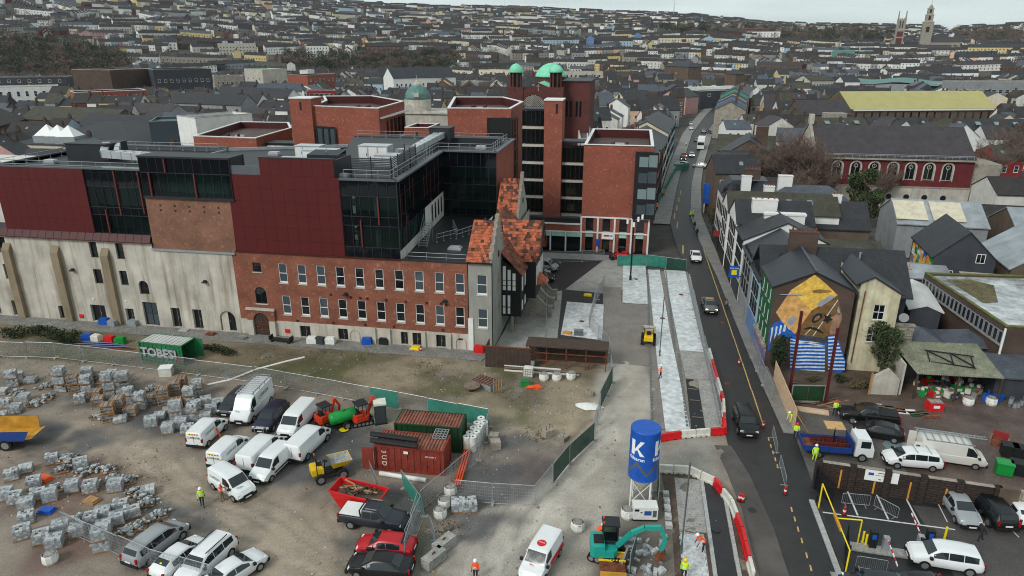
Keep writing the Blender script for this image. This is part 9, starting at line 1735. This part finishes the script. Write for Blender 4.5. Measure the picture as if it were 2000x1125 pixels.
# skip with waste
t=thing('waste_skip','red skip heaped with broken timber and pallets','skip',(*G(700,985)[:2],0),R(-6)); lo=[(-1.3,-.8,.1),(1.2,-.8,.1),(1.2,.8,.1),(-1.3,.8,.1)]; hi=[(-2.0,-.95,1.55),(2.3,-.95,1.3),(2.3,.95,1.3),(-2.0,.95,1.55)]; b=MB(); b.poly(lo[::-1]); [b.poly([lo[i],lo[(i+1)%4],hi[(i+1)%4],hi[i]]) for i in range(4)]; [b.bar(hi[i],hi[(i+1)%4],.1,.1) for i in range(4)]; b.bd('bin','red_plastic',t); MB().poly([(x*.94,y*.9,1.05) for x,y,z in hi]).bd('fill','earth',t)
for i in range(26): r=rq; MB().bar((r.uniform(-1.7,1.5),r.uniform(-.7,.7),1.1+r.random()*.5),(r.uniform(-1.7,1.9),r.uniform(-.7,.7),1.15+r.random()*.6),.14,.06).bd('waste_timber',('timber_old','timber_dark','timber')[i%3],t)
K('portable_toilet','dark green portable toilet with white roof beside the excavator','toilet',744,824,25,[('cabin','cont_dkgreen',(-.55,-.55,.1,.55,.55,2.1)),('base','black_plastic',(-.6,-.6,0,.6,.6,.1)),('roof','white_plastic',(-.6,-.6,2.1,.6,.6,2.3)),('door','dark_wall',(-.45,-.57,.2,.45,-.55,2.0))])
for i,(x,y) in enumerate(((912,880),(918,872),(925,862),(932,852),(940,842),(924,880),(931,870),(938,860),(946,850))):
 K('white_roll','tall white wrapped roll standing against the mesh fence','roll',x,y,0,[('wrap','bag_white',(0,0,0,0,0,1.5,.36)),('core','black_plastic',(0,0,1.5,0,0,1.51,.1))],'white rolls by the fence')
for i in range(9): K('stacked_barrier_panel','grey steel barrier panel stacked upright beside red container','barrier',854+i*4.0,912-i*6.5,65,[('panel','galv',(-1.0,-.03,.1,1.0,.03,1.15)),('foot','galv',(-.7,-.2,0,-.64,.2,.1))],'stacked steel barriers')
for i in range(6): K('orange_barrier','orange plastic pedestrian barrier stacked near white rolls','barrier',880+i*2.2,868-i*4,62,[('panel','orange_plastic',(-1,-.04,.1,1,.04,1.0)),('foot','black_plastic',(-.6,-.25,0,-.5,.25,.1))],'stacked orange barriers')
for i in range(9): a,c=G(884+i*1.8,960-i),G(908+i*2.6,872-i*3); tag(MB().tube((a.x,a.y,.12+.1*(i%3)),(c.x,c.y,.12+.1*(i%3)),.075,n=8).bd('pipe',('orange_plastic','black_plastic','hivis_orange')[i%3]),('long orange pipe','long black pipe','bright orange duct pipe')[i%3]+' in the bundle by the fence','pipe','pipes by the fence')
a,c=G(742,928),G(832,942); tag(MB().tube((a.x,a.y,.2),(c.x,c.y,.2),.2,n=12).bd('white_pipe','white_paint'),'thick white pipe lying before the rusty container','pipe')
for i in range(4): a,c=G(724,846+i*6,2.7),G(815,858+i*6,2.7); tag(MB().tube((a.x,a.y,2.7+.2*(i%2)),(c.x,c.y,2.7+.2*(i%2)),.18,n=8).bd('felt_roll','black_plastic'),'black roll of membrane lying on the red container roof','roll','black rolls on the container')
K('metal_grid','pale metal grid lying on the red container roof','grid',845,905,2,[('bar','galv',*[(i*.3,0,2.56,i*.3+.06,1.6,2.62) for i in range(5)],*[(0,j*.38,2.56,1.26,j*.38+.06,2.62) for j in range(5)])])
for i,(x,y) in enumerate(((848,1100),(868,1072))): K('concrete_block',('large pale concrete block with lifting loop by the timber props','second pale concrete block nearer the pallets')[i],'concrete block',x,y,62,[('block','concrete',(-.9,-.4,.05,.9,.4,.85)),('loop','rust',(-.15,-.03,.85,.15,.03,.98)),('prop','timber',(-.7,-.7,0,-.6,.7,.06))])
def bag(px,py,label,s=.5,m='bag_white',fill='rubble'):
 p=G(px,py); t=thing('bulk_bag',label,'bag',(p.x,p.y,0),rq.uniform(0,3)); b=MB(); b.lathe([(s*.9,0),(s*1.1,s*.5),(s*1.05,s*1.3),(s*.95,s*1.6)],9,caps=False); b.bd('sack',m,t); MB().blob((0,0,s*1.4),(s*.95,s*.95,s*.35),int(px)).bd('contents',fill,t)
for x,y,l in ((1087,742,'white bulk bag of rubble on the waste ground'),(1062,742,'slumped white bulk bag near the green tub'),(1115,740,'flattened white bulk bag beside the planks'),(880,965,'white bulk bag at the end of orange pipes'),(868,990,'white bulk bag against the fence corner'),(860,1010,'grey white bulk bag by the green bin'),(1128,1035,'white bulk bag by the teal excavator cab'),(1225,1010,'bulk bag of stone chips by the silo leg'),(100,1098,'bulk bag with yellow straps at the bottom fence'),(1890,790,'white bulk bag of foliage beside the kegs'),(1935,790,'white bulk bag beside the shed clutter'),(1035,715,'white bulk bag behind the caged tank')): bag(x,y,l)
K('caged_tank','white caged liquid tank standing in the waste ground','tank',1032,735,0,[('tank','white_plastic',(-.5,-.5,.15,.5,.5,1.1)),('cage','galv',*[(-.54+i*.26,-.54,.12,-.5+i*.26,-.51,1.15) for i in range(5)],*[(-.54,-.54,.2+j*.3,.54,-.51,.24+j*.3) for j in range(4)]),('pallet','pallet_wood',(-.55,-.55,0,.55,.55,.12))]); K('white_tub','large white square tub beyond the mesh fence','tub',326,732,20,[('tub','white_plastic',(-.65,-.55,0,.65,.55,.95)),('rim','helmet_white',(-.7,-.6,.95,.7,.6,1.02))])
K('green_tub','green tub on the waste ground','tub',1025,752,10,[('tub','green_plastic',(-.45,-.35,0,.45,.35,.55)),('rim','cont_green',(-.5,-.4,.55,.5,.4,.6))]); p=G(1042,757); t=thing('orange_net','crumpled orange plastic netting on the ground','netting',(p.x,p.y,0)); MB().blob((0,0,.05),(.9,.6,.25),9,jit=.5).blob((.5,.2,.05),(.5,.4,.15),3,jit=.5).bd('heap','orange_plastic',t)
K('cable_drum','wooden cable drum lying on its side','drum',922,765,0,[('flange','timber_old',(0,0,0,0,0,.08,.9)),('core','timber_dark',(0,0,.08,0,0,.7,.4)),('flange','timber_old',(0,0,.7,0,0,.78,.9))]); K('timber_racks','stack of rusty steel formwork grids','formwork',948,755,-25,[('grid','rust',*[(-1.2+i*.4,-.8,.75,-1.14+i*.4,.8,.82) for i in range(7)],*[(-1.2,-.8+j*.38,.75,1.3,-.74+j*.38,.82) for j in range(5)]),('stack','galv',(-1.2,-.8,0,1.3,.8,.7))]); K('pallet_stack','leaning broken timber pallet beside formwork','pallet',972,768,15,[('board','timber',*[(-.5+i*.28,-.06,.1,-.38+i*.28,0,1.6) for i in range(4)]),('rail','timber_old',(-.55,-.1,.3,.6,-.06,.4),(-.55,-.1,1.2,.6,-.06,1.3))])
for i in range(7): a,c=G(985,716+i*1.5),G(1150,724+i*1.6); tag(MB().box(0,0,0,6.5 if i<4 else 8.5,.2,.12).bd('plank',('timber','timber_old','white_paint','plywood')[i%4],None,(a.x,a.y,.02+.13*(i%3)),R(-1+i*.4)),('pale plank','weathered plank','white painted plank','plywood strip')[i%4]+' in the stack before the racking store','plank','planks by the store')
p=G(1150,795); t=thing('white_sheet','pale plastic sheet draped over the fence base','sheet',(p.x,p.y,0)); MB().blob((0,0,.1),(1.4,.7,.3),6,jit=.4).bd('sheet','wrap',t).data.materials[0]=MT['bag_white']
for i,(x,y) in enumerate(((965,862),(968,875),(1070,852),(1100,858),(1135,862),(1150,772))): K('concrete_lump',('tall concrete stump near the white rolls','short concrete stump near the white rolls','concrete plinth with rusty bars','heap of grey slabs under plastic','broken kerb stone in the weeds','old bollard base by the track fence')[i],'concrete',x,y,20*i,[('block','stone',(-.45,-.4,0,.45,.4,.8 if i<3 else .4)),('bar','rust',(-.3,-.2,.4,-.3,-.2,1.3 if i==2 else .6,.03),(.2,.1,.4,.25,.1,1.3 if i==2 else .6,.03))])
# right yard, car park, posts and small things
a=Vector((16.6,52.45,0)); t=thing('block_wall','dark block wall with piers and orange stripes between yard and car park','wall',a,R(-6)); pbox('panel','block_wall',t,0,-.1,0,13.2,.1,2.35)
for i in range(6): pbox('pier','block_wall',t,-.1+i*2.6,-.3,0,.4+i*2.6,.12,2.5)
for i in range(4): pbox('orange_stripe','orange_wall',t,1.85+i*2.6,-.13,.1,1.98+i*2.6,-.1,1.9-.1*i)
pbox('cap','stone',t,-.1,-.2,2.36,13.2,.14,2.42)
t=thing('rubble_wall','rubble stone wall with ivy continuing the block wall','wall',(a.x+13.2,a.y-1.4,0),R(-4)); b=MB(); rr=random.Random(4)
for j in range(7):
 for i in range(26): b.box(i*.5+rr.uniform(-.1,.1),-.2-rr.random()*.12,j*.32,i*.5+.42,.2,j*.32+.29)
b.box(0,-.1,0,13,.2,2.3); b.bd('stones','stone',t)['kind']='stuff'; pbox('rendered_pier','brown_wall',t,-.1,-.35,0,1.3,.3,2.5)
K('notice_board','white notice board with small print mounted on the block wall','sign',1712,912,-6,[('board','helmet_white',(-1.25,-.45,1.35,1.25,-.4,2.35)),('small_print','dark_letters',(-.3,-.46,2.1,.3,-.45,2.16),(-.5,-.46,1.9,.5,-.45,1.93),(-.2,-.46,1.5,.0,-.45,1.58),(.2,-.46,1.48,.5,-.45,1.56)),('logo','shop_blue',(-1.0,-.46,1.85,-.6,-.45,2.1))],pos=G(1712,962))
p,q=G(1607,945,2.3),G(1660,1075,2.3); t=thing('height_bar','yellow overhead height bar on posts at the car park entrance','height barrier',(p.x,p.y,0)); d=q-p; MB().tube((0,0,2.3),(d.x,d.y,2.3),.05,n=8).bd('beam','yellow_plastic',t); MB().tube((0,0,0),(0,0,2.3),.06,n=8).bd('post','yellow_plastic',t); MB().tube((d.x,d.y,0),(d.x,d.y,2.3),.06,n=8).bd('post','yellow_plastic',t); MB().bar((d.x*.45,d.y*.45,2.2),(d.x*.7,d.y*.7,2.2),.06,.4).bd('warning_board','orange_wall',t); e=G(1684,1016,2.3)-p; MB().tube((d.x*.55,d.y*.55,2.3),(e.x,e.y,2.3),.05,n=8).bd('side_arm','yellow_plastic',t); MB().tube((e.x,e.y,0),(e.x,e.y,2.3),.05,n=8).bd('post','yellow_plastic',t)
p=G(1660,1068); q=G(1775,1085); struct(MB().bar((p.x,p.y,.07),(q.x,q.y,.07),.9,.14).bd('kerb_island','concrete'))
for x,y,l in ((1702,1070,'black ticket machine on the kerb island'),(1812,1068,'black ticket post beyond the island')): K('ticket_machine',l,'ticket machine',x,y,-5,[('cabinet','black_plastic',(-.25,-.2,0,.25,.2,1.5)),('display','blue_plastic',(-.15,-.21,.9,.15,-.2,1.3))])
for x,y,s,l in ((1727,1075,1,'grey barrier cabinet with lowered striped arm on the island'),(1794,1072,-1,'grey barrier cabinet with striped arm across the exit')):
 t=K('barrier_gate',l,'barrier',x,y,-5,[('cabinet','galv',(-.2,-.2,0,.2,.2,1.2))])
 for i in range(7): pbox('arm_stripe','red_plastic' if i%2 else 'helmet_white',t,.05-.03,-.3-i*.42*s if s>0 else .3+i*.42-.42,.98,.05+.03,-.3-i*.42*s+.42 if s>0 else .3+i*.42,1.08)
for i,(x,y) in enumerate(((1690,1066),(1684,1060),(1842,1062))): K('yellow_bollard','short yellow steel bollard at the car park entrance','bollard',x,y,0,[('post','yellow_plastic',(0,0,0,0,0,1.0 if i<2 else 1.5,.08)),('base','galv',(-.12,-.12,0,.12,.12,.03))],'yellow bollards')
t=K('car_park_gate','black steel gate leaves folded at the car park entrance','gate',1650,1118,75,[('leaf','black_metal',(0,-.03,.1,3.2,.03,.2),(0,-.03,1.9,3.2,.03,2.0),*[(i*.26,-.02,.1,i*.26+.05,.02,2.0) for i in range(13)]),('post','black_metal',(-.1,-.1,0,.1,.1,2.3))]); K('mesh_gate','black mesh gate leaf standing at the wall end','gate',1590,955,-68,[('leaf','black_metal',(0,-.02,.1,2.4,.02,.18),(0,-.02,2.0,2.4,.02,2.1),*[(i*.12,-.012,.1,i*.12+.03,.012,2.1) for i in range(20)]),('post','black_metal',(-.06,-.06,0,.06,.06,2.3))])
t=thing('timber_hoarding','pale timber board hoarding between street footpath and builders yard','hoarding',(16.75,61.0,0),R(90))
for i in range(64): pbox('board','timber_pale',t,i*.17,-.03,.05,i*.17+.16,.03,2.35+.02*(i%2))
for z in (.5,1.9): pbox('rail','timber',t,0,-.14,z,10.9,-.03,z+.1)
for i in range(6): MB().bar((i*2.1,-.1,1.8),(i*2.1,-1.3,.05),.1,.1).bd('prop','timber',t)
for x,y,h,l in ((1541,772,9.6,'rusty steel post before the mural beside the ivy'),(1611,790,8.6,'rusty steel post before the mural hand')): K('steel_post',l,'post',x,y,0,[('column','oxide_red',(-.13,-.02,0,.13,.02,h),(-.13,-.12,0,-.1,.12,h),(.1,-.12,0,.13,.12,h)),('base_plate','rust',(-.25,-.25,0,.25,.25,.04))])
t=K('lamp_post','tall black lamp post with four white lamp heads on the plaza','lamp post',1231,548,0,[('column','black_metal',(0,0,0,0,0,10.8,.13)),('base','black_metal',(0,0,0,0,0,.8,.2)),('lamp_head','helmet_white',(-1.1,-.2,9.2,-.8,.1,9.9)),('lamp_head','helmet_white',(.5,-.2,9.6,.8,.1,10.3)),('lamp_head','helmet_white',(-.15,-.5,8.8,.15,-.2,9.5)),('lamp_head','helmet_white',(1.1,.2,9.9,1.4,.5,10.6)),('arm','black_metal',(-1.0,-.1,9.9,0,0,10.4,.04),(.65,0,10.3,0,0,10.5,.04),(1.25,.3,10.6,0,0,10.7,.04))])
for x,y,h,l in ((1288,697,7.6,'thin grey street pole on the concrete strip'),(1330,1082,7.8,'thin grey pole rising from the new slabs')): K('street_pole',l,'pole',x,y,0,[('pole','louvre',(0,0,0,0,0,h,.06)),('base','louvre',(0,0,0,0,0,.9,.1))])
CN=[('cone','red_plastic',(0,0,.04,0,0,.7,.1)),('collar','helmet_white',(0,0,.3,0,0,.45,.12)),('base','black_plastic',(-.2,-.2,0,.2,.2,.04))]
for x,y,l in ((1443,712,'traffic cone at the start of the footpath fence'),(1490,835,'orange bollard cone beside the hoarding'),(1533,965,'orange bollard cone at the road edge'),(1444,978,'fallen looking cone by the curved barriers'),(1450,980,'second cone by the curved barriers'),(822,686,'cone beside the yellow pavement bin'),(1549,800,'cone beside the timber hoarding'),(893,852,'cone on top of the orange barrier stack'),(1648,1005,'orange bollard cone in the first parking bay')): K('traffic_cone',l,'cone',x,y,0,CN)
K('folding_board','two leaning green boards in a steel frame under the mural','board',1575,785,8,[('panel','cont_dkgreen',(-1.6,-.1,.2,-.05,-.04,1.9),(.05,-.1,.2,1.6,-.04,1.9)),('frame','galv',(-1.7,-.12,.1,1.7,-.02,.2),(-1.7,-.12,1.9,1.7,-.02,2.0),(-1.7,-.12,.2,-1.6,-.02,1.9),(1.6,-.12,.2,1.7,-.02,1.9))])
K('plywood_sheet','pale plywood sheets lying behind the blue lorry','plywood',1585,803,-8,[('sheet','timber_pale',(-1.6,-.5,.02,1.6,.5,.12))])
for i in range(14): p=G(1560+rq.uniform(-10,90),788+rq.uniform(-8,10)); tag(MB().box(-1.3,-.06,0,1.3,.06,.06).bd('plank',('timber','timber_old','timber_dark')[i%3],None,(p.x,p.y,.03+.06*(i%4)),rq.uniform(-.6,.6)),('fresh plank','grey plank','dark plank')[i%3]+' in the scrap timber under the mural','plank','scrap timber under the mural')
for i in range(26): K('beer_keg','steel beer keg heaped against the grey clad store','keg',1958+rq.uniform(0,44),798-rq.uniform(0,34)-6*(i%2),0,[('drum','galv',(0,0,0,0,0,.55,.2)),('rim','louvre',(0,0,.5,0,0,.6,.17))],'beer kegs',z=.55*(i%5==0))
for i in range(8): K('blue_crate','blue plastic crate beside the open shed','crate',1925+rq.uniform(-14,24),785-rq.uniform(0,25),rq.uniform(0,60),[('crate','blue_plastic',(-.4,-.3,0,.4,.3,.7)),('rim','blue_plastic',(-.43,-.33,.62,.43,.33,.72))],'blue crates')
cl=['white_plastic','dark_wall','red_plastic','timber_old','galv','green_plastic','bag_white','rust']
for i in range(46):
 x,y=1785+rq.uniform(0,130),768-rq.uniform(-10,22); s=rq.uniform(.25,.6); K('shed_clutter',('white','dark grey','red','wooden','metal','green','pale','rusty')[i%8]+' item in the jumble of the open shed','clutter',x,y,rq.uniform(0,90),[('item',cl[i%8],(-s,-s*.6,0,s,s*.5,s*1.2)),('detail',cl[(i+3)%8],(-s*.6,-s*.65,s*.3,s*.5,-s*.6,s*.8),(-s*.4,-.1,s*1.2,s*.3,.2,s*1.7))],'jumble in the shed')
K('rubble_bin','red bin full of rubble before the open shed','bin',1823,800,5,[('bin','red_plastic',(-.7,-.5,0,.7,.5,.95)),('rubble','rubble',(-.6,-.4,.9,.6,.4,1.02)),('label','helmet_white',(-.3,-.51,.4,.3,-.5,.7))])
for i,(x,y,m) in enumerate(((1958,925,'green_plastic'),(1985,925,'black_plastic'),(1968,890,'black_plastic'),(1990,895,'black_plastic'))): K('wheelie_bin',('green wheeled bin behind the rubble wall','black wheeled bin beside the green bin','black wheeled bin behind the green bin','second black wheeled bin near the brown sofa')[i],'bin',x,y,-15,[('body',m,(-.6,-.5,.1,.6,.5,1.1)),('lid',m,(-.65,-.55,1.1,.65,.55,1.2)),('wheel','rubber',(-.5,.5,.12,.5,.5,.12,.12))])
K('sofa','discarded red and brown armchair in the builders yard','armchair',1950,868,-30,[('seat','rust',(-.6,-.5,0,.6,.5,.5)),('backrest','red_wall',(-.6,.4,.5,.6,.6,1.1)),('armrest','timber_old',(-.75,-.5,0,-.6,.5,.7)),('armrest','timber_old',(.6,-.5,0,.75,.5,.7))])
for i in range(6): K('scrap_sheet',('white frame panel','green sheet','rusty sheet')[i%3]+' lying before the shrubs','scrap',1705+i*22,793+i*4,rq.uniform(-20,20),[('sheet',('white_paint','cont_dkgreen','rust')[i%3],(-.9,-.5,.03,.9,.5,.09)),('bar','timber_old',(-.9,-.05,.09,.9,.05,.13))],'scrap sheets')
K('for_sale_sign','blue and yellow for sale board on a street house','sign',1436,600,0,[('board','blue_plastic',(-1.2,-.06,4.2,.2,.0,5.9)),('emblem','yellow_plastic',(-.85,-.07,4.6,-.15,-.06,5.3)),('bracket','black_metal',(.2,-.05,4.3,.6,0,4.4))],pos=Vector((15.4,95,0))); link('lettering',textmesh('FOR SALE',.28,'white_letters'),bpy.data.objects['for_sale_sign'],(-.5,-.075,5.45),rot=(R(90),0,0))
# along the pavement of the long building
for x,y,m,l in ((205,633,'blue_plastic','crumpled blue tarp on the warehouse pavement'),(222,636,'sett','shrink wrapped load on pavement beside blue tarp'),(262,636,'sett','shrink wrapped load by the glass door'),(360,646,'sett_pale','low load on the pavement between black doors'),(412,654,'rust','low rusty load near the arched door'),(474,661,'sett_dark','low grey load beside the arched gateway'),(610,670,'bag_white','white crate load against the brick plinth'),(626,671,'dark_wall','dark mesh crate against the brick plinth'),(646,671,'bag_white','grey sack load against the brick plinth'),(717,672,'blue_plastic','blue tub on the pavement by the brick wing'),(811,682,'yellow_plastic','yellow bin on the pavement by black doors'),(936,688,'red_plastic','red crate at the foot of the gabled house'),(751,672,'black_plastic','black bucket between white pilasters'),(1148,578,'yellow_plastic','yellow wheeled bin on the plaza'),(172,664,'blue_plastic','blue drum among scaffold tubes'),(190,666,'white_plastic','white flat tank among scaffold tubes'),(217,668,'red_plastic','red tub among scaffold tubes'),(236,671,'green_plastic','green tub among scaffold tubes'),(1108,652,'orange_wall','orange board on the plaza concrete'),(1130,655,'sett_dark','grey hatch box on the plaza concrete'),(92,1000,'blue_plastic','blue pallet in the lower stone yard'),(88,937,'orange_plastic','orange tray in the lower stone yard'),(180,980,'timber','broken yellow pallet in the lower stone yard')):
 f=.18 if 'pallet' in l or 'tray' in l or 'board' in l or 'low' in l else .75; K('site_load',l,'load',x,y,rq.uniform(-12,12),[('load',m,(-.6,-.4,.06,.6,.4,f)),('top','wrap' if m.startswith('sett') else m,(-.5,-.32,f,.5,.32,f+.12)),('base','pallet_wood',(-.62,-.42,0,.62,.42,.06))])
for i in range(11): a,c=G(136+i*2,668+i*1.3),G(225+i*4,672+i*1.2); tag(MB().tube((a.x,a.y,.1+.08*(i%3)),(c.x,c.y,.1+.08*(i%3)),.05,n=6).bd('scaffold_tube',('galv','rust','paint_blue')[i%3]),('steel','rusty','blue painted')[i%3]+' scaffold tube lying in the field','tube','scaffold tubes')
t=thing('white_hose','white lay-flat hose snaking over the grass','hose'); b=MB(); P_=[G(*q)+Vector((0,0,.05)) for q in ((595,698),(560,706),(500,722),(450,742),(405,752))]; [b.bar(a,c,.35,.05) for a,c in zip(P_,P_[1:])]; b.bd('hose','bag_white',t)
K('steel_trolley','long black steel trolley beside the arched gateway','trolley',550,668,-5,[('deck','black_metal',(-1.5,-.4,.3,1.5,.4,.4)),('rail','black_metal',(-1.5,-.42,.4,-1.4,.42,.8),(1.4,-.42,.4,1.5,.42,.9)),('wheel','rubber',(-1.2,-.4,.15,-1.2,.4,.15,.15),(1.2,-.4,.15,1.2,.4,.15,.15))])
t=K('trench_box','yellow and brown steel trench box by the excavator','trench box',1195,1115,5,[('plate','ochre_paint',(-.9,-1.2,0,.9,-1.1,.9),(-.9,.5,.5,.9,1.2,.6)),('plate','rust',(-.9,-1.1,.5,.9,.5,.55)),('edge','yellow_plastic',(-.95,.3,.55,.95,.4,.65),(-.95,1.15,.55,.95,1.25,.65))])
for i in range(34): x,y=1215+rq.uniform(0,85),1050+rq.uniform(0,75); s=rq.uniform(.1,.28); K('kerb_piece',('pale','grey')[i%2]+' kerb offcut lying in the dig by the excavator','stone',x,y,rq.uniform(0,180),[('block',('sett_pale','sett')[i%2],(-s*1.3,-s*.6,0,s*1.3,s*.6,s)),('chip','sett_pale',(-s*.4,-s*.5,s,s*.5,s*.3,s*1.15))],'kerb offcuts')
for i,y in enumerate((968,982,996,1012,1030)): K('kerb_block','square pale kerb block in the row beside the trench','kerb block',1300+i*1.5,y,5,[('block','sett_pale',(-.25,-.25,0,.25,.25,.35)),('base','timber_old',(-.3,-.1,-.02,.3,.1,.0))],'row of kerb blocks')
hz=tag(MB().box(-9200,-9200,-420,9200,9200,240).bd('haze',mat('air',(225,232,235),1,0)),'thin grey winter haze over the town and hills','haze',kind='stuff'); t=MT['air'].node_tree; t.nodes.remove(t.nodes['Principled BSDF']); v=N(t,'ShaderNodeVolumePrincipled'); I(v,'Color',(.86,.92,.96,1)); I(v,'Density',.00004); I(v,'Anisotropy',.2); t.links.new(v.outputs[0],t.nodes['Material Output'].inputs['Volume'])
